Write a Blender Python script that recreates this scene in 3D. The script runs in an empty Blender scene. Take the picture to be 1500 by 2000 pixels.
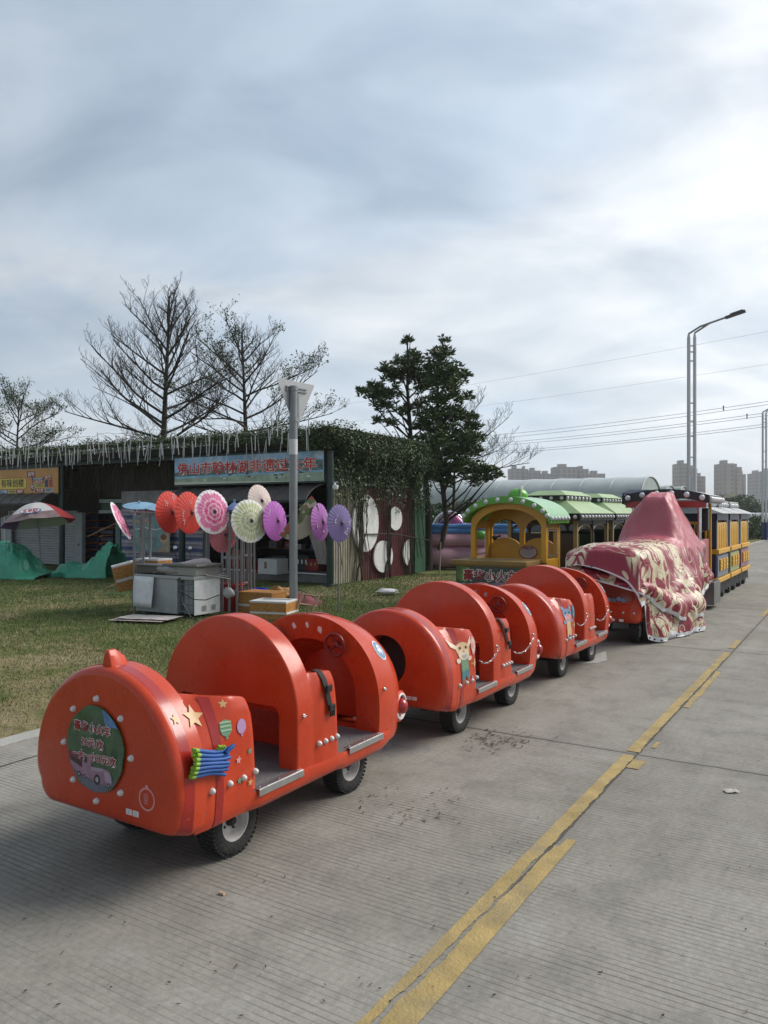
import bpy, math, random
import numpy as np
from mathutils import Vector, Matrix, noise

random.seed(7)
RNG = np.random.default_rng(7)
S = bpy.context.scene
COL = S.collection

# ------------------------------------------------------------------ camera
cam = bpy.data.cameras.new("camera")
cam.sensor_fit = 'VERTICAL'
cam.sensor_height = 36.0
cam.lens = 27.0
cam.shift_y = 0.0025
cam.clip_start = 0.05
cam.clip_end = 6000
camo = bpy.data.objects.new("camera", cam)
COL.objects.link(camo)
camo.location = (0, 0, 1.5)
camo.rotation_euler = (math.radians(90), 0, 0)
S.camera = camo

# ------------------------------------------------------------------ light
SUN_AZ, SUN_EL = math.radians(72), math.radians(42)      # azimuth from +Y towards +X
SUN_DIR = Vector((math.sin(SUN_AZ)*math.cos(SUN_EL), math.cos(SUN_AZ)*math.cos(SUN_EL), math.sin(SUN_EL)))
sl = bpy.data.lights.new("sun", 'SUN')
sl.energy = 2.3
sl.angle = math.radians(34)
sl.color = (1.0, 0.95, 0.88)
so = bpy.data.objects.new("sun", sl)
COL.objects.link(so)
so.rotation_euler = SUN_DIR.to_track_quat('Z', 'Y').to_euler()
S.view_settings.view_transform = 'Standard'
S.view_settings.look = 'None'
S.view_settings.exposure = 0.66
S.view_settings.gamma = 1.0
S.view_settings.use_curve_mapping = False
S.cycles.use_denoising = True
S.cycles.max_bounces = 6

W = bpy.data.worlds.new("World")
S.world = W
W.use_nodes = True
nt = W.node_tree
N = nt.nodes
L = nt.links
N.clear()


def nd(tree, typ, **kw):
    n = tree.nodes.new(typ)
    for k, v in kw.items():
        if k.startswith('i_'):
            key = k[2:]
            key = int(key) if key.isdigit() else key
            n.inputs[key].default_value = v
        else:
            setattr(n, k, v)
    return n


def math_n(tree, op, a, b=None, c=None, clamp=False):
    n = tree.nodes.new('ShaderNodeMath')
    n.operation = op
    n.use_clamp = clamp
    for i, x in enumerate((a, b, c)):
        if x is None:
            continue
        if isinstance(x, (int, float)):
            n.inputs[i].default_value = x
        else:
            tree.links.new(x, n.inputs[i])
    return n.outputs[0]


def ramp_n(tree, fac, stops, interp='LINEAR'):
    n = tree.nodes.new('ShaderNodeValToRGB')
    n.color_ramp.interpolation = interp
    e = n.color_ramp.elements
    while len(e) > 1:
        e.remove(e[-1])
    e[0].position, e[0].color = stops[0][0], tuple(stops[0][1]) + (1,)
    for p, c in stops[1:]:
        q = e.new(p)
        q.color = tuple(c) + (1,)
    tree.links.new(fac, n.inputs[0])
    return n.outputs[0]


def mix_n(tree, fac, a, b, blend='MIX'):
    n = tree.nodes.new('ShaderNodeMix')
    n.data_type = 'RGBA'
    n.blend_type = blend
    n.clamp_factor = True
    for s, x in ((0, fac), (6, a), (7, b)):
        if isinstance(x, (int, float)):
            n.inputs[s].default_value = x
        elif isinstance(x, (tuple, list)):
            n.inputs[s].default_value = tuple(x)[:3] + (1,)
        else:
            tree.links.new(x, n.inputs[s])
    return n.outputs[2]


def build_world():
    out = nd(nt, 'ShaderNodeOutputWorld')
    bg = nd(nt, 'ShaderNodeBackground', i_1=0.15)
    sky = nd(nt, 'ShaderNodeTexSky', sky_type='NISHITA', sun_disc=False,
             sun_elevation=SUN_EL, sun_rotation=SUN_AZ, air_density=1.2, dust_density=2.0, ozone_density=1.0)
    tc = nd(nt, 'ShaderNodeTexCoord')
    sep = nd(nt, 'ShaderNodeSeparateXYZ')
    L.new(tc.outputs['Generated'], sep.inputs[0])
    z = math_n(nt, 'MAXIMUM', sep.outputs[2], 0.0)
    zz = math_n(nt, 'ADD', z, 0.34)
    px = math_n(nt, 'DIVIDE', sep.outputs[0], zz)
    py = math_n(nt, 'DIVIDE', sep.outputs[1], zz)
    cmb = nd(nt, 'ShaderNodeCombineXYZ')
    L.new(px, cmb.inputs[0])
    L.new(py, cmb.inputs[1])
    mp = nd(nt, 'ShaderNodeMapping')
    mp.inputs['Location'].default_value = (3.3, 1.4, 0)
    mp.inputs['Rotation'].default_value = (0, 0, math.radians(38))
    mp.inputs['Scale'].default_value = (1.35, 1.75, 1)
    L.new(cmb.outputs[0], mp.inputs[0])
    n1 = nd(nt, 'ShaderNodeTexNoise', i_Scale=1.3, i_Detail=8.0, i_Roughness=0.55, i_Distortion=0.6)
    L.new(mp.outputs[0], n1.inputs['Vector'])
    n2 = nd(nt, 'ShaderNodeTexNoise', i_Scale=0.55, i_Detail=4.0, i_Roughness=0.5)
    L.new(mp.outputs[0], n2.inputs['Vector'])
    # thin blue-grey gaps to bright cloud
    dot = nd(nt, 'ShaderNodeVectorMath', operation='DOT_PRODUCT')
    L.new(tc.outputs['Generated'], dot.inputs[0])
    gd = Vector((0.66, 0.72, 0.22)).normalized()
    dot.inputs[1].default_value = gd
    gl = math_n(nt, 'MULTIPLY_ADD', dot.outputs['Value'], 0.5, 0.5, clamp=True)      # 0 away, 1 toward glow
    glow = math_n(nt, 'POWER', gl, 2.2)
    c = math_n(nt, 'ADD', n1.outputs[0], math_n(nt, 'MULTIPLY', math_n(nt, 'SUBTRACT', n2.outputs[0], 0.5), 0.9))
    cover = math_n(nt, 'ADD', c, math_n(nt, 'MULTIPLY', math_n(nt, 'SUBTRACT', gl, 0.78), 0.40))
    cl = ramp_n(nt, cover, [(0.30, (3.3, 3.98, 4.75)), (0.44, (3.9, 4.45, 5.08)), (0.56, (4.75, 5.05, 5.35)),
                            (0.68, (5.5, 5.65, 5.8)), (0.84, (6.3, 6.35, 6.35))])
    # a few darker bellies
    n3 = nd(nt, 'ShaderNodeTexNoise', i_Scale=1.7, i_Detail=5.0, i_Roughness=0.5, i_Distortion=0.5)
    mp2 = nd(nt, 'ShaderNodeMapping')
    mp2.inputs['Location'].default_value = (11.3, 4.4, 0)
    mp2.inputs['Rotation'].default_value = (0, 0, math.radians(48))
    mp2.inputs['Scale'].default_value = (1.5, 2.3, 1)
    L.new(cmb.outputs[0], mp2.inputs[0])
    L.new(mp2.outputs[0], n3.inputs['Vector'])
    belly = ramp_n(nt, n3.outputs[0], [(0.40, (1, 1, 1)), (0.66, (0.70, 0.735, 0.775))])
    cl = mix_n(nt, 1.0, cl, belly, 'MULTIPLY')
    # brighter toward the veiled sun, dimmer behind the viewer
    br = math_n(nt, 'MULTIPLY_ADD', glow, 0.47, 0.37)
    brc = nd(nt, 'ShaderNodeCombineXYZ')
    for i in range(3):
        L.new(br, brc.inputs[i])
    cl = mix_n(nt, 1.0, cl, brc.outputs[0], 'MULTIPLY')
    # smooth pale band low over the horizon
    hz = math_n(nt, 'POWER', math_n(nt, 'SUBTRACT', 1.0, z, clamp=True), 9.0)
    cl = mix_n(nt, math_n(nt, 'MULTIPLY', hz, 0.8), cl, (4.0, 4.6, 5.2))
    full = mix_n(nt, 0.93, sky.outputs[0], cl)
    L.new(full, bg.inputs[0])
    L.new(bg.outputs[0], out.inputs[0])


build_world()

# ------------------------------------------------------------------ frames of reference
ST, CT = 0.5269, 0.8499          # the road runs 31.8 degrees right of the view
RZ = math.atan2(CT, ST)


def UV(u, v, z=0.0):
    return Vector((u*ST + v*CT, u*CT - v*ST, z))


def at(px, py, Y):
    """world point seen at photo pixel (px, py) at distance Y"""
    return Vector(((px-750)/1500*Y, Y, 1.5-(py-1005)/1500*Y))


def gy(py):
    return 2250.0/(py-1005)


def gnd(px, py):
    return at(px, py, gy(py))


def to_uv(p):
    return p[0]*ST + p[1]*CT, p[0]*CT - p[1]*ST


def on_v(px, py, v):
    """(u, z) of the point at pixel on the vertical plane v = const"""
    r = (px-750)/1500
    Y = v/(r*CT - ST)
    return (r*ST + CT)*Y, 1.5-(py-1005)/1500*Y


def on_u(px, py, u):
    r = (px-750)/1500
    Y = u/(r*ST + CT)
    return (r*CT - ST)*Y, 1.5-(py-1005)/1500*Y


# ------------------------------------------------------------------ materials
MATS = {}


def mat(name, col=None, rough=0.5, metal=0.0, var=0.0, vs=4.0, bump=0.0, bs=40.0, coat=0.0, spec=0.5,
        dirt=0.0, dcol=(0.12, 0.10, 0.08), ds=3.0, alpha=1.0, trans=0.0, emit=None, sheen=0.0, stretch=None):
    if name in MATS:
        return MATS[name]
    m = bpy.data.materials.new(name)
    m.use_nodes = True
    t = m.node_tree
    b = t.nodes['Principled BSDF']
    b.inputs['Roughness'].default_value = rough
    b.inputs['Metallic'].default_value = metal
    b.inputs['Coat Weight'].default_value = coat
    b.inputs['Coat Roughness'].default_value = 0.12
    b.inputs['Specular IOR Level'].default_value = spec
    b.inputs['Alpha'].default_value = alpha
    b.inputs['Transmission Weight'].default_value = trans
    if emit:
        b.inputs['Emission Color'].default_value = tuple(emit[:3])+(1,)
        b.inputs['Emission Strength'].default_value = emit[3]
    c4 = tuple(col)+(1,)
    b.inputs['Base Color'].default_value = c4
    if var or dirt or bump:
        tc = nd(t, 'ShaderNodeTexCoord')
        vec = tc.outputs['Object']
        if stretch:
            mp = nd(t, 'ShaderNodeMapping')
            mp.inputs['Scale'].default_value = stretch
            t.links.new(vec, mp.inputs[0])
            vec = mp.outputs[0]
        cur = None
        if var:
            n = nd(t, 'ShaderNodeTexNoise', i_Scale=vs, i_Detail=6.0, i_Roughness=0.6)
            t.links.new(vec, n.inputs['Vector'])
            lo = tuple(max(0, x*(1-var)) for x in col)
            hi = tuple(min(1, x*(1+var)) for x in col)
            cur = ramp_n(t, n.outputs[0], [(0.3, lo), (0.7, hi)])
        if dirt:
            n = nd(t, 'ShaderNodeTexNoise', i_Scale=ds, i_Detail=9.0, i_Roughness=0.7)
            t.links.new(vec, n.inputs['Vector'])
            f = ramp_n(t, n.outputs[0], [(0.46, (0, 0, 0)), (0.75, (dirt, dirt, dirt))])
            cur = mix_n(t, f, cur if cur is not None else c4, dcol)
        if cur is not None:
            t.links.new(cur, b.inputs['Base Color'])
        if bump:
            n = nd(t, 'ShaderNodeTexNoise', i_Scale=bs, i_Detail=5.0, i_Roughness=0.6)
            t.links.new(vec, n.inputs['Vector'])
            bp = nd(t, 'ShaderNodeBump', i_Strength=bump, i_Distance=0.02)
            t.links.new(n.outputs[0], bp.inputs['Height'])
            t.links.new(bp.outputs[0], b.inputs['Normal'])
    MATS[name] = m
    return m


def red_gelcoat():
    m = mat('red_gelcoat', (0.50, 0.043, 0.016), rough=0.32, coat=0.12, spec=0.4)
    t = m.node_tree
    b = t.nodes['Principled BSDF']
    tc = nd(t, 'ShaderNodeTexCoord')

    def nz(scale, detail=5.0, rough=0.6, st=None, dist=0.0):
        v = tc.outputs['Object']
        if st:
            mp = nd(t, 'ShaderNodeMapping')
            mp.inputs['Scale'].default_value = st[0]
            mp.inputs['Rotation'].default_value = st[1]
            t.links.new(v, mp.inputs[0])
            v = mp.outputs[0]
        n = nd(t, 'ShaderNodeTexNoise', i_Scale=scale, i_Detail=detail, i_Roughness=rough, i_Distortion=dist)
        t.links.new(v, n.inputs['Vector'])
        return n.outputs[0]
    c = ramp_n(t, nz(2.6), [(0.30, (0.43, 0.038, 0.012)), (0.55, (0.52, 0.050, 0.014)), (0.78, (0.56, 0.068, 0.025))])
    fade = ramp_n(t, nz(6.0, 7.0, 0.72), [(0.58, (0, 0, 0)), (0.80, (0.42, 0.42, 0.42))])
    c = mix_n(t, fade, c, (0.54, 0.16, 0.11))
    for st in (((4, 4, 130), (0.5, 0.2, 0.1)), ((110, 5, 4), (0.1, 0.5, 0.4))):
        sc = ramp_n(t, nz(1.0, 3.0, 0.6, st), [(0.735, (0, 0, 0)), (0.76, (0.55, 0.55, 0.55))])
        c = mix_n(t, sc, c, (0.56, 0.24, 0.18))
    chip = ramp_n(t, nz(46, 2.0, 0.5), [(0.795, (0, 0, 0)), (0.81, (0.7, 0.7, 0.7))])
    c = mix_n(t, chip, c, (0.55, 0.45, 0.40))
    grime = ramp_n(t, nz(4.2, 9.0, 0.78), [(0.60, (0, 0, 0)), (0.85, (0.5, 0.5, 0.5))])
    c = mix_n(t, grime, c, (0.20, 0.055, 0.035))
    t.links.new(c, b.inputs['Base Color'])
    rr = ramp_n(t, nz(5.0, 6.0, 0.65), [(0.3, (0.17, 0.17, 0.17)), (0.7, (0.38, 0.38, 0.38))])
    t.links.new(rr, b.inputs['Roughness'])
    bp = nd(t, 'ShaderNodeBump', i_Strength=0.05, i_Distance=0.02)
    t.links.new(nz(6.5, 3.0), bp.inputs['Height'])
    t.links.new(bp.outputs[0], b.inputs['Normal'])
    return m


RED = red_gelcoat()
STRIPE = mat('stripe_red', (0.33, 0.016, 0.012), rough=0.25, coat=0.3, var=0.08)
DRED = mat('dark_red_plastic', (0.19, 0.010, 0.010), rough=0.28, coat=0.2)
LENS = mat('red_lens', (0.32, 0.008, 0.012), rough=0.12, coat=0.6)
WHITE = mat('white_paint', (0.72, 0.72, 0.71), rough=0.4, var=0.06)
PEARL = mat('pearl_stud', (0.62, 0.58, 0.55), rough=0.25, coat=0.5, var=0.08, vs=30)
TYRE = mat('tyre_rubber', (0.018, 0.018, 0.018), rough=0.8, bump=0.5, bs=60, dirt=0.5, dcol=(0.07, 0.065, 0.06), ds=9)
RIM = mat('rim_paint', (0.55, 0.54, 0.52), rough=0.4, var=0.1, dirt=0.5, ds=12)
BLACK = mat('black', (0.012, 0.012, 0.013), rough=0.45)
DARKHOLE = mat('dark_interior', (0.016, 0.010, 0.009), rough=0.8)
ALU = mat('aluminium', (0.55, 0.55, 0.55), rough=0.32, metal=0.9, var=0.15, vs=14)
CHROME = mat('chrome', (0.6, 0.6, 0.6), rough=0.2, metal=1.0, var=0.2, vs=30)
PLATE = mat('floor_mat', (0.13, 0.13, 0.135), rough=0.6, var=0.25, vs=9, bump=0.6, bs=90, dirt=0.5, dcol=(0.2, 0.18, 0.16), ds=6)
WEB = mat('black_webbing', (0.012, 0.012, 0.013), rough=0.7, bump=0.3, bs=200)


# ------------------------------------------------------------------ mesh builder
class MB:
    def __init__(s):
        s.v, s.f, s.m = [], [], []

    def add(s, vs, fs, mi=0, M=None):
        o = len(s.v)
        if M is not None:
            vs = [M @ Vector(p) for p in vs]
        s.v += [tuple(p) for p in vs]
        s.f += [tuple(i+o for i in f) for f in fs]
        s.m += [mi]*len(fs)
        return s

    def box(s, c, d, mi=0, M=None):
        x, y, z = d[0]/2, d[1]/2, d[2]/2
        vs = [(c[0]+a*x, c[1]+b*y, c[2]+e*z) for a in (-1, 1) for b in (-1, 1) for e in (-1, 1)]
        return s.add(vs, [(0, 1, 3, 2), (4, 6, 7, 5), (0, 4, 5, 1), (2, 3, 7, 6), (0, 2, 6, 4), (1, 5, 7, 3)], mi, M)

    def tube(s, pts, r, n=8, mi=0, M=None, cap=True, closed=False):
        pts = [Vector(p) for p in pts]
        k = len(pts)
        rs = r if isinstance(r, (list, tuple)) else [r]*k
        vs, fs = [], []
        up = None
        for i, p in enumerate(pts):
            if closed:
                d = pts[(i+1) % k]-pts[i-1]
            else:
                d = pts[min(i+1, k-1)]-pts[max(i-1, 0)]
            if d.length < 1e-9:
                d = Vector((0, 0, 1))
            d.normalize()
            if up is None:
                up = Vector((0, 0, 1)) if abs(d.z) < 0.9 else Vector((1, 0, 0))
            a = d.cross(up)
            if a.length < 1e-6:
                a = d.cross(Vector((0.3, 1, 0.2)))
            a.normalize()
            b = a.cross(d)
            b.normalize()
            up = b
            for j in range(n):
                t = 2*math.pi*j/n
                vs.append(p + a*(rs[i]*math.cos(t)) + b*(rs[i]*math.sin(t)))
        for i in range(k if closed else k-1):
            for j in range(n):
                i2 = (i+1) % k
                fs.append((i*n+j, i*n+(j+1) % n, i2*n+(j+1) % n, i2*n+j))
        if cap and not closed:
            fs.append(tuple(range(n))[::-1])
            fs.append(tuple((k-1)*n+j for j in range(n)))
        return s.add(vs, fs, mi, M)

    def lathe(s, prof, n=24, mi=0, M=None, cap=True):
        """profile (r, z) around local z"""
        vs, fs = [], []
        for r, z in prof:
            for j in range(n):
                t = 2*math.pi*j/n
                vs.append((r*math.cos(t), r*math.sin(t), z))
        k = len(prof)
        for i in range(k-1):
            for j in range(n):
                fs.append((i*n+j, i*n+(j+1) % n, (i+1)*n+(j+1) % n, (i+1)*n+j))
        if cap:
            if prof[0][0] > 1e-6:
                fs.append(tuple(range(n))[::-1])
            if prof[-1][0] > 1e-6:
                fs.append(tuple((k-1)*n+j for j in range(n)))
        return s.add(vs, fs, mi, M)

    def ball(s, c, r, n=12, mi=0, M=None, sc=(1, 1, 1)):
        k = max(4, n//2)
        prof = [(max(1e-4, math.sin(math.pi*i/k)), -math.cos(math.pi*i/k)) for i in range(k+1)]
        T = Matrix.Translation(c) @ Matrix.Diagonal((r*sc[0], r*sc[1], r*sc[2], 1))
        return s.lathe(prof, n, mi, (M @ T) if M is not None else T, cap=False)

    def prism(s, poly, h0, h1, fn, mi=0, M=None):
        """polygon (a, b) extruded from h0 to h1; fn(a, b, h) -> xyz"""
        n = len(poly)
        vs = [fn(a, b, h0) for a, b in poly]+[fn(a, b, h1) for a, b in poly]
        fs = [tuple(range(n))[::-1], tuple(range(n, 2*n))]
        fs += [(i, (i+1) % n, n+(i+1) % n, n+i) for i in range(n)]
        return s.add(vs, fs, mi, M)

    def flat(s, poly, fn, mi=0, M=None):
        return s.add([fn(a, b) for a, b in poly], [tuple(range(len(poly)))], mi, M)

    def rings(s, rs, mi=0, M=None, closed=True, cap0=False, cap1=False):
        n = len(rs[0])
        vs = [p for r in rs for p in r]
        fs = []
        for i in range(len(rs)-1):
            for j in range(n if closed else n-1):
                fs.append((i*n+j, i*n+(j+1) % n, (i+1)*n+(j+1) % n, (i+1)*n+j))
        if cap0:
            fs.append(tuple(range(n))[::-1])
        if cap1:
            fs.append(tuple((len(rs)-1)*n+j for j in range(n)))
        return s.add(vs, fs, mi, M)

    def build(s, name, mats, parent=None, smooth=None, bevel=None, loc=None):
        me = bpy.data.meshes.new(name)
        me.from_pydata(s.v, [], s.f)
        if not isinstance(mats, (list, tuple)):
            mats = [mats]
        for m in mats:
            me.materials.append(m)
        if len(mats) > 1:
            me.polygons.foreach_set('material_index', s.m)
        if smooth:
            me.polygons.foreach_set('use_smooth', [True]*len(me.polygons))
            me.set_sharp_from_angle(angle=math.radians(smooth))
        me.update()
        o = bpy.data.objects.new(name, me)
        COL.objects.link(o)
        if parent:
            o.parent = parent
        if loc is not None:
            o.location = loc
        if bevel:
            b = o.modifiers.new('bevel', 'BEVEL')
            b.width = bevel
            b.segments = 2
            b.limit_method = 'ANGLE'
        return o


def tag(o, label=None, cat=None, group=None, kind=None):
    if label:
        o['label'] = label
    if cat:
        o['category'] = cat
    if group:
        o['group'] = group
    if kind:
        o['kind'] = kind
    return o


def thing(name, label, cat, loc=(0, 0, 0), rz=0.0, group=None):
    o = bpy.data.objects.new(name, None)
    o.empty_display_size = 0.2
    COL.objects.link(o)
    o.location = loc
    o.rotation_euler = (0, 0, rz)
    return tag(o, label, cat, group)


def copy_thing(src, loc=None, rz=None, label=None):
    def rec(o, parent):
        c = o.copy()
        COL.objects.link(c)
        c.parent = parent
        for ch in o.children:
            rec(ch, c)
        return c
    c = rec(src, src.parent)
    if loc is not None:
        c.location = loc
    if rz is not None:
        c.rotation_euler[2] = rz
    if label:
        c['label'] = label
    return c


def mesh_np(name, V, F, mats, parent=None, mi=None, smooth=False):
    """V (n,3), F (m,k) arrays"""
    me = bpy.data.meshes.new(name)
    n, (m, k) = len(V), F.shape
    me.vertices.add(n)
    me.vertices.foreach_set('co', V.astype(np.float32).ravel())
    me.loops.add(m*k)
    me.loops.foreach_set('vertex_index', F.astype(np.int32).ravel())
    me.polygons.add(m)
    me.polygons.foreach_set('loop_start', np.arange(0, m*k, k, dtype=np.int32))
    me.polygons.foreach_set('loop_total', np.full(m, k, dtype=np.int32))
    if not isinstance(mats, (list, tuple)):
        mats = [mats]
    for x in mats:
        me.materials.append(x)
    if mi is not None:
        me.polygons.foreach_set('material_index', mi.astype(np.int32))
    if smooth:
        me.polygons.foreach_set('use_smooth', np.ones(m, dtype=bool))
    me.update(calc_edges=True)
    o = bpy.data.objects.new(name, me)
    COL.objects.link(o)
    if parent:
        o.parent = parent
    return o


def text_mesh(name, body, size, M, m, parent, bold=0.0, depth=0.001, spacing=1.0, width=None):
    """lettering as a mesh; M maps text x/y/normal to the parent's space; centred"""
    cu = bpy.data.curves.new('lettering', 'FONT')
    cu.body = body
    cu.size = size
    cu.align_x = 'CENTER'
    cu.align_y = 'CENTER'
    cu.offset = bold
    cu.extrude = depth
    cu.space_character = spacing
    cu.resolution_u = 2
    tmp = bpy.data.objects.new('lettering', cu)
    COL.objects.link(tmp)
    dg = bpy.context.evaluated_depsgraph_get()
    me = bpy.data.meshes.new_from_object(tmp.evaluated_get(dg))
    bpy.data.objects.remove(tmp)
    bpy.data.curves.remove(cu)
    me.name = name
    xs = [v.co.x for v in me.vertices]
    if width and xs:
        k = width/max(1e-6, max(xs)-min(xs))
        for v in me.vertices:
            v.co.x *= k
    me.transform(M)
    me.materials.clear()
    me.materials.append(m)
    o = bpy.data.objects.new(name, me)
    COL.objects.link(o)
    o.parent = parent
    return o


def axes(origin, x, y):
    x, y = Vector(x).normalized(), Vector(y).normalized()
    z = x.cross(y)
    M = Matrix((x, y, z)).transposed().to_4x4()
    M.translation = Vector(origin)
    return M


def zto(d, origin=(0, 0, 0)):
    """matrix turning local z to direction d"""
    M = Vector(d).normalized().to_track_quat('Z', 'Y').to_matrix().to_4x4()
    M.translation = Vector(origin)
    return M


def ell(cx, cy, rx, ry, n=20):
    return [(cx+rx*math.cos(2*math.pi*i/n), cy+ry*math.sin(2*math.pi*i/n)) for i in range(n)]


def star(cx, cy, r, rot=0.0):
    return [(cx+(r if i % 2 == 0 else r*0.45)*math.sin(rot+math.pi*i/5), cy+(r if i % 2 == 0 else r*0.45)*math.cos(rot+math.pi*i/5)) for i in range(10)]
# ------------------------------------------------------------------ ground
def concrete():
    m = bpy.data.materials.new('grooved_concrete')
    m.use_nodes = True
    t = m.node_tree
    b = t.nodes['Principled BSDF']
    b.inputs['Roughness'].default_value = 0.85
    b.inputs['Specular IOR Level'].default_value = 0.25
    tc = nd(t, 'ShaderNodeTexCoord')
    vec = tc.outputs['Object']                # x along the road, y across
    sep = nd(t, 'ShaderNodeSeparateXYZ')
    t.links.new(vec, sep.inputs[0])
    X, Y = sep.outputs[0], sep.outputs[1]

    def nz(scale, detail=6, rough=0.6, v=vec, dist=0.0):
        n = nd(t, 'ShaderNodeTexNoise', i_Scale=scale, i_Detail=float(detail), i_Roughness=rough, i_Distortion=dist)
        t.links.new(v, n.inputs['Vector'])
        return n.outputs[0]
    big = nz(0.55, 5, 0.6)
    mid = nz(3.2, 8, 0.68)
    fine = nz(38, 6, 0.7)
    grain = nz(220, 3, 0.6)
    c = ramp_n(t, big, [(0.30, (0.212, 0.200, 0.172)), (0.5, (0.268, 0.255, 0.222)), (0.72, (0.318, 0.305, 0.270))])
    c = mix_n(t, ramp_n(t, mid, [(0.36, (0.55, 0.55, 0.55)), (0.52, (0.0, 0.0, 0.0))]), c, (0.165, 0.157, 0.138))
    c = mix_n(t, ramp_n(t, mid, [(0.56, (0, 0, 0)), (0.74, (0.5, 0.5, 0.5))]), c, (0.36, 0.35, 0.33))
    c = mix_n(t, 0.5, c, ramp_n(t, fine, [(0.3, (0.62, 0.62, 0.62)), (0.7, (1.3, 1.3, 1.3))]), 'MULTIPLY')
    c = mix_n(t, 0.5, c, ramp_n(t, grain, [(0.3, (0.7, 0.7, 0.7)), (0.7, (1.25, 1.25, 1.25))]), 'MULTIPLY')
    # oil spots, scuffs along the wheel tracks
    spot = ramp_n(t, nz(5.5, 3, 0.5, dist=0.8), [(0.70, (0, 0, 0)), (0.80, (0.55, 0.55, 0.55))])
    c = mix_n(t, spot, c, (0.10, 0.095, 0.085))
    mpt = nd(t, 'ShaderNodeMapping')
    mpt.inputs['Scale'].default_value = (0.35, 5.0, 1)
    t.links.new(vec, mpt.inputs[0])
    scuff = ramp_n(t, nz(1.0, 6, 0.7, mpt.outputs[0]), [(0.52, (0, 0, 0)), (0.78, (0.45, 0.45, 0.45))])
    c = mix_n(t, scuff, c, (0.155, 0.147, 0.130))
    pale = ramp_n(t, nz(1.1, 8, 0.75, dist=0.4), [(0.60, (0, 0, 0)), (0.78, (0.6, 0.6, 0.6))])
    c = mix_n(t, pale, c, (0.37, 0.36, 0.335))
    # transverse broom grooves, broken and uneven
    mpw = nd(t, 'ShaderNodeMapping')
    mpw.inputs['Scale'].default_value = (5.0, 0.55, 1)
    t.links.new(vec, mpw.inputs[0])
    wob = nz(1.0, 3, 0.5, mpw.outputs[0])
    xw = math_n(t, 'MULTIPLY_ADD', wob, 0.035, X)
    ph = math_n(t, 'FRACT', math_n(t, 'MULTIPLY', xw, 33.0))
    tri = math_n(t, 'ABSOLUTE', math_n(t, 'SUBTRACT', ph, 0.5))
    line = math_n(t, 'SUBTRACT', 1.0, math_n(t, 'MULTIPLY', tri, 6.0), clamp=True)
    mpb = nd(t, 'ShaderNodeMapping')
    mpb.inputs['Scale'].default_value = (9.0, 1.1, 1)
    t.links.new(vec, mpb.inputs[0])
    brk = ramp_n(t, nz(1.0, 6, 0.72, mpb.outputs[0]), [(0.36, (0, 0, 0)), (0.56, (1, 1, 1))])
    zone = ramp_n(t, nz(0.7, 4, 0.6), [(0.34, (0.15, 0.15, 0.15)), (0.54, (1, 1, 1))])
    g = math_n(t, 'MULTIPLY', math_n(t, 'MULTIPLY', line, brk), zone)
    c = mix_n(t, math_n(t, 'MULTIPLY', g, 0.85), c, (0.080, 0.074, 0.063))
    # slab joints every 4.23 m, lengthwise joint at y = 1.19
    jw = math_n(t, 'MULTIPLY_ADD', nz(6, 6, 0.7), 0.05, -0.025)
    jx = math_n(t, 'ADD', math_n(t, 'SUBTRACT', X, 4.91-4.23*4), jw)
    fr = math_n(t, 'MULTIPLY', math_n(t, 'ABSOLUTE', math_n(t, 'SUBTRACT', math_n(t, 'FRACT', math_n(t, 'ADD', math_n(t, 'DIVIDE', jx, 4.23), 0.5)), 0.5)), 4.23)
    j1 = math_n(t, 'LESS_THAN', fr, 0.011)
    jy = math_n(t, 'ABSOLUTE', math_n(t, 'ADD', math_n(t, 'SUBTRACT', Y, 1.184), math_n(t, 'MULTIPLY', jw, 0.8)))
    j2 = math_n(t, 'LESS_THAN', jy, 0.009)
    jy3 = math_n(t, 'ABSOLUTE', math_n(t, 'ADD', math_n(t, 'SUBTRACT', Y, 4.35), jw))
    j3 = math_n(t, 'LESS_THAN', jy3, 0.012)
    joint = math_n(t, 'MAXIMUM', math_n(t, 'MAXIMUM', j1, j2), j3)
    c = mix_n(t, math_n(t, 'MULTIPLY', joint, 0.85), c, (0.030, 0.028, 0.025))
    halo = math_n(t, 'SUBTRACT', 1.0, math_n(t, 'MULTIPLY', math_n(t, 'MINIMUM', fr, jy), 14.0), clamp=True)
    c = mix_n(t, math_n(t, 'MULTIPLY', math_n(t, 'MULTIPLY', halo, mid), 0.7), c, (0.15, 0.14, 0.12))
    t.links.new(c, b.inputs['Base Color'])
    h = math_n(t, 'SUBTRACT', math_n(t, 'MULTIPLY_ADD', fine, 0.35, math_n(t, 'MULTIPLY', grain, 0.15)),
               math_n(t, 'ADD', math_n(t, 'MULTIPLY', g, 0.6), math_n(t, 'MULTIPLY', joint, 1.0)))
    bp = nd(t, 'ShaderNodeBump', i_Strength=0.5, i_Distance=0.006)
    t.links.new(h, bp.inputs['Height'])
    t.links.new(bp.outputs[0], b.inputs['Normal'])
    return m


CONC = concrete()


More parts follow.
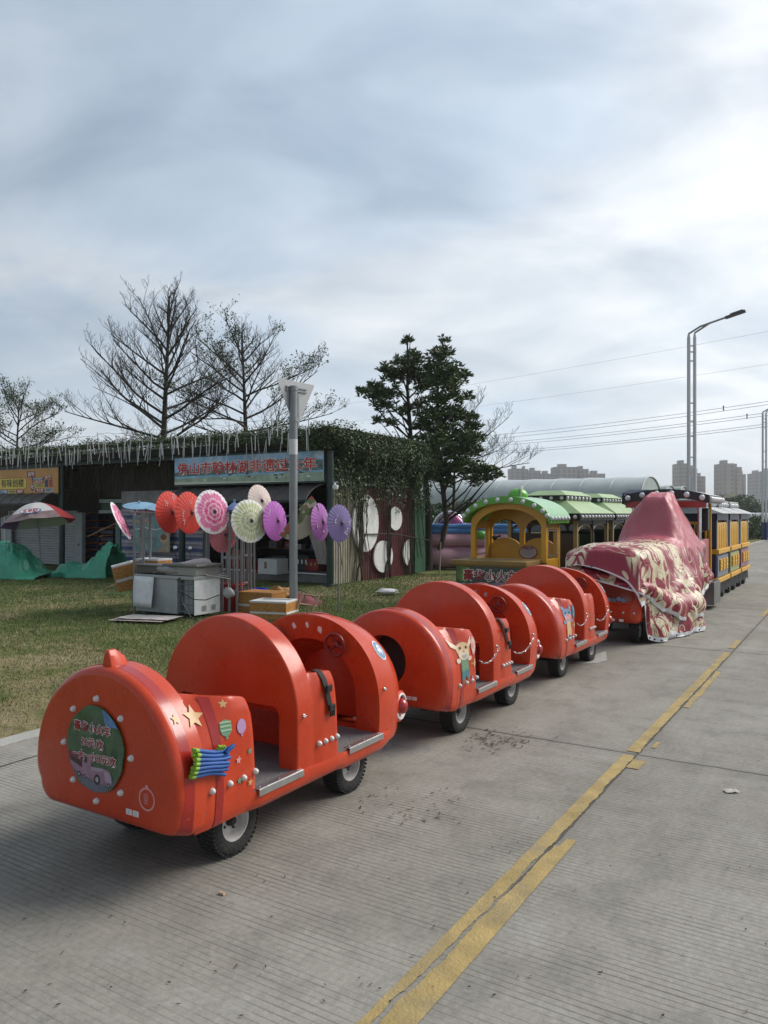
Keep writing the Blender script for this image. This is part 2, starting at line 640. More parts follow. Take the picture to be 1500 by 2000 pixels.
def lawn_mat():
    m = bpy.data.materials.new('lawn_soil')
    m.use_nodes = True
    t = m.node_tree
    b = t.nodes['Principled BSDF']
    b.inputs['Roughness'].default_value = 0.95
    b.inputs['Specular IOR Level'].default_value = 0.1
    tc = nd(t, 'ShaderNodeTexCoord')
    n1 = nd(t, 'ShaderNodeTexNoise', i_Scale=0.45, i_Detail=7.0, i_Roughness=0.65)
    n2 = nd(t, 'ShaderNodeTexNoise', i_Scale=14.0, i_Detail=8.0, i_Roughness=0.75)
    for n in (n1, n2):
        t.links.new(tc.outputs['Object'], n.inputs['Vector'])
    c = ramp_n(t, n1.outputs[0], [(0.34, (0.080, 0.112, 0.030)), (0.50, (0.13, 0.145, 0.050)), (0.58, (0.26, 0.215, 0.12)), (0.75, (0.36, 0.305, 0.20))])
    c = mix_n(t, 0.8, c, ramp_n(t, n2.outputs[0], [(0.3, (0.45, 0.45, 0.45)), (0.7, (1.45, 1.45, 1.4))]), 'MULTIPLY')
    t.links.new(c, b.inputs['Base Color'])
    bp = nd(t, 'ShaderNodeBump', i_Strength=0.9, i_Distance=0.04)
    t.links.new(n2.outputs[0], bp.inputs['Height'])
    t.links.new(bp.outputs[0], b.inputs['Normal'])
    return m


LAWN = lawn_mat()
ROADFRAME = dict(rz=RZ)
# lawn / terrain out to the horizon
mb = MB()
mb.add([(-1500, -150, -0.03), (1500, -150, -0.03), (1500, 2600, -0.03), (-1500, 2600, -0.03)], [(0, 1, 2, 3)])
tag(mb.build('ground', LAWN), kind='structure')
# concrete road: local x along the road, local y to its left
mb = MB()
mb.box((140, -6.65, -0.1), (304, 22.7, 0.2))
road = mb.build('road', CONC)
road.rotation_euler = (0, 0, RZ)
tag(road, kind='structure')
# pale kerb strip along the lawn edge
KERB = mat('kerb_concrete', (0.36, 0.35, 0.32), rough=0.9, var=0.18, vs=6, bump=0.5, bs=60, dirt=0.5, dcol=(0.2, 0.19, 0.16))
mb = MB()
mb.box((140, 4.78, -0.09), (304, 0.16, 0.2))
kerb = mb.build('kerb', KERB)
kerb.rotation_euler = (0, 0, RZ)
tag(kerb, kind='structure')

# yellow lane line, worn and broken (local frame of the road)
def yellow():
    m = mat('worn_yellow_paint', (0.36, 0.262, 0.100), rough=0.8, var=0.26, vs=7, dirt=0.9, dcol=(0.23, 0.195, 0.125), ds=5.0, bump=0.4, bs=90)
    mb = MB()

    def strip(x0, x1, ya, yb, rag_a=0.0, rag_b=0.0, st=0.03, seed=0):
        n = max(2, int((x1-x0)/st))
        va, vb = [], []
        for i in range(n+1):
            x = x0+(x1-x0)*i/n
            ra = rag_a*(noise.noise((x*3.1, seed, 0))*1.0+0.6*noise.noise((x*13, seed, 3))+0.3*noise.noise((x*40, seed, 7)))
            rb = rag_b*(noise.noise((x*2.7, seed+9, 0))*1.0+0.6*noise.noise((x*14, seed+9, 3))+0.3*noise.noise((x*43, seed, 5)))
            va.append((x, ya+ra, 0.004))
            vb.append((x, yb+rb, 0.004))
        k = n+1
        mb.add(va+vb, [(i, k+i, k+i+1, i+1) for i in range(n)])
    def jc(x):                     # the joint wanders under the paint
        f = min(1, max(0, (x-1.9)/1.5))
        return 1.214-0.034*f

    def strip2(x0, x1, far, rag, seed, edge):
        n = int((x1-x0)/0.02)
        va, vb = [], []
        for i in range(n+1):
            x = x0+(x1-x0)*i/n
            wob = rag*(noise.noise((x*2.9, seed, 0))+0.7*noise.noise((x*11, seed, 3))+0.45*noise.noise((x*38, seed, 7)))
            gap = 0.006+0.020*max(0, noise.noise((x*3.3, seed+3.3, 1)))
            c = jc(x)+(gap if far else -gap)+wob
            e = edge+0.003*noise.noise((x*9, seed, 5))
            va.append((x, e if far else c, 0.004))
            vb.append((x, c if far else e, 0.004))
        k = n+1
        mb.add(va+vb, [(i, k+i, k+i+1, i+1) for i in range(n)])
    strip2(0.2, 4.10, True, 0.012, 1, 1.258)
    strip2(4.10, 4.86, True, 0.012, 2, 1.258)
    strip2(4.95, 9.05, True, 0.014, 3, 1.258)
    strip2(0.2, 3.36, False, 0.010, 11, 1.105)
    strip(9.35, 10.0, 1.258, 1.195, 0.004, 0.01, seed=4)
    strip(12.6, 16.0, 1.258, 1.195, 0.01, 0.02, seed=5)
    strip(3.36, 3.46, 1.152, 1.106, 0.008, 0.003, seed=12)
    strip(4.62, 4.80, 1.178, 1.105, 0.006, 0.008, seed=13)
    strip(5.10, 5.24, 1.142, 1.114, 0.006, 0.008, seed=14)
    strip(6.3, 7.9, 1.168, 1.122, 0.014, 0.014, seed=15)
    o = mb.build('lane_line', m)
    o.rotation_euler = (0, 0, RZ)
    return tag(o, kind='structure')


yellow()


def faded_patches():
    """scraps of old white marking left on the concrete"""
    m = mat('old_white_marking', (0.36, 0.355, 0.33), rough=0.9, var=0.2, vs=20, dirt=0.8, dcol=(0.22, 0.21, 0.19), ds=9)
    for k, pts in enumerate((((1120, 1296), (1183, 1272), (1186, 1290), (1166, 1296), (1140, 1297)),)):
        mb = MB()
        mb.add([(p.x, p.y, 0.004) for p in (gnd(a, b) for a, b in pts)], [tuple(range(len(pts)))])
        tag(mb.build('old_marking', m), kind='structure')


faded_patches()
# ------------------------------------------------------------------ red ride train
CV = -2.67                                    # centre line of the train


def outline(r, zc, zb, taper=0.03, rc=0.07, n=40, d=0.0):
    """D-shaped cross-section (y, z), counter-clockwise from the right, inset by d"""
    r = r-d
    zb = zb+d
    pts = [(-r*math.cos(math.pi*i/n), zc+r*math.sin(math.pi*i/n)) for i in range(n+1)]   # right(-y) over the top to left
    rc = max(0.01, rc-d*0.5)
    yb = r-taper
    left = []
    for i in range(1, 4):
        f = i/4
        left.append((r-taper*f*f, zc+(zb+rc-zc)*f))
    for i in range(7):
        a = math.pi/2*i/6
        left.append((yb-rc+rc*math.cos(a), zb+rc-rc*math.sin(a)))
    for f in (0.6, 0.2):
        left.append(((yb-rc)*f, zb))
    right = [(-y, z) for y, z in left[::-1]]
    return pts+left+right


def side_y(x, z):
    """half width of the body side at x along, z up"""
    r0, zc = 0.4506, 0.42
    w0 = math.sqrt(max(0.0, r0*r0-max(0, z-zc)**2))
    w1 = 0.45-0.45*max(0.0, z-0.5)**2
    lo = -0.45*max(0.0, 0.42-z)**2-9.0*max(0.0, 0.255-z)**2
    f = min(1.0, max(0.0, (x-0.13)/0.22))
    f = f*f*(3-2*f)
    return w0*(1-f)+w1*f+lo


ZL = 0.26
HX, HL = 1.40, 0.50


def arch_pt(t, half=0.45, zs=0.50, zt=0.935, zlow=ZL):
    """t 0..1 from the right foot over the top to the left foot -> (y, z)"""
    straight = 0.18
    if t < straight:
        f = t/straight
        return (-half*(0.95+0.05*math.sin(f*math.pi/2)), zlow+(zs-zlow)*f)
    if t > 1-straight:
        y, z = arch_pt(1-t, half, zs, zt, zlow)
        return (-y, z)
    a = math.pi*(t-straight)/(1-2*straight)
    e = 2/2.15
    c, s_ = math.cos(a), math.sin(a)
    return (-half*math.copysign(abs(c)**e, c), zs+(zt-zs)*abs(s_)**e)


def hood_pt(s, t, grow=0.0):
    y, z = arch_pt(t)
    k = max(0.0, 1-s**2.5)**0.4
    kz = max(0.0, 1-s**2.25)**(1/2.25)
    lean = -0.075*(z-0.30)/0.63*(1-s)
    return Vector((HX+0.075+lean+HL*s-0.02*s, y*k, ZL+(z-ZL)*kz))


def hood_frame(s, t):
    p = hood_pt(s, t)
    ds = hood_pt(min(0.995, s+0.01), t)-hood_pt(s-0.01, t)
    dt = hood_pt(s, t+0.005)-hood_pt(s, t-0.005)
    n = ds.cross(dt).normalized()
    if n.z < 0 and p.z > 0.6:
        n = -n
    if n.y*p.y < 0 and abs(p.y) > 0.1:
        n = -n
    return p, ds.normalized(), dt.normalized(), n, ds.length/0.02, dt.length/0.01


def wheel_part(parent, x, y, side):
    """side -1 right, +1 left: outer face turned that way"""
    M = Matrix.Translation((x, y, 0.145)) @ Matrix.Rotation(-side*math.pi/2, 4, 'X')
    h = MB()
    h.lathe([(0.0001, 0.036), (0.014, 0.036), (0.022, 0.028), (0.026, 0.0), (0.026, -0.03), (0.0001, -0.03)], 16)
    for k in range(4):
        a = math.pi/2*k+0.5
        h.lathe([(0.0001, 0.016), (0.006, 0.015), (0.006, -0.01)], 6, M=Matrix.Translation((0.041*math.cos(a), 0.041*math.sin(a), 0)))
    hub = h.build('wheel', BLACK, parent, smooth=40)
    hub.matrix_local = M
    t = MB()
    w = 0.052
    prof = [(0.080, -w*0.8), (0.096, -w), (0.122, -w*1.02), (0.138, -w*0.86), (0.1445, -w*0.55), (0.1455, 0), (0.1445, w*0.55), (0.138, w*0.86), (0.122, w*1.02), (0.096, w), (0.080, w*0.8)]
    t.lathe(prof, 48, cap=False)
    for k in range(44):                                  # tread blocks
        a = 2*math.pi*k/44
        for q, off in ((-1, 0), (1, 0.5), (0, 0.25)):
            aa = a+off*2*math.pi/44
            Mk = Matrix.Rotation(aa, 4, 'Z')
            zc = q*w*0.62
            t.box((0.1435 if q else 0.1455, 0, zc), (0.008, 0.012, 0.036 if q else 0.03), M=Mk)
    t.build('tyre', TYRE, hub, smooth=35)
    r = MB()
    r.lathe([(0.084, w*0.78), (0.0835, w*0.86), (0.078, w*0.86), (0.074, w*0.70), (0.066, w*0.35), (0.060, 0.0), (0.045, 0.006), (0.020, 0.008)], 36, cap=False)
    r.lathe([(0.084, -w*0.78), (0.078, -w*0.84), (0.066, -w*0.3), (0.060, 0.0)], 36, cap=False)
    r.build('rim', RIM, hub, smooth=40)
    return hub


def conform(poly, fn, eps=0.003):
    return [fn(a, b) for a, b in poly]


def side_decal(poly, m, name, parent, sgn=-1, eps=0.004, sub=5):
    """flat-cut sticker laid over the curved side panel; poly in (x, z)"""
    cx = sum(p[0] for p in poly)/len(poly)
    cz = sum(p[1] for p in poly)/len(poly)
    mb = MB()
    rs = []
    for k in range(1, sub+1):
        f = k/sub
        rs.append([(cx+(a-cx)*f, sgn*(side_y(cx+(a-cx)*f, cz+(b-cz)*f)+eps), cz+(b-cz)*f) for a, b in poly])
    n = len(poly)
    vs = [(cx, sgn*(side_y(cx, cz)+eps), cz)]+[p for r in rs for p in r]
    fs = [(0, 1+i, 1+(i+1) % n) for i in range(n)]
    for k in range(sub-1):
        o = 1+k*n
        fs += [(o+i, o+n+i, o+n+(i+1) % n, o+(i+1) % n) for i in range(n)]
    mb.add(vs, fs)
    return mb.build(name, m, parent)


STK = {
    'gold': mat('sticker_gold', (0.60, 0.36, 0.16), rough=0.4),
    'green': mat('sticker_green', (0.14, 0.27, 0.17), rough=0.4),
    'lgreen': mat('sticker_light_green', (0.30, 0.44, 0.26), rough=0.4),
    'purple': mat('sticker_purple', (0.40, 0.24, 0.42), rough=0.4),
    'pink': mat('sticker_pink', (0.66, 0.30, 0.30), rough=0.4),
    'tan': mat('sticker_tan', (0.62, 0.42, 0.22), rough=0.4),
    'cream': mat('sticker_cream', (0.68, 0.52, 0.38), rough=0.4),
    'teal': mat('sticker_teal', (0.06, 0.19, 0.22), rough=0.4),
    'blue': mat('sticker_blue', (0.14, 0.27, 0.42), rough=0.4),
    'grey': mat('sticker_grey', (0.34, 0.34, 0.36), rough=0.4),
    'white': mat('sticker_white', (0.74, 0.73, 0.72), rough=0.4),
    'black': mat('sticker_black', (0.02, 0.018, 0.018), rough=0.4),
    'brown': mat('sticker_brown', (0.22, 0.10, 0.06), rough=0.4),
}


def stud(parent, p, n, r=0.0130, name='stud'):
    mb = MB()
    mb.lathe([(r*1.08, 0.0), (r*1.08, 0.003), (r, 0.006), (r*0.86, 0.0115), (r*0.55, 0.0165), (0.0002, 0.019)], 14)
    o = mb.build(name, PEARL, parent, smooth=60)
    o.matrix_local = zto(n, p)
    return o


def chain(parent, a, b, sag, n=11, name='chain'):
    mb = MB()
    a, b = Vector(a), Vector(b)
    pts = []
    for i in range(n+1):
        f = i/n
        p = a.lerp(b, f)
        p.z -= sag*4*f*(1-f)
        pts.append(p)
    for i in range(n):
        c = (pts[i]+pts[i+1])/2
        d = (pts[i+1]-pts[i])
        ln = d.length*0.66
        d.normalize()
        sid = d.cross(Vector((0, 0, 1) if i % 2 else (1, 0.3, 0)))
        sid.normalize()
        loop = [c+d*(ln*math.cos(q)) + sid*(0.0052*math.sin(q)) for q in [2*math.pi*j/10 for j in range(10)]]
        mb.tube(loop, 0.0017, 5, closed=True)
    return mb.build(name, CHROME, parent, smooth=60)


def belt(parent, x, ztop, tail, bend):
    """black strap folded over the door panel with a buckle at its end"""
    mb = MB()
    path = [(-0.02, ztop-0.05), (-0.006, ztop+0.004), (0.022, ztop+0.012), (0.05, ztop+0.003), (0.066, ztop-0.03), (0.069, ztop-0.08), (0.066, ztop-0.13), (0.068, ztop-tail)]
    w = 0.017
    n = len(path)
    vs = []
    for i, (o, z) in enumerate(path):
        yy = -(side_y(0.9, min(z, 0.72))-0.055+o)
        xx = x+bend*max(0, ztop-z)
        for (dx, dd) in ((-w, 0), (w, 0), (w, -0.003), (-w, -0.003)):
            vs.append((xx+dx, yy+dd, z))
    fs = []
    for i in range(n-1):
        for j in range(4):
            fs.append((i*4+j, i*4+(j+1) % 4, i*4+4+(j+1) % 4, i*4+4+j))
    mb.add(vs, fs)
    o = mb.build('safety_strap', WEB, parent, smooth=40)
    b = MB()
    z = ztop-tail
    xx = x+bend*tail
    yy = -(side_y(0.9, z)+0.02)
    b.box((xx, yy, z+0.012), (0.044, 0.014, 0.030))
    for k in (-1, 0, 1):
        b.box((xx+k*0.014+bend*0.02, yy, z-0.016), (0.008, 0.009, 0.032))
    b.build('buckle', BLACK, o, bevel=0.002)
    b2 = MB()
    b2.box((x+bend*0.07, yy-0.001, ztop-0.075), (0.042, 0.012, 0.034))
    b2.build('strap_slider', BLACK, o, bevel=0.002)
    return o


def ride_car(u0, label, kind):
    t = thing('ride_train_car', label, 'train car', UV(u0, CV, 0), RZ, 'red cars of the ride train')
    holed = kind != 'sign'
    # ---- rear shell
    st = [(0.0, 0.036), (0.003, 0.023), (0.010, 0.012), (0.021, 0.004), (0.038, 0.0), (0.07, 0.0), (0.10, 0.0), (0.155, 0.0), (0.160, 0.003), (0.163, 0.010)]
    def sec(x, d):
        f = min(1.0, x/0.10)
        return outline(0.45, 0.42, 0.247-0.022*f, 0.030-0.020*f, 0.085-0.040*f, d=d)
    rings = [[(x, y, z) for y, z in sec(x, d)] for x, d in st]
    hc, hr = (0.02, 0.53), 0.172
    o0 = sec(0.0, st[0][1])
    ang = [math.atan2(z-hc[1], y-hc[0]) for y, z in o0]
    ring_h = [(0.0, hc[0]+hr*math.cos(a), hc[1]+hr*math.sin(a)) for a in ang]
    rim_in = [(0.008, hc[0]+(hr-0.004)*math.cos(a), hc[1]+(hr-0.004)*math.sin(a)) for a in ang]
    back = [(0.145, p[1], p[2]) for p in rim_in]
    mb = MB()
    mb.rings([ring_h]+rings, cap1=True)
    mb.rings([back, rim_in, ring_h])
    shell = mb.build('rear_shell', RED, t, smooth=24)
    mb = MB()
    mb.add([(0.14, p[1], p[2]) for p in back], [tuple(range(len(back)))])
    mb.build('hole_shade_cap', DARKHOLE, shell)  # near-black cap: the shade deep in the luggage hole is painted on it
    # contrasting band round the rear shell
    mb = MB()
    e = 0.0009
    for xa, xb in ((0.040, 0.092),):
        ra = [(xa, y, z) for y, z in sec(xa, -e)]
        rb = [(xb, y, z) for y, z in sec(xb, -e)]
        mb.rings([ra, rb])
    mb.build('stripe', STRIPE, shell, smooth=60)
    if kind == 'sign':
        mb = MB()
        prof = [(-0.036, -0.01), (-0.020, 0.048), (-0.006, 0.070), (0.008, 0.070), (0.018, 0.046), (0.030, -0.01)]
        zt = 0.865
        rs = []
        for x, k in ((0.030, 0.86), (0.036, 1.0), (0.072, 1.0), (0.118, 0.5)):
            rs.append([(x, 0.0+a*(1.0 if k > 0.9 else 0.93), zt+b*k) for a, b in prof])
        mb.rings(rs, cap0=True, cap1=True)
        mb.build('fin', RED, shell, smooth=30, bevel=0.004)
    # ---- side panels
    for sg in (-1, 1):
        mb = MB()
        xa, xe = 0.120, 0.445
        nx, nz_ = 18, 18
        outer, inner = [], []
        for i in range(nx+1):
            x = xa+(xe-xa)*i/nx
            zt = 0.765-0.16*(x-0.14)
            r = 0.05
            if x > xe-r:
                zt -= r-math.sqrt(max(0, r*r-(x-(xe-r))**2))
            zb = 0.222
            ro, ri = [], []
            for j in range(nz_+1):
                z = zb+(zt-zb)*j/nz_
                xs = x+(0.5-z)*0.07*((x-xa)/(xe-xa))
                y = side_y(x, z)-0.008*max(0.0, 1-(x-xa)/0.055)
                edge = 0.010*(max(0, (j-nz_+1))) + (0.008 if i == nx else 0)
                ro.append((xs, sg*(y-edge), z))
                ri.append((xs, sg*(y-0.05+edge*0.6), z))
            outer.append(ro)
            inner.append(ri)
        loops = [o+i[::-1] for o, i in zip(outer, inner)]
        mb.rings(loops, cap0=False, cap1=True)
        p = mb.build('side_panel', RED, t, smooth=50)
        mbs = MB()
        for (x0, x1) in ((0.206, 0.248),):
            cols = []
            for x in np.linspace(x0, x1, 4):
                zt = 0.765-0.16*(x-0.14)
                cols.append([(x+(0.5-z)*0.07*((x-xa)/(xe-xa)), sg*(side_y(x, z)+0.0025), z) for z in np.linspace(0.224, zt-0.004, 22)])
            mbs.rings(cols, closed=False)
        mbs.build('stripe', STRIPE, p, smooth=60)
        for x, z in ((0.185, 0.385), (0.288, 0.385), (0.372, 0.385), (0.445, 0.392)):
            stud(p, (x, sg*(side_y(x, z)-0.001), z), (0, sg, 0))
    # ---- sill and floor
    mb = MB()
    sec = [(-0.452, 0.30), (-0.455, 0.285), (-0.452, 0.245), (-0.435, 0.218), (-0.40, 0.205), (0.40, 0.205), (0.435, 0.218), (0.452, 0.245), (0.455, 0.285), (0.452, 0.30)]
    rs = []
    for x, k, dz in ((0.06, 0.90, 0.03), (0.12, 0.93, 0.015), (0.2, 0.945, 0.008), (0.40, 0.955, 0), (0.455, 0.985, 0), (0.5, 1.0, 0), (0.8, 1.0, 0), (1.09, 1.0, 0), (1.14, 0.995, -0.012), (1.5, 0.985, -0.012), (1.6, 0.95, 0.0)):
        rs.append([(x, y*k, z+(dz if z < 0.28 else (-0.004 if x > 1.1 else 0))) for y, z in sec])
    mb.rings(rs, cap0=True, cap1=True)
    mb.build('sill', RED, t, smooth=40)
    mb = MB()
    mb.box((0.80, 0, 0.302), (1.36, 0.885, 0.006))
    mb.build('floor_plate', PLATE, t)
    for sg in (-1, 1):
        for xa, xb in ((0.462, 0.775), (1.155, 1.48)):
            mb = MB()
            mb.box(((xa+xb)/2, sg*0.4585, 0.293), (xb-xa, 0.007, 0.030))
            mb.box(((xa+xb)/2, sg*0.440, 0.3075), (xb-xa, 0.036, 0.005))
            for f in (0.08, 0.5, 0.92):
                mb.ball((xa+(xb-xa)*f, sg*0.440, 0.310), 0.004, 6)
            mb.build('step_trim', ALU, t, bevel=0.0015)
    # ---- rear bench
    mb = MB()
    mb.box((0.285, 0, 0.385), (0.25, 0.80, 0.165))
    mb.box((0.285, 0, 0.475), (0.27, 0.78, 0.03))
    mb.build('bench', RED, t, bevel=0.012)
    # ---- seat back: round-topped board over a foot recess
    n = 48
    out = [(-0.445*math.cos(math.pi*i/n), 0.555+0.445*math.sin(math.pi*i/n)) for i in range(n+1)]
    inn = [(-0.29, 0.525), (-0.27, 0.545)] + [(-0.27+0.54*i/(n-4), 0.548) for i in range(1, n-4)] + [(0.27, 0.545), (0.29, 0.525)]
    n2 = len(out)

    def loop(d, x):
        o = [(x, -(0.445-d)*math.cos(math.pi*i/n), 0.555+(0.445-d)*math.sin(math.pi*i/n)) for i in range(n+1)]
        o = [(x, -(0.445-d), 0.30)]+o+[(x, (0.445-d), 0.30)]
        w = 0.335
        i_ = [(x, w, 0.30), (x, w, 0.55), (x, w-0.012, 0.575), (x, w-0.035, 0.587), (x, -w+0.035, 0.587), (x, -w+0.012, 0.575), (x, -w, 0.55), (x, -w, 0.30)]
        return o+i_
    mb = MB()
    mb.rings([loop(0.014, 0.745), loop(0.0135, 0.7451), loop(0.006, 0.7465), loop(0.0015, 0.751), loop(0.0, 0.757), loop(0.0, 0.862), loop(0.003, 0.868), loop(0.010, 0.870)], cap0=True, cap1=True)
    sb = mb.build('seat_back', RED, t, smooth=24)
    mb = MB()
    mb.box((1.035, 0, 0.41), (0.05, 0.78, 0.22))
    mb.box((0.965, 0, 0.535), (0.20, 0.78, 0.035))
    mb.build('front_seat', RED, t, bevel=0.01)
    # ---- door panels beside the front seat
    for sg in (-1, 1):
        mb = MB()
        xa, xe = 0.85, 1.062
        loops = []
        nx = 14
        for i in range(nx+1):
            x = xa+(xe-xa)*i/nx
            zt = 0.735-0.05*(x-xa)
            r = 0.04
            if x > xe-r:
                zt -= r-math.sqrt(max(0, r*r-(x-(xe-r))**2))
            ro, ri = [], []
            for j in range(15):
                z = 0.296+(zt-0.296)*j/14
                xs = x+(0.5-z)*0.06*((x-xa)/(xe-xa))
                y = 0.452-0.40*max(0, z-0.5)**2
                yb_ = math.sqrt(max(0, 0.445**2-max(0, z-0.555)**2))-0.003
                fb = min(1.0, max(0.0, (x-0.855)/0.085))
                fb = fb*fb*(3-2*fb)
                y = yb_*(1-fb)+y*fb
                ed = 0.010*max(0, j-13)+(0.008 if i == nx else 0)
                ro.append((xs, sg*(y-ed), z))
                ri.append((xs, sg*(y-0.06+ed*0.6), z))
            loops.append(ro+ri[::-1])
        mb.rings(loops, cap0=True, cap1=True)
        p = mb.build('door_panel', RED, t, smooth=50)
        for x in (0.905, 0.955, 1.005, 1.052):
            stud(p, (x, sg*0.449, 0.395), (0, sg, 0))
        # latch hooks
        for x, y, z in ((0.79, 0.445, 0.555), (1.50, 0.452, 0.545)):
            mb = MB()
            mb.tube([(x, sg*y, z), (x, sg*(y+0.016), z), (x-0.022, sg*(y+0.018), z-0.004)], 0.005, 6)
            mb.ball((x, sg*y, z), 0.009, 8)
            mb.build('latch', CHROME, t, smooth=60)
    # ---- hood: rounded nose with an arched opening behind it
    ts = [i/60 for i in range(61)]
    ss = [math.sin(math.pi/2*k/22)*0.998 for k in range(23)]
    mb = MB()
    grid = [[hood_pt(s, q) for q in ts] for s in ss]
    mb.rings(grid, closed=False)
    # rolled lip under the nose
    low = []
    for g in grid:
        a, b = g[0], g[-1]
        low.append([a, Vector((a.x-0.008, a.y*0.985, ZL-0.03)), Vector((a.x-0.02, a.y*0.94, ZL-0.045)), Vector((a.x-0.03, 0, ZL-0.05)),
                    Vector((b.x-0.02, b.y*0.94, ZL-0.045)), Vector((b.x-0.008, b.y*0.985, ZL-0.03)), b])
    mb.rings(low, closed=False)
    # face ring between outer arch and opening
    inner0, inner1, inner2 = [], [], []
    for q in ts:
        y, z = arch_pt(q, half=0.295, zs=0.50, zt=0.795, zlow=0.30)
        lean = -0.075*(z-0.30)/0.63
        inner0.append(Vector((HX+0.075+lean, y, z)))
        inner1.append(Vector((HX+0.095+lean, y*0.985, z-0.004 if z > 0.4 else z)))
        inner2.append(Vector((HX+0.30+lean*0.4, y*0.93, 0.30+(z-0.30)*0.80)))
    mb.rings([inner2, inner1, inner0], closed=False)
    outer0 = [g for g in grid[0]]
    fo = [Vector((p.x-0.002, p.y*0.975, ZL+(p.z-ZL)*0.985)) for p in outer0]
    mb.rings([inner0, fo, outer0], closed=False)
    mb.add(inner2, [tuple(range(len(inner2)))])
    hood = mb.build('hood', RED, t, smooth=32)
    for (y, z, sc) in ((0.10, 0.858, 1.0), (0.005, 0.872, 0.9), (-0.085, 0.852, 1.1)):
        rr = random.Random(int(abs(y)*1000)+int(u0*10))
        x = HX+0.075-0.075*(z-0.30)/0.63-0.0025
        mb = MB()
        mb.flat([((0.010+0.010*rr.random())*sc*math.cos(q)*0.9, (0.012+0.012*rr.random())*sc*math.sin(q)) for q in [2*math.pi*i/11 for i in range(11)]], lambda a, b: (x-0.119*b, y+a, z+b))
        mb.build('sticker_residue', STK['white'] if kind == 'sign' else STK['grey'], hood)
    # mounting disc on top of the hood
    p, ds, dt, n, _, _ = hood_frame(0.22, 0.5)
    mb = MB()
    mb.lathe([(0.058, -0.012), (0.057, 0.001), (0.050, 0.004), (0.0002, 0.005)], 24)
    d = mb.build('mount_plate', LENS, hood, smooth=50)
    d.matrix_local = zto(n, p+n*0.001)
    # emblem
    def on_hood(s0, t0, a, b, eps):
        _, _, _, _, ks, kt = hood_frame(s0, t0)
        s_, t_ = s0+a/ks, t0+b/kt
        p, _, _, n, _, _ = hood_frame(s_, t_)
        return p+n*eps

    def patch(poly, m, name, parent, eps, s0=0.29, t0=0.30):
        mb = MB()
        cx = sum(p[0] for p in poly)/len(poly)
        cy = sum(p[1] for p in poly)/len(poly)
        k = len(poly)
        vs = [on_hood(s0, t0, cx, cy, eps)]
        for f in (0.35, 0.7, 1.0):
            vs += [on_hood(s0, t0, cx+(a-cx)*f, cy+(b-cy)*f, eps) for a, b in poly]
        fs = [(0, 1+i, 1+(i+1) % k) for i in range(k)]
        for q in range(2):
            o = 1+q*k
            fs += [(o+i, o+k+i, o+k+(i+1) % k, o+(i+1) % k) for i in range(k)]
        mb.add(vs, fs)
        return mb.build(name, m, parent, smooth=60)
    # a: along the hood (forward), b: up the arch
    em = patch(ell(0, 0, 0.057, 0.062, 28), STK['white'], 'emblem', hood, 0.002)
    patch(ell(0, 0, 0.049, 0.054, 28), STK['blue'], 'emblem_field', em, 0.0035)
    mbx = [ell(-0.004, 0.012, 0.022, 0.021, 18)]
    for k, (a0, a1) in enumerate(((-2.75, 0.036), (-2.2, 0.036), (-1.2, 0.037), (-0.5, 0.036))):
        dx, dy = math.cos(a0), math.sin(a0)
        bx, by = -0.004+dx*0.010, 0.008+dy*0.010
        ex, ey = -0.004+dx*a1, 0.006+dy*a1
        mbx.append([(bx-dy*0.008, by+dx*0.008), (bx+dy*0.008, by-dx*0.008), (ex+dy*0.004, ey-dx*0.004), (ex, ey), (ex-dy*0.004, ey+dx*0.004)])
    for poly in mbx:
        patch(poly, STK['white'], 'emblem_figure', em, 0.0045)
    for ex, ey in ((-0.011, 0.012), (0.005, 0.013)):
        patch(ell(ex, ey, 0.0035, 0.0045, 10), STK['blue'], 'emblem_figure', em, 0.006)
    # steering wheels
    for sg in (-1, 1):
        z = 0.785
        lean = -0.075*(z-0.30)/0.63
        x = HX+0.075+lean
        mb = MB()
        R = 0.062
        mb.tube([(R*math.cos(2*math.pi*i/28), R*math.sin(2*math.pi*i/28), 0.038) for i in range(28)], 0.0085, 8, closed=True)
        mb.lathe([(0.0002, 0.046), (0.014, 0.044), (0.020, 0.036), (0.018, 0.018), (0.016, -0.01)], 16)
        for k in range(3):
            a = math.pi/2+2*math.pi*k/3+0.25
            mb.tube([(0.012*math.cos(a), 0.012*math.sin(a), 0.034), (R*math.cos(a), R*math.sin(a), 0.038)], [0.009, 0.0065], 7)
        o = mb.build('steering_wheel', DRED, t, smooth=50)
        o.matrix_local = zto((-1, 0, -0.12), (x, sg*0.205, z))
    # lamps at the flanks of the nose
    for sg in (-1, 1):
        M = zto((0.16, sg, 0.0), (1.80, sg*0.335, 0.375))
        mb = MB()
        mb.lathe([(0.080, -0.12), (0.088, 0.0), (0.092, 0.03), (0.090, 0.040), (0.080, 0.046), (0.072, 0.044), (0.066, 0.030)], 32, cap=False)
        hl = mb.build('headlight', RED, t, smooth=45)
        hl.matrix_local = M
        mb = MB()
        mb.lathe([(0.078, 0.0455), (0.076, 0.050), (0.066, 0.050), (0.062, 0.036)], 32, cap=False)
        mb.build('lamp_ring', WHITE, hl, smooth=45)
        mb = MB()
        mb.lathe([(0.066, 0.030), (0.048, 0.034), (0.046, 0.052), (0.040, 0.068), (0.026, 0.080), (0.0002, 0.085)], 28)
        mb.build('lens', LENS, hl, smooth=60)
        stud(t, (1.665, sg*(0.398), 0.41), (0.25, sg, 0))
    # ---- running gear
    for x in (0.455, 1.36):
        mb = MB()
        mb.tube([(x, -0.30, 0.145), (x, 0.30, 0.145)], 0.016, 8)
        mb.box((x, 0, 0.175), (0.09, 0.46, 0.03))
        mb.build('axle', BLACK, t)
        for sg in (-1, 1):
            wheel_part(t, x, sg*0.285, sg)
    mb = MB()
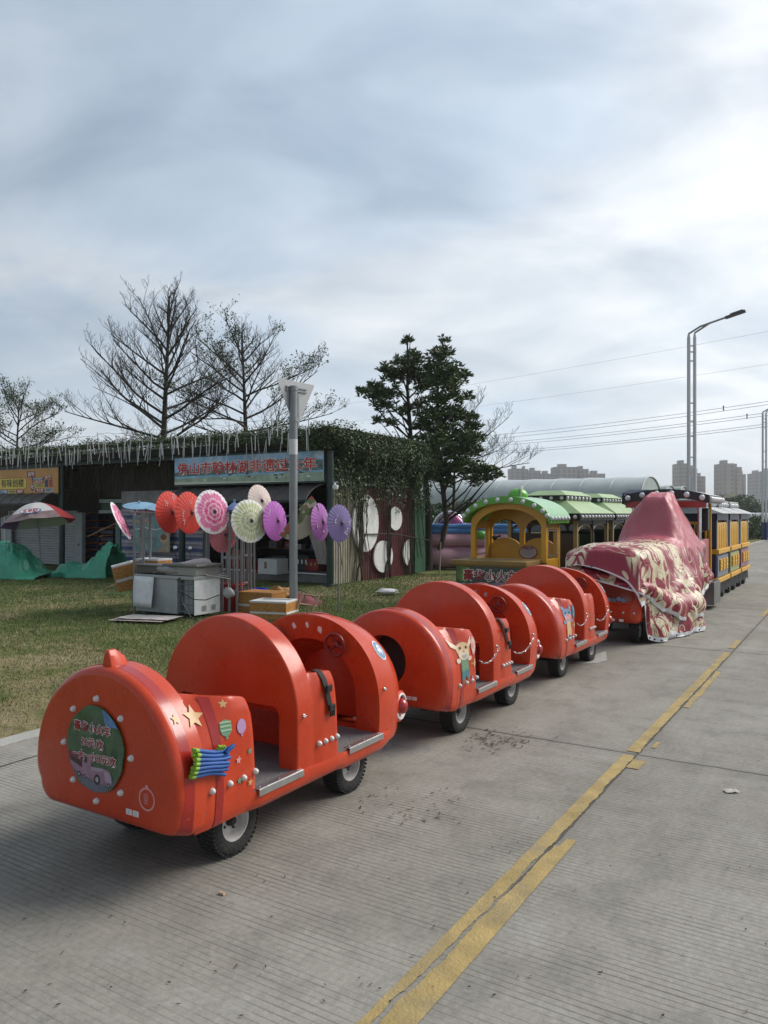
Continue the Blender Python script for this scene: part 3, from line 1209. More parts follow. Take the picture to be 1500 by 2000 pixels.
    for y in (-0.17, 0.17):
        mb.box((0.95, y, 0.196), (1.50, 0.04, 0.03))
    mb.box((1.86, 0, 0.18), (0.34, 0.05, 0.03))
    mb.build('chassis_frame', BLACK, t)
    # ---- small stickers on the rear
    for y in (-0.178, -0.218):
        mb = MB()
        mb.box((-0.0015, y, 0.308), (0.002, 0.032, 0.022))
        s_ = mb.build('sticker', STK['white'], shell)
        mb = MB()
        for k in range(3):
            mb.box((-0.003, y, 0.314-k*0.006), (0.001, 0.022-(k % 2)*0.006, 0.0022))
        mb.build('print', STK['grey'], s_)
    return t, shell


RX = (0, -1, 0)
RY = (0, 0, 1)


def rear_sign(t, shell):
    """round printed price board closing the hole of the last car"""
    hc, R = (0.02, 0.53), 0.178
    mb = MB()
    n = 40
    prof = [(R+0.003*math.sin(5*a)+0.002*math.sin(11*a), a) for a in [2*math.pi*i/n for i in range(n)]]
    ring = [(hc[0]+r*math.cos(a), hc[1]+r*math.sin(a)) for r, a in prof]
    mb.prism(ring, -0.012, -0.006, lambda a, b, h: (h, a, b))
    pic = mat('printed_trees', (0.04, 0.10, 0.035), rough=0.35, var=0.7, vs=16, dirt=0.75, dcol=(0.12, 0.16, 0.15), ds=13, coat=0.2)
    sign = mb.build('price_board', pic, t)
    def P(poly, m, name, lay):
        mb = MB()
        mb.flat(poly, lambda a, b: (-0.0122-lay*0.00025, hc[0]-a, hc[1]+b))
        return mb.build(name, m, sign)
    # local picture coordinates: a to the right, b up
    def clipc(poly, r=R-0.002):
        return [(a*min(1, r/max(1e-6, math.hypot(a, b))), b*min(1, r/max(1e-6, math.hypot(a, b)))) for a, b in poly]
    def arc(a0, a1, n=14, r=R-0.002):
        return [(r*math.cos(a0+(a1-a0)*i/n), r*math.sin(a0+(a1-a0)*i/n)) for i in range(n+1)]
    P(arc(math.radians(200), math.radians(318)), mat('print_asphalt', (0.12, 0.125, 0.16), rough=0.35, var=0.2, vs=30), 'picture', 0)
    P(arc(math.radians(36), math.radians(76), 8)+[(0.065, 0.115), (0.085, 0.09), (0.10, 0.105)], mat('print_sky', (0.10, 0.22, 0.42), rough=0.35, var=0.4, vs=25), 'picture', 1)
    pk = mat('print_pink', (0.30, 0.17, 0.24), rough=0.35, var=0.25, vs=30)
    pd = mat('print_dark', (0.035, 0.02, 0.03), rough=0.35)
    pl = mat('print_pale', (0.36, 0.28, 0.36), rough=0.35)
    pr = mat('print_maroon', (0.15, 0.03, 0.05), rough=0.35)
    P(clipc([(-0.17, -0.035), (-0.155, -0.025), (-0.085, -0.045), (-0.07, -0.055), (-0.07, -0.125), (-0.12, -0.112), (-0.17, -0.09)]), pr, 'picture', 2)
    P(clipc([(-0.168, -0.068), (-0.075, -0.090), (-0.072, -0.118), (-0.12, -0.108), (-0.165, -0.085)]), pk, 'picture', 3)
    P([(-0.15, -0.05), (-0.085, -0.065), (-0.085, -0.085), (-0.15, -0.066)], pd, 'picture', 4)
    P([(-0.075, -0.035), (-0.062, -0.025), (-0.02, -0.032), (-0.018, -0.075), (0.06, -0.070), (0.092, -0.075), (0.108, -0.095), (0.112, -0.125), (0.095, -0.135), (0.03, -0.138), (-0.03, -0.125), (-0.078, -0.115)], pk, 'picture', 5)
    P([(-0.066, -0.032), (-0.045, -0.030), (-0.046, -0.065), (-0.066, -0.062)], pd, 'picture', 6)
    P([(-0.018, -0.075), (0.055, -0.072), (0.05, -0.086), (-0.018, -0.09)], pl, 'picture', 6)
    P([(0.06, -0.08), (0.095, -0.082), (0.106, -0.10), (0.105, -0.122), (0.07, -0.124)], pl, 'picture', 6)
    for cx, cy, r in ((0.018, -0.122, 0.022), (-0.098, -0.118, 0.012), (-0.06, -0.122, 0.01), (0.09, -0.135, 0.011)):
        P(ell(cx, cy, r*0.9, r, 16), pd, 'picture', 7)
        P(ell(cx, cy, r*0.45, r*0.5, 12), STK['grey'], 'picture', 8)
    wt = mat('print_white', (0.70, 0.66, 0.66), rough=0.35)
    rt = mat('print_red', (0.30, 0.012, 0.018), rough=0.35)
    for body, b, size, a in (('豪华小火车', 0.083, 0.044, -0.012), ('20元/次', 0.022, 0.040, -0.01), ('一大一小30元/次', -0.036, 0.038, 0.0)):
        for bold, m, lay in ((0.0032, wt, 0.0150), (0.0008, rt, 0.0166)):
            text_mesh('lettering', body, size, axes((-lay, hc[0]-a, hc[1]+b), RX, RY), m, sign, bold=bold, depth=0.0003, spacing=1.12 if len(body) == 5 else 0.98)
    # ring of pearl studs
    for k in range(8):
        a = 2*math.pi*k/8+math.radians(90)
        stud(shell, (0.001, hc[0]+0.212*math.cos(a), hc[1]-0.005+0.212*math.sin(a)), (-1, 0, 0), r=0.0132)
    # round warning sticker with a little knob on top
    c = (-0.282, 0.378)
    mb = MB()
    mb.rings([[(-0.0016, c[0]+r*math.cos(q), c[1]+r*math.sin(q)) for q in [2*math.pi*i/30 for i in range(30)]] for r in (0.046, 0.039)])
    mb.flat(ell(c[0], c[1]+0.050, 0.009, 0.007, 10), lambda a, b: (-0.0017, a, b))
    ws = mb.build('warning_sticker', STK['pink'], shell)
    mb = MB()
    for k in range(7):
        w = 0.026 if k in (1, 2, 3, 4) else 0.018
        mb.box((-0.0018, c[0]+0.004, c[1]+0.020-k*0.0062), (0.001, w, 0.0022))
    mb.build('print', STK['pink'], ws)


U0 = (2.08, 4.33, 6.46)
car1, shell1 = ride_car(U0[0], 'last red ride train car with the round price board on its rear end', 'sign')
rear_sign(car1, shell1)
car2, shell2 = ride_car(U0[1], 'middle red ride train car with a deer sticker and round hole in its rear', 'deer')
car3, shell3 = ride_car(U0[2], 'farthest open red ride train car with a blue hippo sticker, coupled to the covered front', 'hippo')


def sp(px, py, u0, v=CV-0.45+0.9):
    u, z = on_v(px, py, v)
    return u-u0, z


def panel_of(t):
    return [c for c in t.children if c.name.startswith('side_panel')][0]


def car1_decals():
    p = panel_of(car1)

    def q(zx, zy):
        return sp(40+zx/3, 1180+zy/3, U0[0])
    for (zx, zy, r, m) in ((998, 692, 0.022, 'gold'), (1092, 675, 0.045, 'gold'), (1222, 590, 0.020, 'gold'), (1340, 858, 0.016, 'green'),
                           (1274, 912, 0.019, 'pink'), (1280, 1032, 0.017, 'green'), (1345, 1042, 0.018, 'gold')):
        x, z = q(zx, zy)
        side_decal(star(x, z, r, 0.15), STK[m], 'star_sticker', p, eps=0.0045)
    x, z = q(1216, 728)
    b = side_decal(ell(x, z, 0.029, 0.034, 22), STK['green'], 'balloon_sticker', p)
    for k in (-0.016, 0.0, 0.016):
        side_decal([(x-0.026, z+k+0.004), (x+0.026, z+k+0.002), (x+0.026, z+k+0.009), (x-0.026, z+k+0.011)], STK['lgreen'], 'print', b, eps=0.006)
    side_decal([(x, z-0.030), (x+0.009, z-0.044), (x-0.009, z-0.044)], STK['green'], 'print', b)
    x, z = q(1297, 715)
    b = side_decal(ell(x, z, 0.027, 0.031, 22), STK['purple'], 'balloon_sticker', p)
    side_decal([(x, z-0.028), (x+0.008, z-0.040), (x-0.008, z-0.040)], STK['purple'], 'print', b)


car1_decals()


def animal_sticker(t, u0, kind):
    """a cheerful cartoon animal holding a balloon, on the side panel"""
    p = panel_of(t)
    X0, Z0 = (0.265, 0.56)
    skin = STK['cream'] if kind == 'deer' else STK['blue']
    face = STK['tan'] if kind == 'deer' else STK['blue']
    muzzle = STK['cream'] if kind == 'deer' else STK['pink']
    d = lambda poly, m, e: side_decal([(X0+(a*1.35 if a < 0.085 else a+0.02), Z0+b) for a, b in poly], m, 'print', base, eps=e)
    base = side_decal([(X0+a*1.35, Z0+b) for a, b in ell(0, 0.045, 0.052, 0.05, 24)], face, 'animal_sticker', p, eps=0.004)
    # ears
    if kind == 'deer':
        d([(-0.035, 0.07), (-0.095, 0.125), (-0.085, 0.075), (-0.045, 0.05)], skin, 0.0042)
        d([(0.035, 0.075), (0.075, 0.13), (0.075, 0.08), (0.045, 0.055)], skin, 0.0042)
        d([(-0.022, 0.088), (-0.030, 0.14), (-0.022, 0.145), (-0.010, 0.09)], STK['brown'], 0.0042)
    else:
        d(ell(-0.035, 0.10, 0.014, 0.016, 12), skin, 0.0042)
        d(ell(0.035, 0.10, 0.014, 0.016, 12), skin, 0.0042)
    d(ell(0, 0.015, 0.046, 0.034, 22), muzzle, 0.0055)
    d([(-0.022, 0.012), (0.024, 0.014), (0.016, -0.008), (-0.010, -0.010)], STK['grey'], 0.0065)
    for s in (-1, 1):
        d(ell(s*0.022, 0.060, 0.007, 0.009, 12), STK['black'], 0.0065)
    d(ell(0, 0.037, 0.007, 0.005, 10), STK['brown'], 0.0068)
    # body
    d([(-0.030, -0.015), (0.030, -0.015), (0.042, -0.092), (-0.034, -0.098)], STK['green'] if kind == 'deer' else STK['tan'], 0.005)
    d([(-0.035, -0.09), (0.044, -0.088), (0.05, -0.145), (0.022, -0.147), (0.008, -0.118), (-0.004, -0.148), (-0.034, -0.150)], STK['teal'] if kind == 'deer' else STK['tan'], 0.0053)
    for s in (-1, 1):
        d(ell(s*0.052, -0.018, 0.020, 0.016, 14), skin, 0.0046)
    for k in range(5):
        d(ell(-0.016+0.014*k*0.8, -0.045-0.018*(k % 2), 0.0045, 0.0055, 10), STK['lgreen'] if kind == 'deer' else STK['cream'], 0.0062)
    d(ell(-0.02, -0.160, 0.015, 0.013, 12), STK['brown'] if kind == 'deer' else STK['blue'], 0.0046)
    d(ell(0.036, -0.156, 0.015, 0.013, 12), STK['brown'] if kind == 'deer' else STK['blue'], 0.0046)
    # balloon
    bx, bz = 0.108, 0.058
    d(ell(bx, bz, 0.036, 0.062, 24), STK['pink'] if kind == 'deer' else STK['teal'], 0.0044)
    d(ell(bx, bz, 0.026, 0.046, 20), STK['cream'] if kind == 'deer' else STK['blue'], 0.0052)
    d([(bx, bz+0.03), (bx+0.018, bz), (bx, bz-0.03), (bx-0.018, bz)], STK['pink'] if kind == 'deer' else STK['teal'], 0.006)
    d([(0.118, -0.03), (0.135, -0.062), (0.118, -0.095), (0.102, -0.062)], STK['tan'], 0.0046)
    d(star(0.076, -0.06, 0.013), STK['gold'], 0.0046)
    d(ell(0.088, -0.165, 0.016, 0.024, 8), STK['purple'], 0.0046)


animal_sticker(car2, U0[1], 'deer')
animal_sticker(car3, U0[2], 'hippo')
belt(car1, 0.945, 0.728, 0.185, 0.22)
belt(car2, 0.90, 0.728, 0.190, 0.42)
for t in (car2, car3):
    chain(t, (0.79, -0.470, 0.545), (0.49, -0.452, 0.50), 0.055, 12)
    chain(t, (1.485, -0.470, 0.525), (1.09, -0.455, 0.47), 0.055, 14)


def coupling(t, shell):
    """chrome socket and black hose at the rear of a car"""
    mb = MB()
    mb.lathe([(0.042, 0.0), (0.042, 0.006), (0.034, 0.009), (0.026, 0.010), (0.024, 0.022), (0.012, 0.024), (0.0002, 0.024)], 22)
    s = mb.build('cable_socket', CHROME, shell, smooth=45)
    s.matrix_local = zto((-1, 0, 0), (0.0, -0.02, 0.335))
    mb = MB()
    mb.tube([(-0.02, -0.02, 0.335), (-0.06, -0.03, 0.325), (-0.095, -0.05, 0.28), (-0.10, -0.07, 0.22), (-0.09, -0.085, 0.14), (-0.13, -0.09, 0.085), (-0.20, -0.08, 0.10), (-0.27, -0.05, 0.19)], 0.0135, 8)
    mb.build('cable', WEB, t, smooth=60)


coupling(car2, shell2)
coupling(car3, shell3)

# ---- foam-tube bundles strapped to the last car
FOAM = mat('blue_foam', (0.022, 0.095, 0.33), rough=0.55, var=0.15, vs=12)
FOAMG = mat('lime_foam', (0.22, 0.38, 0.03), rough=0.55)


def bundle(sg, label):
    x0, z0 = sp(40+1100/3, 1180+925/3, U0[0])
    y = sg*(side_y(x0, z0)+0.022)
    pw = car1_matrix @ Vector((x0, y, z0))
    t = thing('balloon_bundle', label, 'balloons', pw, RZ)
    t.rotation_euler = (0, math.radians(13), RZ)
    rnd = random.Random(3)
    mb, mg = MB(), MB()
    for k in range(14):
        r, c = k % 7, k//7
        zz = (r-3)*0.0155
        yy = sg*(0.003+0.013*c)-sg*0.0015*(r-3)**2*0.8
        ln = 0.085+rnd.uniform(-0.008, 0.006)
        pinch = 1-0.12
        pts = [(-ln, yy, zz*1.06), (-0.04, yy, zz*0.95), (0.0, yy, zz*0.86), (0.045, yy, zz*0.92), (ln, yy, zz*1.05+rnd.uniform(-0.002, 0.006))]
        mb.tube(pts, [0.0078]*5, 7)
        mb.ball(pts[-1], 0.0085, 7)
        mg.tube([(-ln-0.016, yy, zz*1.07), (-ln+0.004, yy, zz*1.06)], 0.0088, 7)
    for k in range(3):
        mb.tube([(0.06, sg*0.02, 0.04), (0.07+0.012*k, sg*0.024, 0.062+0.004*k)], 0.0085, 7)
        mg.tube([(-0.06+0.012*k, -sg*0.010, 0.036), (0.02+0.012*k, -sg*0.004, 0.036), (0.025+0.014*k, sg*0.012, 0.066)], 0.008, 7)
    mb.build('blue_tubes', FOAM, t, smooth=60)
    mg.build('green_tubes', FOAMG, t, smooth=60)


car1_matrix = Matrix.Translation(UV(U0[0], CV, 0)) @ Matrix.Rotation(RZ, 4, 'Z')
bundle(-1, 'blue and lime balloon bundle tied to the near side of the last red car')
bundle(1, 'blue balloon bundle mostly hidden on the far side of the last red car')
# ------------------------------------------------------------------ vegetation helpers
LEAF_D = mat('leaf_dark', (0.026, 0.054, 0.018), rough=0.42, spec=0.5)
LEAF_M = mat('leaf_mid', (0.046, 0.088, 0.026), rough=0.42, spec=0.5)
LEAF_L = mat('leaf_light', (0.095, 0.140, 0.040), rough=0.45, spec=0.5)
LEAF_Y = mat('leaf_yellow', (0.13, 0.12, 0.030), rough=0.5)
VINE = mat('dry_vine', (0.072, 0.058, 0.043), rough=0.9, var=0.3, vs=8)
BARK = mat('bark', (0.062, 0.052, 0.042), rough=0.9, var=0.3, vs=6, bump=0.6, bs=30)
BARKD = mat('bark_dark', (0.032, 0.027, 0.022), rough=0.9, var=0.3, vs=6, bump=0.6, bs=30)


def unit(a):
    return a/np.maximum(1e-9, np.linalg.norm(a, axis=1, keepdims=True))


def leaf_mesh(name, base, direc, length, width, mats, probs, parent=None, fold=0.25, rng=RNG):
    """one folded rhombic leaf (2 quads as 4 tris) per base point, growing along direc"""
    n = len(base)
    d = unit(direc)
    side = unit(np.cross(d, rng.normal(size=(n, 3))))
    nor = np.cross(side, d)
    ln = np.asarray(length).reshape(-1, 1)*np.ones((n, 1))
    w = np.asarray(width).reshape(-1, 1)*np.ones((n, 1))
    p0 = base
    mid = base+d*ln*0.45-nor*w*fold
    p1 = base+d*ln*0.5+side*w*0.5
    p2 = base+d*ln*0.5-side*w*0.5
    tip = base+d*ln-nor*w*fold*0.8
    V = np.stack([p0, p1, tip, p2], 1).reshape(-1, 3)
    k = np.arange(n)[:, None]*4
    F = np.concatenate([k+np.array([[0, 1, 2]]), k+np.array([[0, 2, 3]])], 1).reshape(-1, 3)
    mi = rng.choice(len(mats), size=n, p=probs).repeat(2)
    return mesh_np(name, V, F, mats, parent, mi)


def rnd_dirs(n, up=0.0, rng=RNG):
    d = unit(rng.normal(size=(n, 3)))
    d[:, 2] += up
    return unit(d)


# ------------------------------------------------------------------ vine-covered shed, stalls
UF, VR = 13.3, -9.74                       # front row of posts, right-hand side wall
SH = UV(UF, VR, 0)                         # local x into the shed, local y to the left


def fy(px, u=UF):
    """local y of image column px on the front plane u"""
    return VR-on_u(px, 1005, u)[0]


def fz(px, py, u=UF):
    return on_u(px, py, u)[1]


DGREEN = mat('dark_green_post', (0.012, 0.034, 0.030), rough=0.4, var=0.2, dirt=0.3)
DARKWALL = mat('dark_boards', (0.055, 0.045, 0.037), rough=0.9, var=0.5, vs=5, stretch=(1, 6, 0.6))
SHUT = mat('shutter_grey', (0.42, 0.44, 0.45), rough=0.5, var=0.08, dirt=0.4, ds=4)
GREYP = mat('grey_panel', (0.33, 0.36, 0.37), rough=0.5, var=0.1, dirt=0.3)
AWN = mat('awning_brown', (0.075, 0.066, 0.062), rough=0.45, var=0.2)
DECK = mat('canopy_deck', (0.022, 0.020, 0.016), rough=0.95, var=0.4)
CONCW = mat('plinth_concrete', (0.20, 0.195, 0.185), rough=0.9, var=0.25, vs=4, dirt=0.5, bump=0.3)

shed = thing('shed', 'long low shed with dark back walls under a roof overgrown by creepers', 'shed', SH, RZ)
mb = MB()
mb.box((2.05, 6.5, 3.02), (4.5, 12.9, 0.16))
mb.build('roof', DECK, shed)
mb = MB()
mb.box((4.15, 3.0, 1.45), (0.1, 6.0, 2.9))
mb.box((1.85, 12.4, 1.45), (0.1, 15.6, 2.9))
mb.build('back_wall', DARKWALL, shed)
mb = MB()
mb.box((0.05, 6.5, 2.89), (0.12, 12.9, 0.10))
mb.build('front_beam', DGREEN, shed)
# curtain wall of dead vines over the middle bay
mb = MB()
rv = random.Random(5)
for i in range(520):
    y = rv.uniform(-0.2, 12.4)
    x = rv.uniform(0.15, 1.0)
    z1 = 2.93
    z0 = z1-rv.uniform(0.3, 1.0)
    mb.tube([(x, y, z1), (x+rv.uniform(-0.1, 0.1), y+rv.uniform(-0.12, 0.12), (z0+z1)/2), (x+rv.uniform(-0.15, 0.15), y+rv.uniform(-0.1, 0.1), z0)], [0.008, 0.006, 0.003], 3)
tag(mb.build('hanging_vines', VINE, shed), kind='stuff')
# fascia boards between the awnings
mb = MB()
mb.box((1.05, 6.5, 2.38), (0.06, 3.9, 0.75))
mb.build('fascia_board', DARKWALL, shed)
mb = MB()
mb.box((1.0, 6.9, 1.88), (0.10, 3.4, 0.10))
mb.build('fascia_board', GREYP, shed)
mb = MB()
mb.box((1.06, 6.9, 1.73), (0.06, 3.4, 0.20))
mb.build('fascia_board', mat('green_board', (0.055, 0.10, 0.075), rough=0.6, var=0.2), shed)
mb = MB()
mb.box((1.0, 6.9, 1.58), (0.12, 3.4, 0.09))
mb.build('fascia_board', GREYP, shed)

# side wall facing the road, corrugated sheets
MAROON = mat('maroon_sheet', (0.16, 0.038, 0.046), rough=0.6, var=0.25, vs=3, dirt=0.7, dcol=(0.17, 0.13, 0.11), ds=5, stretch=(1, 1, 0.35))
CREAM = mat('cream_sheet', (0.42, 0.39, 0.30), rough=0.6, var=0.2, vs=3, dirt=0.7, dcol=(0.14, 0.11, 0.07), ds=5, stretch=(1, 1, 0.3))


def corrugated(x0, x1, z0, z1, y, m, name, parent, pitch=0.09, amp=0.014):
    n = int((x1-x0)/pitch*6)
    lo, hi = [], []
    for i in range(n+1):
        x = x0+(x1-x0)*i/n
        ph = (x/pitch) % 1.0
        d = amp*(1 if ph < 0.35 else -1 if 0.5 < ph < 0.85 else (0.425-ph)/0.075 if ph < 0.5 else (ph-0.925)/0.075)
        lo.append((x, y-d, z0))
        hi.append((x, y-d, z1))
    mb = MB()
    mb.rings([lo, hi], closed=False)
    return mb.build(name, m, parent)


def wx(px):
    return on_v(px, 1005, VR)[0]-UF


def wz(px, py):
    return on_v(px, py, VR)[1]


corrugated(0.10, wx(709), -0.03, 2.2, 0.02, CREAM, 'side_wall', shed)
corrugated(wx(709), wx(802), -0.03, 2.2, 0.02, MAROON, 'side_wall', shed)
mb = MB()
mb.box(((wx(802)+4.2)/2, 0.05, 1.3), (4.2-wx(802), 0.04, 2.6))
mb.box((2.1, 0.04, 2.55), (4.2, 0.03, 0.72))
mb.build('side_wall', DARKWALL, shed)
mb = MB()
mb.tube([(0.2, -0.05, 2.20), (1.4, -0.06, 2.185), (wx(800), -0.05, 2.20)], 0.028, 8)
mb.build('pipe', GREYP, shed, smooth=60)
mb = MB()
mb.tube([(wx(705), -0.10, wz(705, 1043)), (wx(760), -0.12, wz(760, 1043)), (wx(840), -0.16, wz(840, 1057))], [0.014, 0.02, 0.012], 6)
mb.build('branch_rail', BARKD, shed)
# green netting at the far end of the side wall
mb = MB()
NET = mat('green_net', (0.022, 0.085, 0.040), rough=0.8, var=0.25, stretch=(9, 9, 1))
mb.box((wx(818), -0.03, 0.95), (0.55, 0.02, 1.9))
mb.build('netting', NET, shed)

# creeper: leaves on the roof, spilling over the side wall
creeper = thing('creeper', 'dense green creeper sprawling over the shed roof and hanging down its side wall', 'creeper', SH, RZ)


def creeper_leaves():
    B, Dn, Ln = [], [], []
    r = np.random.default_rng(11)
    # roof top mat: lumpy ridge along the front, thicker to the right
    n = 30000
    y = r.uniform(-0.35, 13.0, n)
    x = r.uniform(-0.25, 4.3, n)*r.uniform(0.0, 1, n)**0.6
    lump = np.array([noise.noise((a*0.8, b*0.9, 0)) for a, b in zip(x, y)])
    lump2 = np.array([noise.noise((a*2.7, b*2.9, 4)) for a, b in zip(x, y)])
    h = 0.38+0.18*lump+0.15*lump2
    z = 3.08+h*r.uniform(0.05, 1.0, n)
    B.append(np.stack([x, y, z], 1))
    Dn.append(rnd_dirs(n, 0.35, r))
    # thick spill over the side wall and front right corner
    n = 46000
    x = r.uniform(-0.35, 4.55, n)
    deep = np.array([0.62+0.40*noise.noise((a*1.3, 5, 0))+0.22*noise.noise((a*4.1, 2, 0)) for a in x])
    deep *= np.clip(0.35+x*0.6, 0.35, 1.15)
    f = r.uniform(0, 1, n)**1.15
    z = 3.36-f*(deep+0.12)
    bul = np.sin(np.clip(f, 0, 1)*math.pi)*0.16
    y = -0.10-bul-r.uniform(0, 0.20, n)
    B.append(np.stack([x, y, z], 1))
    d = rnd_dirs(n, -0.8, r)
    d[:, 1] -= 0.4
    Dn.append(unit(d))
    # front fringe: sparse on the left, fuller at the right
    n = 16000
    y = 13.0*r.uniform(0, 1, n)**1.7-0.3
    x = -0.12-r.uniform(0, 0.22, n)
    full = np.clip(1.0-y/5.0, 0.18, 1)
    z = 3.38-r.uniform(0, 1, n)*0.42*full-0.05
    B.append(np.stack([x, y, z], 1))
    d = rnd_dirs(n, -0.3, r)
    Dn.append(d)
    # trailing strands
    for k in range(170):
        xx = r.uniform(0.1, 4.4)
        ln = r.uniform(0.25, 1.25)
        m = int(ln*46)
        t = np.linspace(0, 1, m)
        sx = xx+0.10*np.sin(t*3+k)
        B.append(np.stack([sx+r.normal(0, 0.03, m), -0.20-0.06*np.cos(t*4+k)+r.normal(0, 0.03, m), 2.75-t*ln], 1))
        Dn.append(rnd_dirs(m, -0.8, r))
    B, Dn = np.concatenate(B), np.concatenate(Dn)
    n = len(B)
    tag(leaf_mesh('foliage', B, Dn, r.uniform(0.035, 0.085, n), r.uniform(0.018, 0.040, n), [LEAF_D, LEAF_M, LEAF_L, LEAF_Y, VINE], [0.22, 0.36, 0.24, 0.04, 0.14], creeper, rng=r), kind='stuff')


creeper_leaves()
rv = random.Random(8)
mb = MB()
for k in range(34):                                  # stems creeping down the side wall
    x = rv.uniform(0.15, 4.6)
    ln = rv.choice([0.7, 1.0, 1.2, 2.6, 3.0])
    pts = []
    for i in range(9):
        f = i/8
        pts.append((x+0.16*math.sin(f*5+k)+rv.uniform(-0.03, 0.03), -0.09-rv.uniform(0, 0.05), 3.0-f*min(ln, 3.0)))
    mb.tube(pts, [0.016-0.008*i/8 for i in range(9)], 5)
for px in (697, 752, 797):                            # three thick twisted stems rooted in the grass
    x = wx(px)
    for q in range(4):
        pts = [(x+0.10*math.sin(i*0.55+q*1.7)+(0.10 if i < 2 else 0)*(q-1.5), -0.095-0.02*(q % 3), 0.0+i*0.27) for i in range(12)]
        mb.tube(pts, [0.026-0.0012*i for i in range(12)], 6)
mb.build('vine_stems', VINE, creeper, smooth=60)
for k in range(0):
    pass
mb = MB()
for k in range(330):                                  # dry twigs along the roof edge
    y = rv.uniform(-0.3, 12.8)
    z = 3.08+rv.uniform(0, 0.34)
    a = Vector((-0.15-rv.uniform(0, 0.1), y, z))
    d = Vector((rv.uniform(-0.3, 0.1), rv.uniform(-0.5, 0.5), rv.uniform(-0.18, 0.24)))
    mb.tube([a, a+d*0.5+Vector((0, 0, 0.04)), a+d], [0.007, 0.005, 0.002], 3)
tag(mb.build('dry_twigs', VINE, creeper), kind='stuff')

# posts
def post(px, label):
    t = thing('canopy_post', label, 'post', UV(UF, VR-fy(px), 0), RZ, 'green posts holding up the canopy')
    mb = MB()
    mb.lathe([(0.078, -0.03), (0.078, 2.86)], 20)
    mb.build('shaft', DGREEN, t, smooth=50)
    mb = MB()
    mb.box((0, 0, 0.01), (0.26, 0.26, 0.03))
    mb.build('base_plate', DGREEN, t, bevel=0.004)
    return t


post(121, 'dark green canopy post between the orange banner and the shelf of bins')
post(356, 'dark green canopy post in front of the striped curtain')
post(645, 'dark green canopy post at the right front corner of the shed')


# banners --------------------------------------------------------------
def banner_frame(px0, px1, u, z0, z1):
    y0, y1 = VR-on_u(px0, 1005, u)[0], VR-on_u(px1, 1005, u)[0]
    return y0, y1


def banner(name, label, px0, px1, u, z0, z1, m):
    v0, v1 = on_u(px0, 1005, u)[0], on_u(px1, 1005, u)[0]
    vc, w = (v0+v1)/2, abs(v1-v0)
    t = thing(name, label, 'banner', UV(u, vc, z0), RZ)
    mb = MB()
    mb.box((0, 0, (z1-z0)/2), (0.03, w, z1-z0))
    b = mb.build('board', m, t)
    mb = MB()
    for zz in (-0.02, z1-z0+0.02):
        mb.box((0.01, 0, zz), (0.05, w+0.06, 0.035))
    mb.build('frame_rail', DGREEN, t)

    def P(poly, mm, lay, nm='picture'):
        """picture coordinates: a from the left 0..w, b from the bottom 0..h"""
        q = MB()
        q.flat(poly, lambda a, bb: (-0.0155-lay*0.0008, w/2-a, bb))
        return q.build(nm, mm, b)
    return t, b, w, z1-z0, P


LK = mat('print_lake', (0.26, 0.50, 0.72), rough=0.4, var=0.3, vs=3)
b2, b2b, w2, h2, P = banner('banner', 'blue lake photo banner with large red lettering over the middle stall', 342, 632, 13.18, 2.22, 2.86, LK)
P([(0, h2*0.62), (w2*0.3, h2*0.70), (w2*0.6, h2*0.78), (w2, h2*0.75), (w2, h2), (0, h2)], mat('print_cloud', (0.26, 0.46, 0.70), rough=0.4, var=0.35, vs=2.2, dirt=0.9, dcol=(0.78, 0.82, 0.86), ds=3), 0)
P([(0, h2*0.45), (w2*0.2, h2*0.60), (w2*0.45, h2*0.66), (w2*0.75, h2*0.78), (w2, h2*0.70), (w2, h2*0.36), (w2*0.5, h2*0.34), (0, h2*0.30)], mat('print_hill', (0.09, 0.16, 0.16), rough=0.4, var=0.6, vs=7, dirt=0.5, dcol=(0.3, 0.34, 0.36), ds=9), 1)
P([(0, 0), (w2, 0), (w2, h2*0.30), (w2*0.5, h2*0.27), (0, h2*0.22)], mat('print_shore', (0.32, 0.42, 0.32), rough=0.4, var=0.4, vs=4), 2)
P([(0, 0), (w2*0.9, 0), (w2*0.5, h2*0.06), (0, h2*0.10)], mat('print_sand', (0.6, 0.62, 0.52), rough=0.4), 3)
rb = random.Random(2)
for k in range(26):
    x, y = rb.uniform(0.4, w2-0.3), h2*rb.uniform(0.12, 0.34)
    P([(x, y), (x+rb.uniform(0.05, 0.22), y), (x+0.05, y+rb.uniform(0.01, 0.05))], rb.choice([STK['white'], STK['black'], STK['grey'], BLACK]), 4)
for bold, m, lay in ((0.016, STK['white'], 0.0205), (0.0045, mat('banner_red', (0.62, 0.014, 0.018), rough=0.4), 0.0222)):
    text_mesh('lettering', '佛山市翰林湖非遗过大年', 0.30, axes((-lay, 0.03, h2*0.555), RX, RY), m, b2b, bold=bold, depth=0.0004, width=w2*0.94+bold*1.5)

ORG = mat('print_orange', (0.58, 0.28, 0.075), rough=0.4, var=0.12, vs=3)
b1, b1b, w1, h1, P = banner('banner', 'orange snack stall banner with a yellow name panel and small price tags', -60, 114, 13.18, 2.09, 2.79, ORG)
R0 = w1*60/174*1.18      # part beyond the frame
tagm = {'y': mat('print_yellow', (0.78, 0.60, 0.09), rough=0.4), 'm': mat('print_maroon2', (0.30, 0.03, 0.06), rough=0.4), 'n': mat('print_navy', (0.03, 0.04, 0.14), rough=0.4),
        'b': mat('print_blue', (0.10, 0.24, 0.42), rough=0.4), 'g': mat('print_palegrey', (0.46, 0.48, 0.50), rough=0.4), 'l': mat('print_lemon', (0.55, 0.50, 0.12), rough=0.4), 'r': mat('print_scarlet', (0.42, 0.04, 0.04), rough=0.4)}


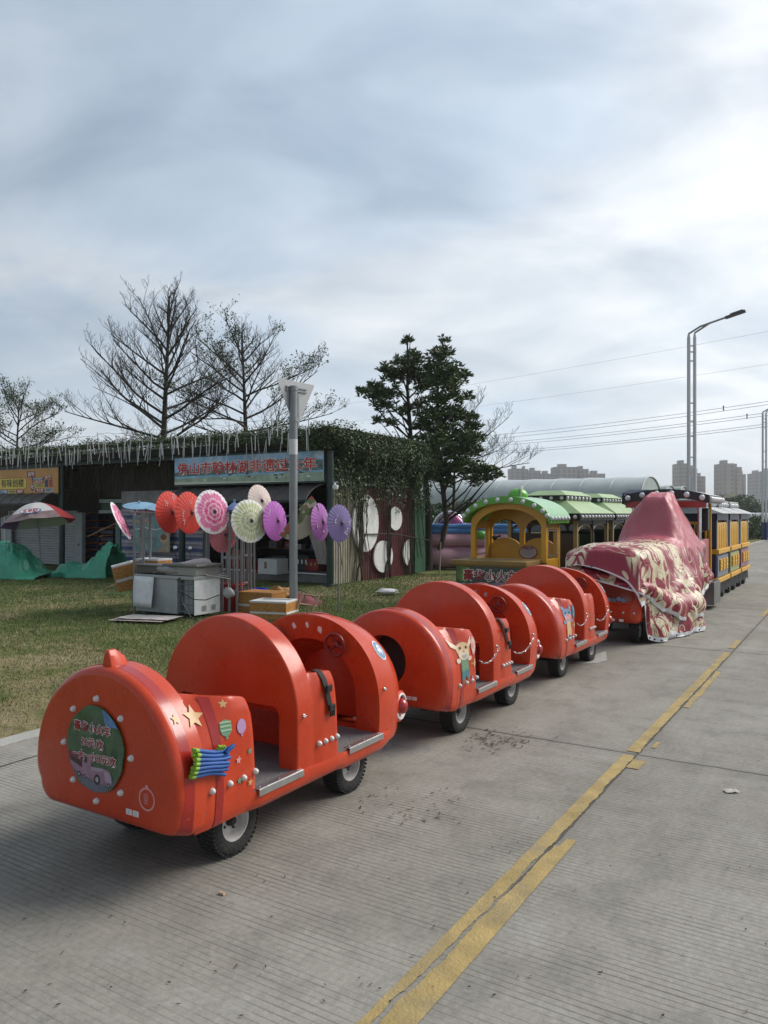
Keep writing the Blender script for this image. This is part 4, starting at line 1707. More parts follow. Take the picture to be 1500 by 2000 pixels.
def bx(fx, fy_):
    """position on the visible part of the orange banner from crop pixels (zoom of 0..720 x 215..540)"""
    f = fx/720.0
    a0, a1 = R0, w1
    top = 240-30*f
    bot = 540-28*f
    return (a0+(a1-a0)*f, h1*(1-(fy_-top)/(bot-top)))


def brect(x0, y0, x1, y1, k, lay=1, s=None, tm='white', sz=0.10):
    P([bx(x0, y1), bx(x1, y1), bx(x1, y0), bx(x0, y0)], tagm[k], lay)
    if s:
        a, b = bx((x0+x1)/2, (y0+y1)/2)
        text_mesh('lettering', s, sz, axes((-0.0155-(lay+1)*0.0008-0.0006, w1/2-a, b), RX, RY), STK[tm], b1b, bold=0.003, depth=0.0003, width=abs(bx(x1, y0)[0]-bx(x0, y0)[0])*0.74)


P([(0.02, bx(0, 480)[1]), bx(300, 470), bx(322, 450), bx(322, 350), bx(300, 330), (0.02, bx(0, 345)[1])], tagm['r'], 0)
P([(0.02, bx(0, 476)[1]), bx(296, 465), bx(316, 446), bx(316, 354), bx(296, 336), (0.02, bx(0, 350)[1])], tagm['y'], 1)
a, b = bx(140, 408)
text_mesh('lettering', '有味创楼', 0.25, axes((-0.0185, w1/2-a+0.03, b), RX, RY), STK['black'], b1b, bold=0.004, depth=0.0003, width=bx(290, 400)[0]-bx(-20, 400)[0])
brect(328, 255, 435, 330, 'm', 1, '自助', sz=0.13)
brect(392, 332, 545, 362, 'n', 1, '招牌特色小吃', sz=0.05)
brect(392, 368, 545, 394, 'm', 1, '人气王 招牌', sz=0.05)
brect(545, 312, 650, 345, 'm', 1, '杯装', sz=0.06)
brect(432, 404, 545, 452, 'l', 1, '臭豆腐', 'brown', 0.08)
brect(558, 356, 600, 442, 'n', 1)
brect(612, 352, 655, 440, 'r', 1)
brect(558, 455, 660, 505, 'g', 1, '鱿鱼饼', 'teal', 0.09)
brect(432, 466, 552, 506, 'm', 1, '炸土豆', sz=0.07)
brect(-40, 486, 70, 532, 'b', 1, '烤冷面', sz=0.07)
brect(78, 482, 178, 528, 'l', 1, '玉米小吃', 'brown', 0.06)
brect(186, 478, 292, 524, 'r', 1, '香肠', sz=0.08)
a, b = bx(400, 448)
P([(a+0.085*math.cos(q), b+0.10*math.sin(q)) for q in [2*math.pi*i/20 for i in range(20)]], tagm['n'], 1)
text_mesh('lettering', '吃', 0.13, axes((-0.0185, w1/2-a, b), RX, RY), STK['white'], b1b, bold=0.003, depth=0.0003)

# awnings ----------------------------------------------------------------
def awning(px0, px1, label):
    y0, y1 = fy(px0), fy(px1)
    yc, w = (y0+y1)/2, abs(y1-y0)
    t = thing('awning', label, 'awning', UV(UF, VR-yc, 0), RZ, 'ribbed brown awnings over the stalls')
    prof = [(0.65, 2.21), (0.2, 2.18), (-0.12, 2.11), (-0.36, 2.00), (-0.50, 1.88), (-0.55, 1.80)]
    mb = MB()
    n = int(w/0.06)
    rows = []
    for i in range(n+1):
        y = -w/2+w*i/n
        rows.append([(x, y, z) for x, z in prof])
    mb.rings(rows, closed=False)
    s = mb.build('sheet', AWN, t, smooth=40)
    mb = MB()
    mb.box((-0.55, 0, 1.785), (0.04, w, 0.05))
    mb.build('edge_bar', BLACK, t)
    k = max(3, int(w/0.42))
    for i in range(k+1):
        mb = MB()
        y = -w/2+w*i/k
        mb.tube([(x, y, z+0.008) for x, z in prof], 0.012, 5)
        mb.build('rib', mat('awning_rib', (0.13, 0.118, 0.11), rough=0.4), s)
    return t


awning(-70, 112, 'ribbed brown awning under the orange banner')
awning(362, 628, 'ribbed brown awning under the blue lake banner')

# stall fronts ---------------------------------------------------------
UFW = 14.4                                   # plane of the stall fronts
XF = UFW-UF


def shutter(px0, px1, z1, label):
    y0, y1 = fy(px0, UFW), fy(px1, UFW)
    yc, w = (y0+y1)/2, abs(y1-y0)
    t = thing('roller_shutter', label, 'shutter', UV(UFW, VR-yc, 0), RZ)
    mb = MB()
    n = int(z1/0.075)
    prof = []
    for i in range(n):
        z = i*z1/n
        h = z1/n
        prof += [(0.0, z), (-0.016, z+h*0.25), (-0.020, z+h*0.5), (-0.016, z+h*0.75), (0.0, z+h*0.9), (0.006, z+h*0.95)]
    mb.rings([[(x, -w/2, z) for x, z in prof], [(x, w/2, z) for x, z in prof]], closed=False)
    mb.build('curtain', SHUT, t, smooth=30)
    for s in (-1, 1):
        mb = MB()
        mb.box((-0.01, s*(w/2+0.03), z1/2), (0.08, 0.07, z1))
        mb.build('guide_rail', GREYP, t, bevel=0.004)
    return t


shutter(22, 149, 1.62, 'closed grey roller shutter behind the advertising parasol')
wall1 = thing('stall_wall', 'pale grey pillar and door surround between the shutter and the bin shelf', 'wall', UV(UFW, VR-fy(157, UFW), 0), RZ)
mb = MB()
w = abs(fy(164, UFW)-fy(151, UFW))
mb.box((0.0, 0, 0.78), (0.12, w, 1.56))
mb.build('pillar', GREYP, wall1, bevel=0.006)
mb = MB()
d2 = fy(157, UFW)
mb.box((0.02, fy(232, UFW)-d2, 0.78), (0.12, 0.20, 1.56))
mb.build('pillar', mat('teal_trim', (0.12, 0.20, 0.19), rough=0.6), wall1, bevel=0.006)
mb = MB()
mb.box((-0.065, 0.0, 0.62), (0.015, 0.06, 0.07))
mb.build('switch_box', mat('switch_blue', (0.06, 0.10, 0.14)), wall1)
mb = MB()
mb.box((0.75, (fy(163, UFW)+fy(228, UFW))/2-d2, 0.8), (0.05, abs(fy(163, UFW)-fy(228, UFW)), 1.6))
mb.build('inner_wall', BLACK, wall1)
# leaning grey shop panels at the far left
lp = thing('leaning_panel', 'grey sheet metal panel leaning against the shutter at the left edge', 'panel', UV(UFW-0.25, VR-fy(14, UFW-0.25), 0), RZ)
mb = MB()
M = Matrix.Rotation(math.radians(-13), 4, 'X') @ Matrix.Rotation(math.radians(7), 4, 'Y')
mb.box((0, 0, 0.75), (0.05, 0.55, 1.5), M=M)
mb.build('sheet', GREYP, lp)
mb = MB()
mb.box((-0.035, 0.04, 0.75), (0.015, 0.05, 1.5), M=M)
mb.build('trim', WHITE, lp)

# storage bins stacked behind the post -----------------------------------
BINO = mat('bin_orange', (0.30, 0.085, 0.025), rough=0.5, var=0.15)
BINB = mat('bin_navy', (0.012, 0.018, 0.045), rough=0.4, var=0.2)
binp = None
ya, yb2 = fy(166, UFW+0.3), fy(224, UFW+0.3)
colw = abs(ya-yb2)/2
bins = []
for c in range(2):
    for k in range(7 if c == 0 else 5):
        yc = max(ya, yb2)-colw*(c+0.5)
        z = 0.06+k*0.215
        side = 'left' if c == 0 else 'right'
        names = ['lowest', 'second lowest', 'third lowest', 'fourth lowest', 'fifth', 'sixth', 'topmost']
        nm = names[k] if k < (6 if c == 0 else 4) else 'topmost'
        lab = f'{nm} orange rimmed navy bin in the {side} stack behind the green tarpaulin'
        if binp is None:
            binp = thing('storage_bin', lab, 'bin', UV(UFW+0.3, VR-yc, z), RZ, 'orange rimmed bins stacked in the stall doorway')
            mb = MB()
            w = colw*0.94
            mb.box((0.15, 0, 0.075), (0.34, w*0.92, 0.14))
            mb.build('bin_body', BINB, binp, bevel=0.02)
            mb = MB()
            prof = [(-w/2, 0.13), (-w/2+0.03, 0.18), (-w*0.2, 0.205), (w/2, 0.205), (w/2, 0.185), (-w*0.15, 0.18), (-w/2+0.09, 0.13)]
            mb.prism(prof, -0.05, 0.34, lambda a, b, h: (h, -a, b))
            mb.build('rim', BINO, binp)
        else:
            copy_thing(binp, UV(UFW+0.3, VR-yc, z), None, lab)

# striped curtain with a seaside poster -----------------------------------
def stripes_mat():
    m = bpy.data.materials.new('striped_tarpaulin')
    m.use_nodes = True
    t = m.node_tree
    b = t.nodes['Principled BSDF']
    b.inputs['Roughness'].default_value = 0.5
    tc = nd(t, 'ShaderNodeTexCoord')
    sep = nd(t, 'ShaderNodeSeparateXYZ')
    t.links.new(tc.outputs['Object'], sep.inputs[0])
    f = math_n(t, 'FRACT', math_n(t, 'MULTIPLY', sep.outputs[2], 3.6))
    c = ramp_n(t, f, [(0.0, (0.055, 0.08, 0.21)), (0.34, (0.42, 0.41, 0.44)), (0.42, (0.32, 0.28, 0.33)), (0.62, (0.06, 0.085, 0.22)), (0.68, (0.48, 0.43, 0.46)), (0.86, (0.28, 0.25, 0.31))], 'CONSTANT')
    n = nd(t, 'ShaderNodeTexNoise', i_Scale=7.0, i_Detail=5.0)
    t.links.new(tc.outputs['Object'], n.inputs['Vector'])
    c = mix_n(t, 0.5, c, ramp_n(t, n.outputs[0], [(0.3, (0.6, 0.6, 0.6)), (0.7, (1.2, 1.2, 1.2))]), 'MULTIPLY')
    t.links.new(c, b.inputs['Base Color'])
    return m


y0, y1 = fy(236, 13.9), fy(398, 13.9)
yc, w = (y0+y1)/2, abs(y1-y0)
cur = thing('striped_curtain', 'blue and grey striped tarpaulin curtain closing the bay beside the bin shelf', 'curtain', UV(13.9, VR-yc, 0), RZ)
mb = MB()
n = 90
rows = [[(0.03*noise.noise((y*2.2, z*0.8, 0))+0.03*math.sin(y*9+noise.noise((y, z, 3))*2), y, z) for z in np.linspace(0.02, 1.72, 16)] for y in np.linspace(-w/2, w/2, n)]
mb.rings(rows, closed=False)
mb.build('cloth', stripes_mat(), cur, smooth=60)
mb = MB()
mb.box((0.04, 0, 1.9), (0.04, w, 0.45))
mb.build('header', mat('header_cloth', (0.24, 0.23, 0.23), rough=0.7, var=0.3, vs=3), cur)

py0, py1 = fy(264, 13.75), fy(332, 13.75)
pc, pw = (py0+py1)/2, abs(py1-py0)
po = thing('seaside_poster', 'pale turquoise seaside poster with a sandy figure hung on the striped curtain', 'poster', UV(13.75, VR-pc, fz(298, 1078, 13.75)), RZ)
ph = 0.98
mb = MB()
mb.box((0, 0, ph/2), (0.02, pw, ph))
pb = mb.build('sheet', mat('poster_sea', (0.20, 0.33, 0.33), rough=0.45, var=0.35, vs=4, dirt=0.6, dcol=(0.42, 0.50, 0.48), ds=5), po)


def PP(poly, m, lay):
    q = MB()
    q.flat(poly, lambda a, b: (-0.0106-lay*0.0008, pw/2-a*pw, b*ph))
    return q.build('picture', m, pb)


PP([(0, 0.86), (0.2, 0.90), (0.5, 0.84), (0.8, 0.92), (1, 0.88), (1, 1), (0, 1)], mat('poster_sky', (0.24, 0.34, 0.42), rough=0.45, var=0.3, vs=4), 0)
PP([(0.62, 0.0), (1, 0), (1, 0.62), (0.86, 0.48), (0.80, 0.2)], mat('poster_sand', (0.44, 0.34, 0.24), rough=0.45, var=0.3, vs=6), 1)
PP(ell(0.84, 0.36, 0.11, 0.13, 16), STK['tan'], 2)
PP(ell(0.83, 0.40, 0.09, 0.08, 16), STK['brown'], 3)
PP([(0.02, 0.60), (0.3, 0.66), (0.6, 0.60), (0.9, 0.68), (0.9, 0.66), (0.6, 0.575), (0.3, 0.63), (0.02, 0.57)], STK['white'], 2)
for k, (x, y) in enumerate(((0.1, 0.8), (0.3, 0.83), (0.42, 0.77), (0.7, 0.82), (0.9, 0.79))):
    PP(ell(x, y, 0.07, 0.035, 10), STK['pink'] if k % 2 else STK['gold'], 3)
rt = thing('hanging_sign', 'row of red cut-out letters hung above the seaside poster', 'sign', UV(13.6, VR-fy(300, 13.6), fz(300, 990, 13.6)), RZ)
text_mesh('lettering', '炸鸡山公', 0.30, axes((0, 0, -0.08), RX, RY), mat('sign_red', (0.22, 0.02, 0.025), rough=0.5), rt, bold=0.008, depth=0.006, width=abs(fy(262, 13.6)-fy(346, 13.6)))

# middle stall: plinth, dark interior with shelves --------------------------
stall = thing('stall_room', 'dark open stall with black shelves on a raised concrete floor', 'stall', UV(UFW-0.3, VR-2.0, 0), RZ)
yl, yr = fy(398, UFW-0.3)-2.0, fy(652, UFW-0.3)-2.0
mb = MB()
mb.box((1.2, (yl+yr)/2, 0.06), (2.9, yl-yr, 0.20))
mb.build('plinth', CONCW, stall, bevel=0.01)
mb = MB()
mb.box((-0.26, (yl+yr)/2, 0.172), (0.06, yl-yr, 0.03))
mb.build('plinth_edge', WHITE, stall)
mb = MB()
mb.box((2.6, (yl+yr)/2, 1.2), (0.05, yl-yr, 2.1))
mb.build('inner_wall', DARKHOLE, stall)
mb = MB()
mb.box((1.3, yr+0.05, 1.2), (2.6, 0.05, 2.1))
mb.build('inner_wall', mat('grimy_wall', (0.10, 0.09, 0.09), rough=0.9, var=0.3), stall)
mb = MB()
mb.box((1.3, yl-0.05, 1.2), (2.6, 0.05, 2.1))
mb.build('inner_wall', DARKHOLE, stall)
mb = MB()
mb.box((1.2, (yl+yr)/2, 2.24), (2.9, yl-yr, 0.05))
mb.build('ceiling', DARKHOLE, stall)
mb = MB()
mb.box((-0.05, yl-0.12, 0.9), (0.12, 0.16, 1.5))
mb.build('door_post', WHITE, stall, bevel=0.006)
sh_ = thing('goods_shelf', 'black metal shelving at the back of the dark stall', 'shelf', UV(UFW+1.1, VR-2.0, 0.16), RZ)
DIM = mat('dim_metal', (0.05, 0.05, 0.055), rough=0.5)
for k, z in enumerate((0.45, 0.85, 1.25)):
    mb = MB()
    mb.box((0.2, 0.1, z), (0.4, 3.6, 0.03))
    mb.build('shelf_board', DIM, sh_)
for y in (-1.65, -0.5, 0.7, 1.85):
    mb = MB()
    mb.box((0.0, y, 0.8), (0.03, 0.03, 1.6))
    mb.build('upright', DIM, sh_)
rg = random.Random(4)
GOODS = [mat('goods_white', (0.62, 0.60, 0.58)), mat('goods_red', (0.42, 0.03, 0.03)), mat('goods_brown', (0.28, 0.17, 0.10)), mat('goods_grey', (0.20, 0.20, 0.22)), mat('goods_blue', (0.06, 0.13, 0.32))]
gi = 0
for z in (0.465, 0.865, 1.265):
    y = -1.5
    while y < 1.75:
        w = rg.uniform(0.10, 0.32)
        h = rg.uniform(0.10, 0.26)
        if rg.random() < 0.72:
            mb = MB()
            mb.box((0, 0, h/2), (0.2, w*0.9, h))
            mb.box((-0.101, 0, h*0.5), (0.004, w*0.55, h*0.4), 1)
            o = mb.build('packed_goods', [GOODS[gi % 5], GOODS[(gi+2) % 5]], None, bevel=0.008)
            o.location = UV(UFW+1.22, VR-2.0-y-w/2, 0.16+z)
            o.rotation_euler = (0, 0, RZ)
            tag(o, 'packed box or bag of goods on a shelf of the dark stall', 'box', 'goods on the dark stall shelves')
            gi += 1
        y += w+0.02


def stool(px, py, Y, label, s=1.0):
    p = at(px, py, Y)
    p.z = 0.165
    t = thing('plastic_stool', label, 'stool', p, RZ)
    m = mat('stool_red', (0.26, 0.012, 0.016), rough=0.35)
    mb = MB()
    mb.lathe([(0.13*s, 0.40*s), (0.15*s, 0.41*s), (0.15*s, 0.43*s), (0.12*s, 0.445*s), (0.0002, 0.445*s)], 20)
    mb.build('seat', m, t, smooth=40)
    for k in range(4):
        a = math.pi/4+k*math.pi/2
        mb = MB()
        mb.tube([(0.11*s*math.cos(a), 0.11*s*math.sin(a), 0.41*s), (0.155*s*math.cos(a), 0.155*s*math.sin(a), 0)], [0.03*s, 0.022*s], 6)
        mb.build('leg', m, t, smooth=40)


stool(488, 1120, 17.6, 'red plastic stool in the doorway of the dark stall')
cb = thing('carton', 'white carton standing on the floor of the dark stall', 'carton', at(522, 1120, 17.2)*1.0, RZ)
cb.location.z = 0.165
mb = MB()
mb.box((0.2, 0, 0.17), (0.4, 0.55, 0.34))
mb.build('box', mat('carton_white', (0.50, 0.50, 0.49), var=0.1), cb, bevel=0.006)
mb = MB()
mb.box((-0.002, 0.05, 0.2), (0.003, 0.07, 0.15))
mb.build('print', STK['brown'], cb)
# pale cloth tied back at the right of the stall
mb = MB()
rows = []
for k in range(13):
    f = k/12
    z = 1.75-1.35*f
    rows.append([(0.02*math.sin(j*2.1+k*0.3)-0.15*f, (0.70-0.9*(1-f)**1.3*0.55)*0.0+(-0.32+0.55*(1-f))*1.0-(j/14-0.5)*(0.32+0.25*(1-f)), z) for j in range(15)])
mb.rings(rows, closed=False)
o = mb.build('tied_curtain', mat('curtain_pale', (0.42, 0.37, 0.36), rough=0.8, var=0.2, stretch=(1, 8, 1)), None, smooth=60)
o.location = UV(UFW-0.5, VR-fy(618, UFW-0.5), 0)
o.rotation_euler = (0, 0, RZ)
tag(o, 'pale pink cloth tied back at the right of the dark stall', 'curtain')

# round white boards on the maroon wall (plain discs) ----------------------
BOARD = mat('white_board', (0.68, 0.69, 0.67), rough=0.5, var=0.08, vs=4, dirt=0.4, dcol=(0.25, 0.22, 0.18), ds=6)


def wall_board(cx, cy, rx, ry, label, half=False):
    x, z = on_v(cx, cy, VR+0.055)
    xl = on_v(cx-rx, cy, VR+0.055)[0]
    xr = on_v(cx+rx, cy, VR+0.055)[0]
    zt = on_v(cx, cy-ry, VR+0.055)[1]
    a, b = (xr-xl)/2, abs(zt-z)
    mb = MB()
    poly = ell(0, 0, a, b, 40)
    if half:
        poly = [(q, s) for q, s in ell(a, 0, 2*a, b, 40) if q <= a*1.001]
    mb.prism(poly, -0.02, 0.02, lambda p, q, h: (p, h, q))
    o = mb.build('wall_board', BOARD, None, bevel=0.004)
    o.location = UV(x, VR+0.055, z)
    o.rotation_euler = (0, 0, RZ)
    tag(o, label, 'board', 'white boards on the maroon wall')


wall_board(714, 1022, 25, 56, 'large white oval board on the cream edge of the corrugated wall')
wall_board(772, 1013, 12.5, 23, 'smallest round white board, high on the maroon wall')
wall_board(748, 1087, 18.5, 31, 'middle-sized white oval board low on the maroon wall')
wall_board(793, 1080, 6, 26, 'white half-oval board cut straight on its right edge', half=True)

# security camera
cm = thing('security_camera', 'small white security camera on the corner post of the shed', 'camera', UV(UF-0.1, VR-fy(655, UF-0.1), fz(655, 950, UF-0.1)), RZ)
mb = MB()
mb.tube([(0.12, 0.10, 0.06), (0, 0.02, 0.06), (0, 0.0, 0.03)], 0.02, 8)
mb.build('bracket', WHITE, cm, smooth=50)
mb = MB()
mb.lathe([(0.0002, -0.075), (0.05, -0.06), (0.065, -0.02), (0.065, 0.03), (0.0002, 0.035)], 16)
mb.build('dome', WHITE, cm, smooth=50)

# hanging light tubes ----------------------------------------------------
TUBE = mat('light_tube', (0.40, 0.41, 0.42), rough=0.3, var=0.1)
rt_ = random.Random(21)
proto = None
rows = ((UF-0.35, 3.18, 50), (UF-0.75, 3.26, 44), (UF-1.3, 3.40, 22))
for (u, z, n) in rows:
    wire = MB()
    pts = []
    ylo, yhi = fy(598, u), fy(-20, u)
    for i in range(41):
        y = ylo+(yhi-ylo)*i/40
        pts.append((0, y, z+0.03*math.sin(i*1.1+u*7)+0.02*math.sin(i*2.3)))
    wire.tube(pts, 0.004, 4)
    o = wire.build('light_wire', mat('wire_grey', (0.30, 0.31, 0.30), rough=0.6), None)
    o.location = UV(u, VR, 0)
    o.rotation_euler = (0, 0, RZ)
    tag(o, 'thin sagging wire with light tubes hanging along the front of the canopy', 'wire', 'wires of the light tubes')
    for k in range(n):
        y = ylo+(yhi-ylo)*min(1, (k+rt_.uniform(-0.4, 0.9))/n)
        ln = 0.36*rt_.uniform(0.75, 1.3)
        if proto is None:
            mb = MB()
            mb.tube([(0, 0, 0), (0, 0, -0.36)], 0.0105, 6)
            mb.tube([(0, 0, 0.05), (0, 0, 0)], 0.005, 4)
            proto = mb.build('light_tube', TUBE, None, smooth=50)
            tag(proto, 'slim white light tube dangling from a wire along the canopy edge', 'light tube', 'light tubes hanging in front of the canopy')
            o = proto
        else:
            o = proto.copy()
            COL.objects.link(o)
        o.location = UV(u, VR-y, z+rt_.uniform(-0.10, 0.05))
        o.rotation_euler = (rt_.gauss(0, 0.09), rt_.gauss(0, 0.09), RZ)
        o.scale = (1, 1, ln/0.36)

# low black crates and red boxes at the front of the dark stall
CRB = mat('crate_black', (0.025, 0.025, 0.028), rough=0.5)
for k, (px, h, m, lab) in enumerate(((545, 0.30, CRB, 'black plastic crate with white marks just left of the sign post in the dark stall'),
                                     (590, 0.34, CRB, 'black plastic crate with white marks just right of the sign post in the dark stall'),
                                     (462, 0.42, mat('goods_red', (0.42, 0.03, 0.03)), 'tall red box on the stall floor behind the ladder rack'),
                                     (608, 0.26, mat('goods_red', (0.42, 0.03, 0.03)), 'low red box at the right end of the dark stall floor'))):
    u = UFW+0.1
    t = thing('stall_crate', lab, 'crate', UV(u, on_u(px, 1005, u)[0], 0.165), RZ, 'crates at the front of the dark stall')
    mb = MB()
    mb.box((0.16, 0, h/2), (0.32, 0.42, h))
    b_ = mb.build('body', m, t, bevel=0.012)
    for q in range(3):
        mb = MB()
        mb.box((-0.004, -0.12+0.12*q, h*0.62), (0.006, 0.05, h*0.3))
        mb.build('mark', STK['white'] if m == CRB else STK['gold'], b_)
    mb = MB()
    mb.box((0.16, 0, h+0.012), (0.34, 0.44, 0.024))
    mb.build('rim', m, t, bevel=0.006)
# ------------------------------------------------------------------ bulb-trimmed fairground trains
BULB = mat('bulb_white', (0.66, 0.65, 0.66), rough=0.25, coat=0.3)
GRN = mat('roof_green', (0.10, 0.36, 0.030), rough=0.35, var=0.12, coat=0.2)
PGRN = mat('roof_pale_green', (0.30, 0.42, 0.20), rough=0.4, var=0.12, dirt=0.2)
TYEL = mat('train_yellow', (0.62, 0.31, 0.015), rough=0.38, var=0.08, coat=0.15, dirt=0.25, dcol=(0.3, 0.16, 0.03))
BLK = mat('train_black', (0.016, 0.017, 0.020), rough=0.4, var=0.3)
NAVY = mat('train_navy', (0.016, 0.022, 0.065), rough=0.4, var=0.2)
GOLDB = mat('gold_trim', (0.30, 0.21, 0.09), rough=0.45, var=0.15)
DGRN = mat('dark_green_seat', (0.045, 0.075, 0.022), rough=0.5)


def bulbs(parent, pts, r=0.032, m=None):
    """each bulb a part of its own"""
    first = None
    for p in pts:
        if first is None:
            mb = MB()
            mb.ball((0, 0, 0), r, 12)
            first = mb.build('bulb', m or BULB, parent, smooth=80)
            first.location = p
        else:
            o = first.copy()
            COL.objects.link(o)
            o.location = p


# ---- green-roofed train: local x away from the viewer (along u), y left
GV = -4.93
cab = thing('ride_train_engine', 'yellow ride train cab with an arched green roof ringed with white bulbs', 'train engine', UV(11.2, GV, 0), RZ)
# nose box with the printed price banner
mb = MB()
mb.box((0.36, 0.06, 0.41), (0.70, 1.16, 0.58))
nose = mb.build('nose_box', mat('train_red', (0.36, 0.022, 0.018), rough=0.35, coat=0.2), cab, bevel=0.01)
mb = MB()
mb.box((0.36, 0.06, 0.735), (0.86, 1.30, 0.07))
mb.box((0.36, 0.06, 0.69), (0.80, 1.24, 0.03))
mb.build('nose_ledge', mat('ochre_ledge', (0.26, 0.16, 0.04), rough=0.5, var=0.2), cab, bevel=0.008)
mb = MB()
mb.box((-0.008, 0.06, 0.43), (0.016, 1.14, 0.50))
sg_ = mb.build('price_board', mat('printed_park', (0.045, 0.075, 0.055), rough=0.35, var=0.7, vs=5, dirt=0.6, dcol=(0.12, 0.12, 0.14), ds=6), cab)


def GP(poly, m, lay):
    q = MB()
    q.flat(poly, lambda a, b: (-0.017-lay*0.0008, 0.06+0.57-a, 0.16+b))
    return q.build('picture', m, sg_)


GP([(0, 0), (1.14, 0), (1.14, 0.12), (0, 0.18)], mat('print_asphalt', (0.12, 0.125, 0.16)), 0)
GP([(0.0, 0.14), (0.35, 0.20), (0.75, 0.28), (1.13, 0.24), (1.13, 0.08), (0.4, 0.08)], mat('print_pink', (0.30, 0.17, 0.24)), 1)
GP([(0.02, 0.30), (0.2, 0.24), (0.24, 0.50), (0.02, 0.52)], mat('print_lime', (0.12, 0.20, 0.04), rough=0.4, var=0.5, vs=9), 1)
for body, b, size, a in (('豪华小火车', 0.36, 0.19, 0.60), ('20元/次 一大一小30元/次', 0.165, 0.125, 0.60)):
    for bold, m, lay in ((0.013, STK['white'], 0.0205), (0.004, mat('print_red', (0.30, 0.012, 0.018)), 0.0215)):
        text_mesh('lettering', body, size, axes((-lay, 0.06+0.57-a, 0.16+b), RX, RY), m, sg_, bold=bold, depth=0.0004)
# cab: front wall with scalloped openings
X0 = 0.62
W2 = 0.66


def cabwall(x, thick, zlo, name, open_front):
    """yellow end wall: solid dado with two scallops, posts and an arched head"""
    mb = MB()
    n = 40
    head_o = [(-W2+2*W2*i/n, 1.30+0.42*math.sqrt(max(0, 1-((i/n)*2-1)**2*0.92))) for i in range(n+1)]
    # head: two arched openings below
    half = W2-0.10

    def lower(y):
        yy = abs(y)
        c = (half+0.05)/2
        rr = (half-0.05)/2
        d = (yy-c)/rr
        if abs(d) >= 1:
            return None
        return d
    ys = np.linspace(-W2, W2, 89)
    quads = []
    for i in range(len(ys)-1):
        ya, yb = ys[i], ys[i+1]
        top = [1.30+0.40*math.sqrt(max(0, 1-(q/W2)**2*0.92)) for q in (ya, yb)]
        if open_front:
            lo = [1.22+0.37*math.sqrt(max(0, 1-min(1, (abs(q)/(W2-0.07)))**2)) if abs(q) < W2-0.07 else zlo for q in (ya, yb)]
            quads.append((ya, yb, lo, top))
        else:
            ym = (ya+yb)/2
            d = lower(ym)
            if d is None:
                quads.append((ya, yb, [zlo, zlo], top))
            else:
                da, db = [min(1, max(-1, (abs(q)-(half+0.05)/2)/((half-0.05)/2))) for q in (ya, yb)]
                hi = [1.22+0.20*math.sqrt(1-d_*d_) for d_ in (da, db)]
                lo2 = [0.93+0.17*math.sqrt(1-d_*d_*0.9) for d_ in (da, db)]
                quads.append((ya, yb, hi, top))
                quads.append((ya, yb, [zlo, zlo], lo2))
    for ya, yb, lo, top in quads:
        vs = [(x, ya, lo[0]), (x, yb, lo[1]), (x, yb, top[1]), (x, ya, top[0]), (x+thick, ya, lo[0]), (x+thick, yb, lo[1]), (x+thick, yb, top[1]), (x+thick, ya, top[0])]
        mb.add(vs, [(0, 3, 2, 1), (4, 5, 6, 7), (0, 1, 5, 4), (2, 3, 7, 6), (0, 4, 7, 3), (1, 2, 6, 5)])
    return mb.build(name, TYEL, cab)


cabwall(X0, 0.05, 0.76, 'front_arch', True)
cabwall(X0+0.62, 0.04, 0.40, 'rear_wall', False)
for y in (-W2+0.04, W2-0.04):
    mb = MB()
    mb.box((X0+0.025, y, 1.0), (0.10, 0.085, 0.56))
    mb.build('front_pillar', TYEL, cab, bevel=0.012)
    mb = MB()
    mb.box((X0+0.34, y, 0.58), (0.60, 0.06, 0.40))
    mb.build('side_panel', TYEL, cab, bevel=0.008)
    mb = MB()
    mb.box((X0+0.34, y, 1.33), (0.60, 0.05, 0.14))
    mb.build('head_rail', TYEL, cab, bevel=0.008)
    mb = MB()
    mb.box((X0+0.60, y, 1.0), (0.10, 0.07, 0.56))
    mb.build('rear_pillar', TYEL, cab, bevel=0.012)
    mb = MB()
    s = 1 if y > 0 else -1
    for zz in (0.83, 1.24):
        mb.box((X0+0.33, y+s*0.036, zz), (0.48, 0.012, 0.02))
    for xx in (0.10, 0.56):
        mb.box((X0+xx, y+s*0.036, 1.035), (0.02, 0.012, 0.41))
    mb.build('window_frame', ALU, cab)
mb = MB()
mb.box((X0+0.20, 0.02, 1.02), (0.22, 0.16, 0.10))
mb.tube([(X0+0.25, 0.35, 0.98), (X0+0.1, 0.38, 1.06), (X0, 0.30, 1.08)], 0.012, 6)
mb = MB()
mb.tube([(X0+0.5, 0.45, 1.10), (X0+0.3, 0.40, 1.10), (X0+0.2, 0.22, 1.14)], 0.016, 6)
mb.ball((X0+0.5, 0.45, 1.10), 0.045, 10)
mb.build('lamp_arm', BLK, cab, smooth=50)
mb = MB()
mb.lathe([(0.10, 0.0), (0.10, 0.004)], 30, M=zto((-1, 0, 0), (X0-0.0+0.615, 0.0, 0.84)) @ Matrix.Diagonal((1.0, 1.22, 1, 1)))
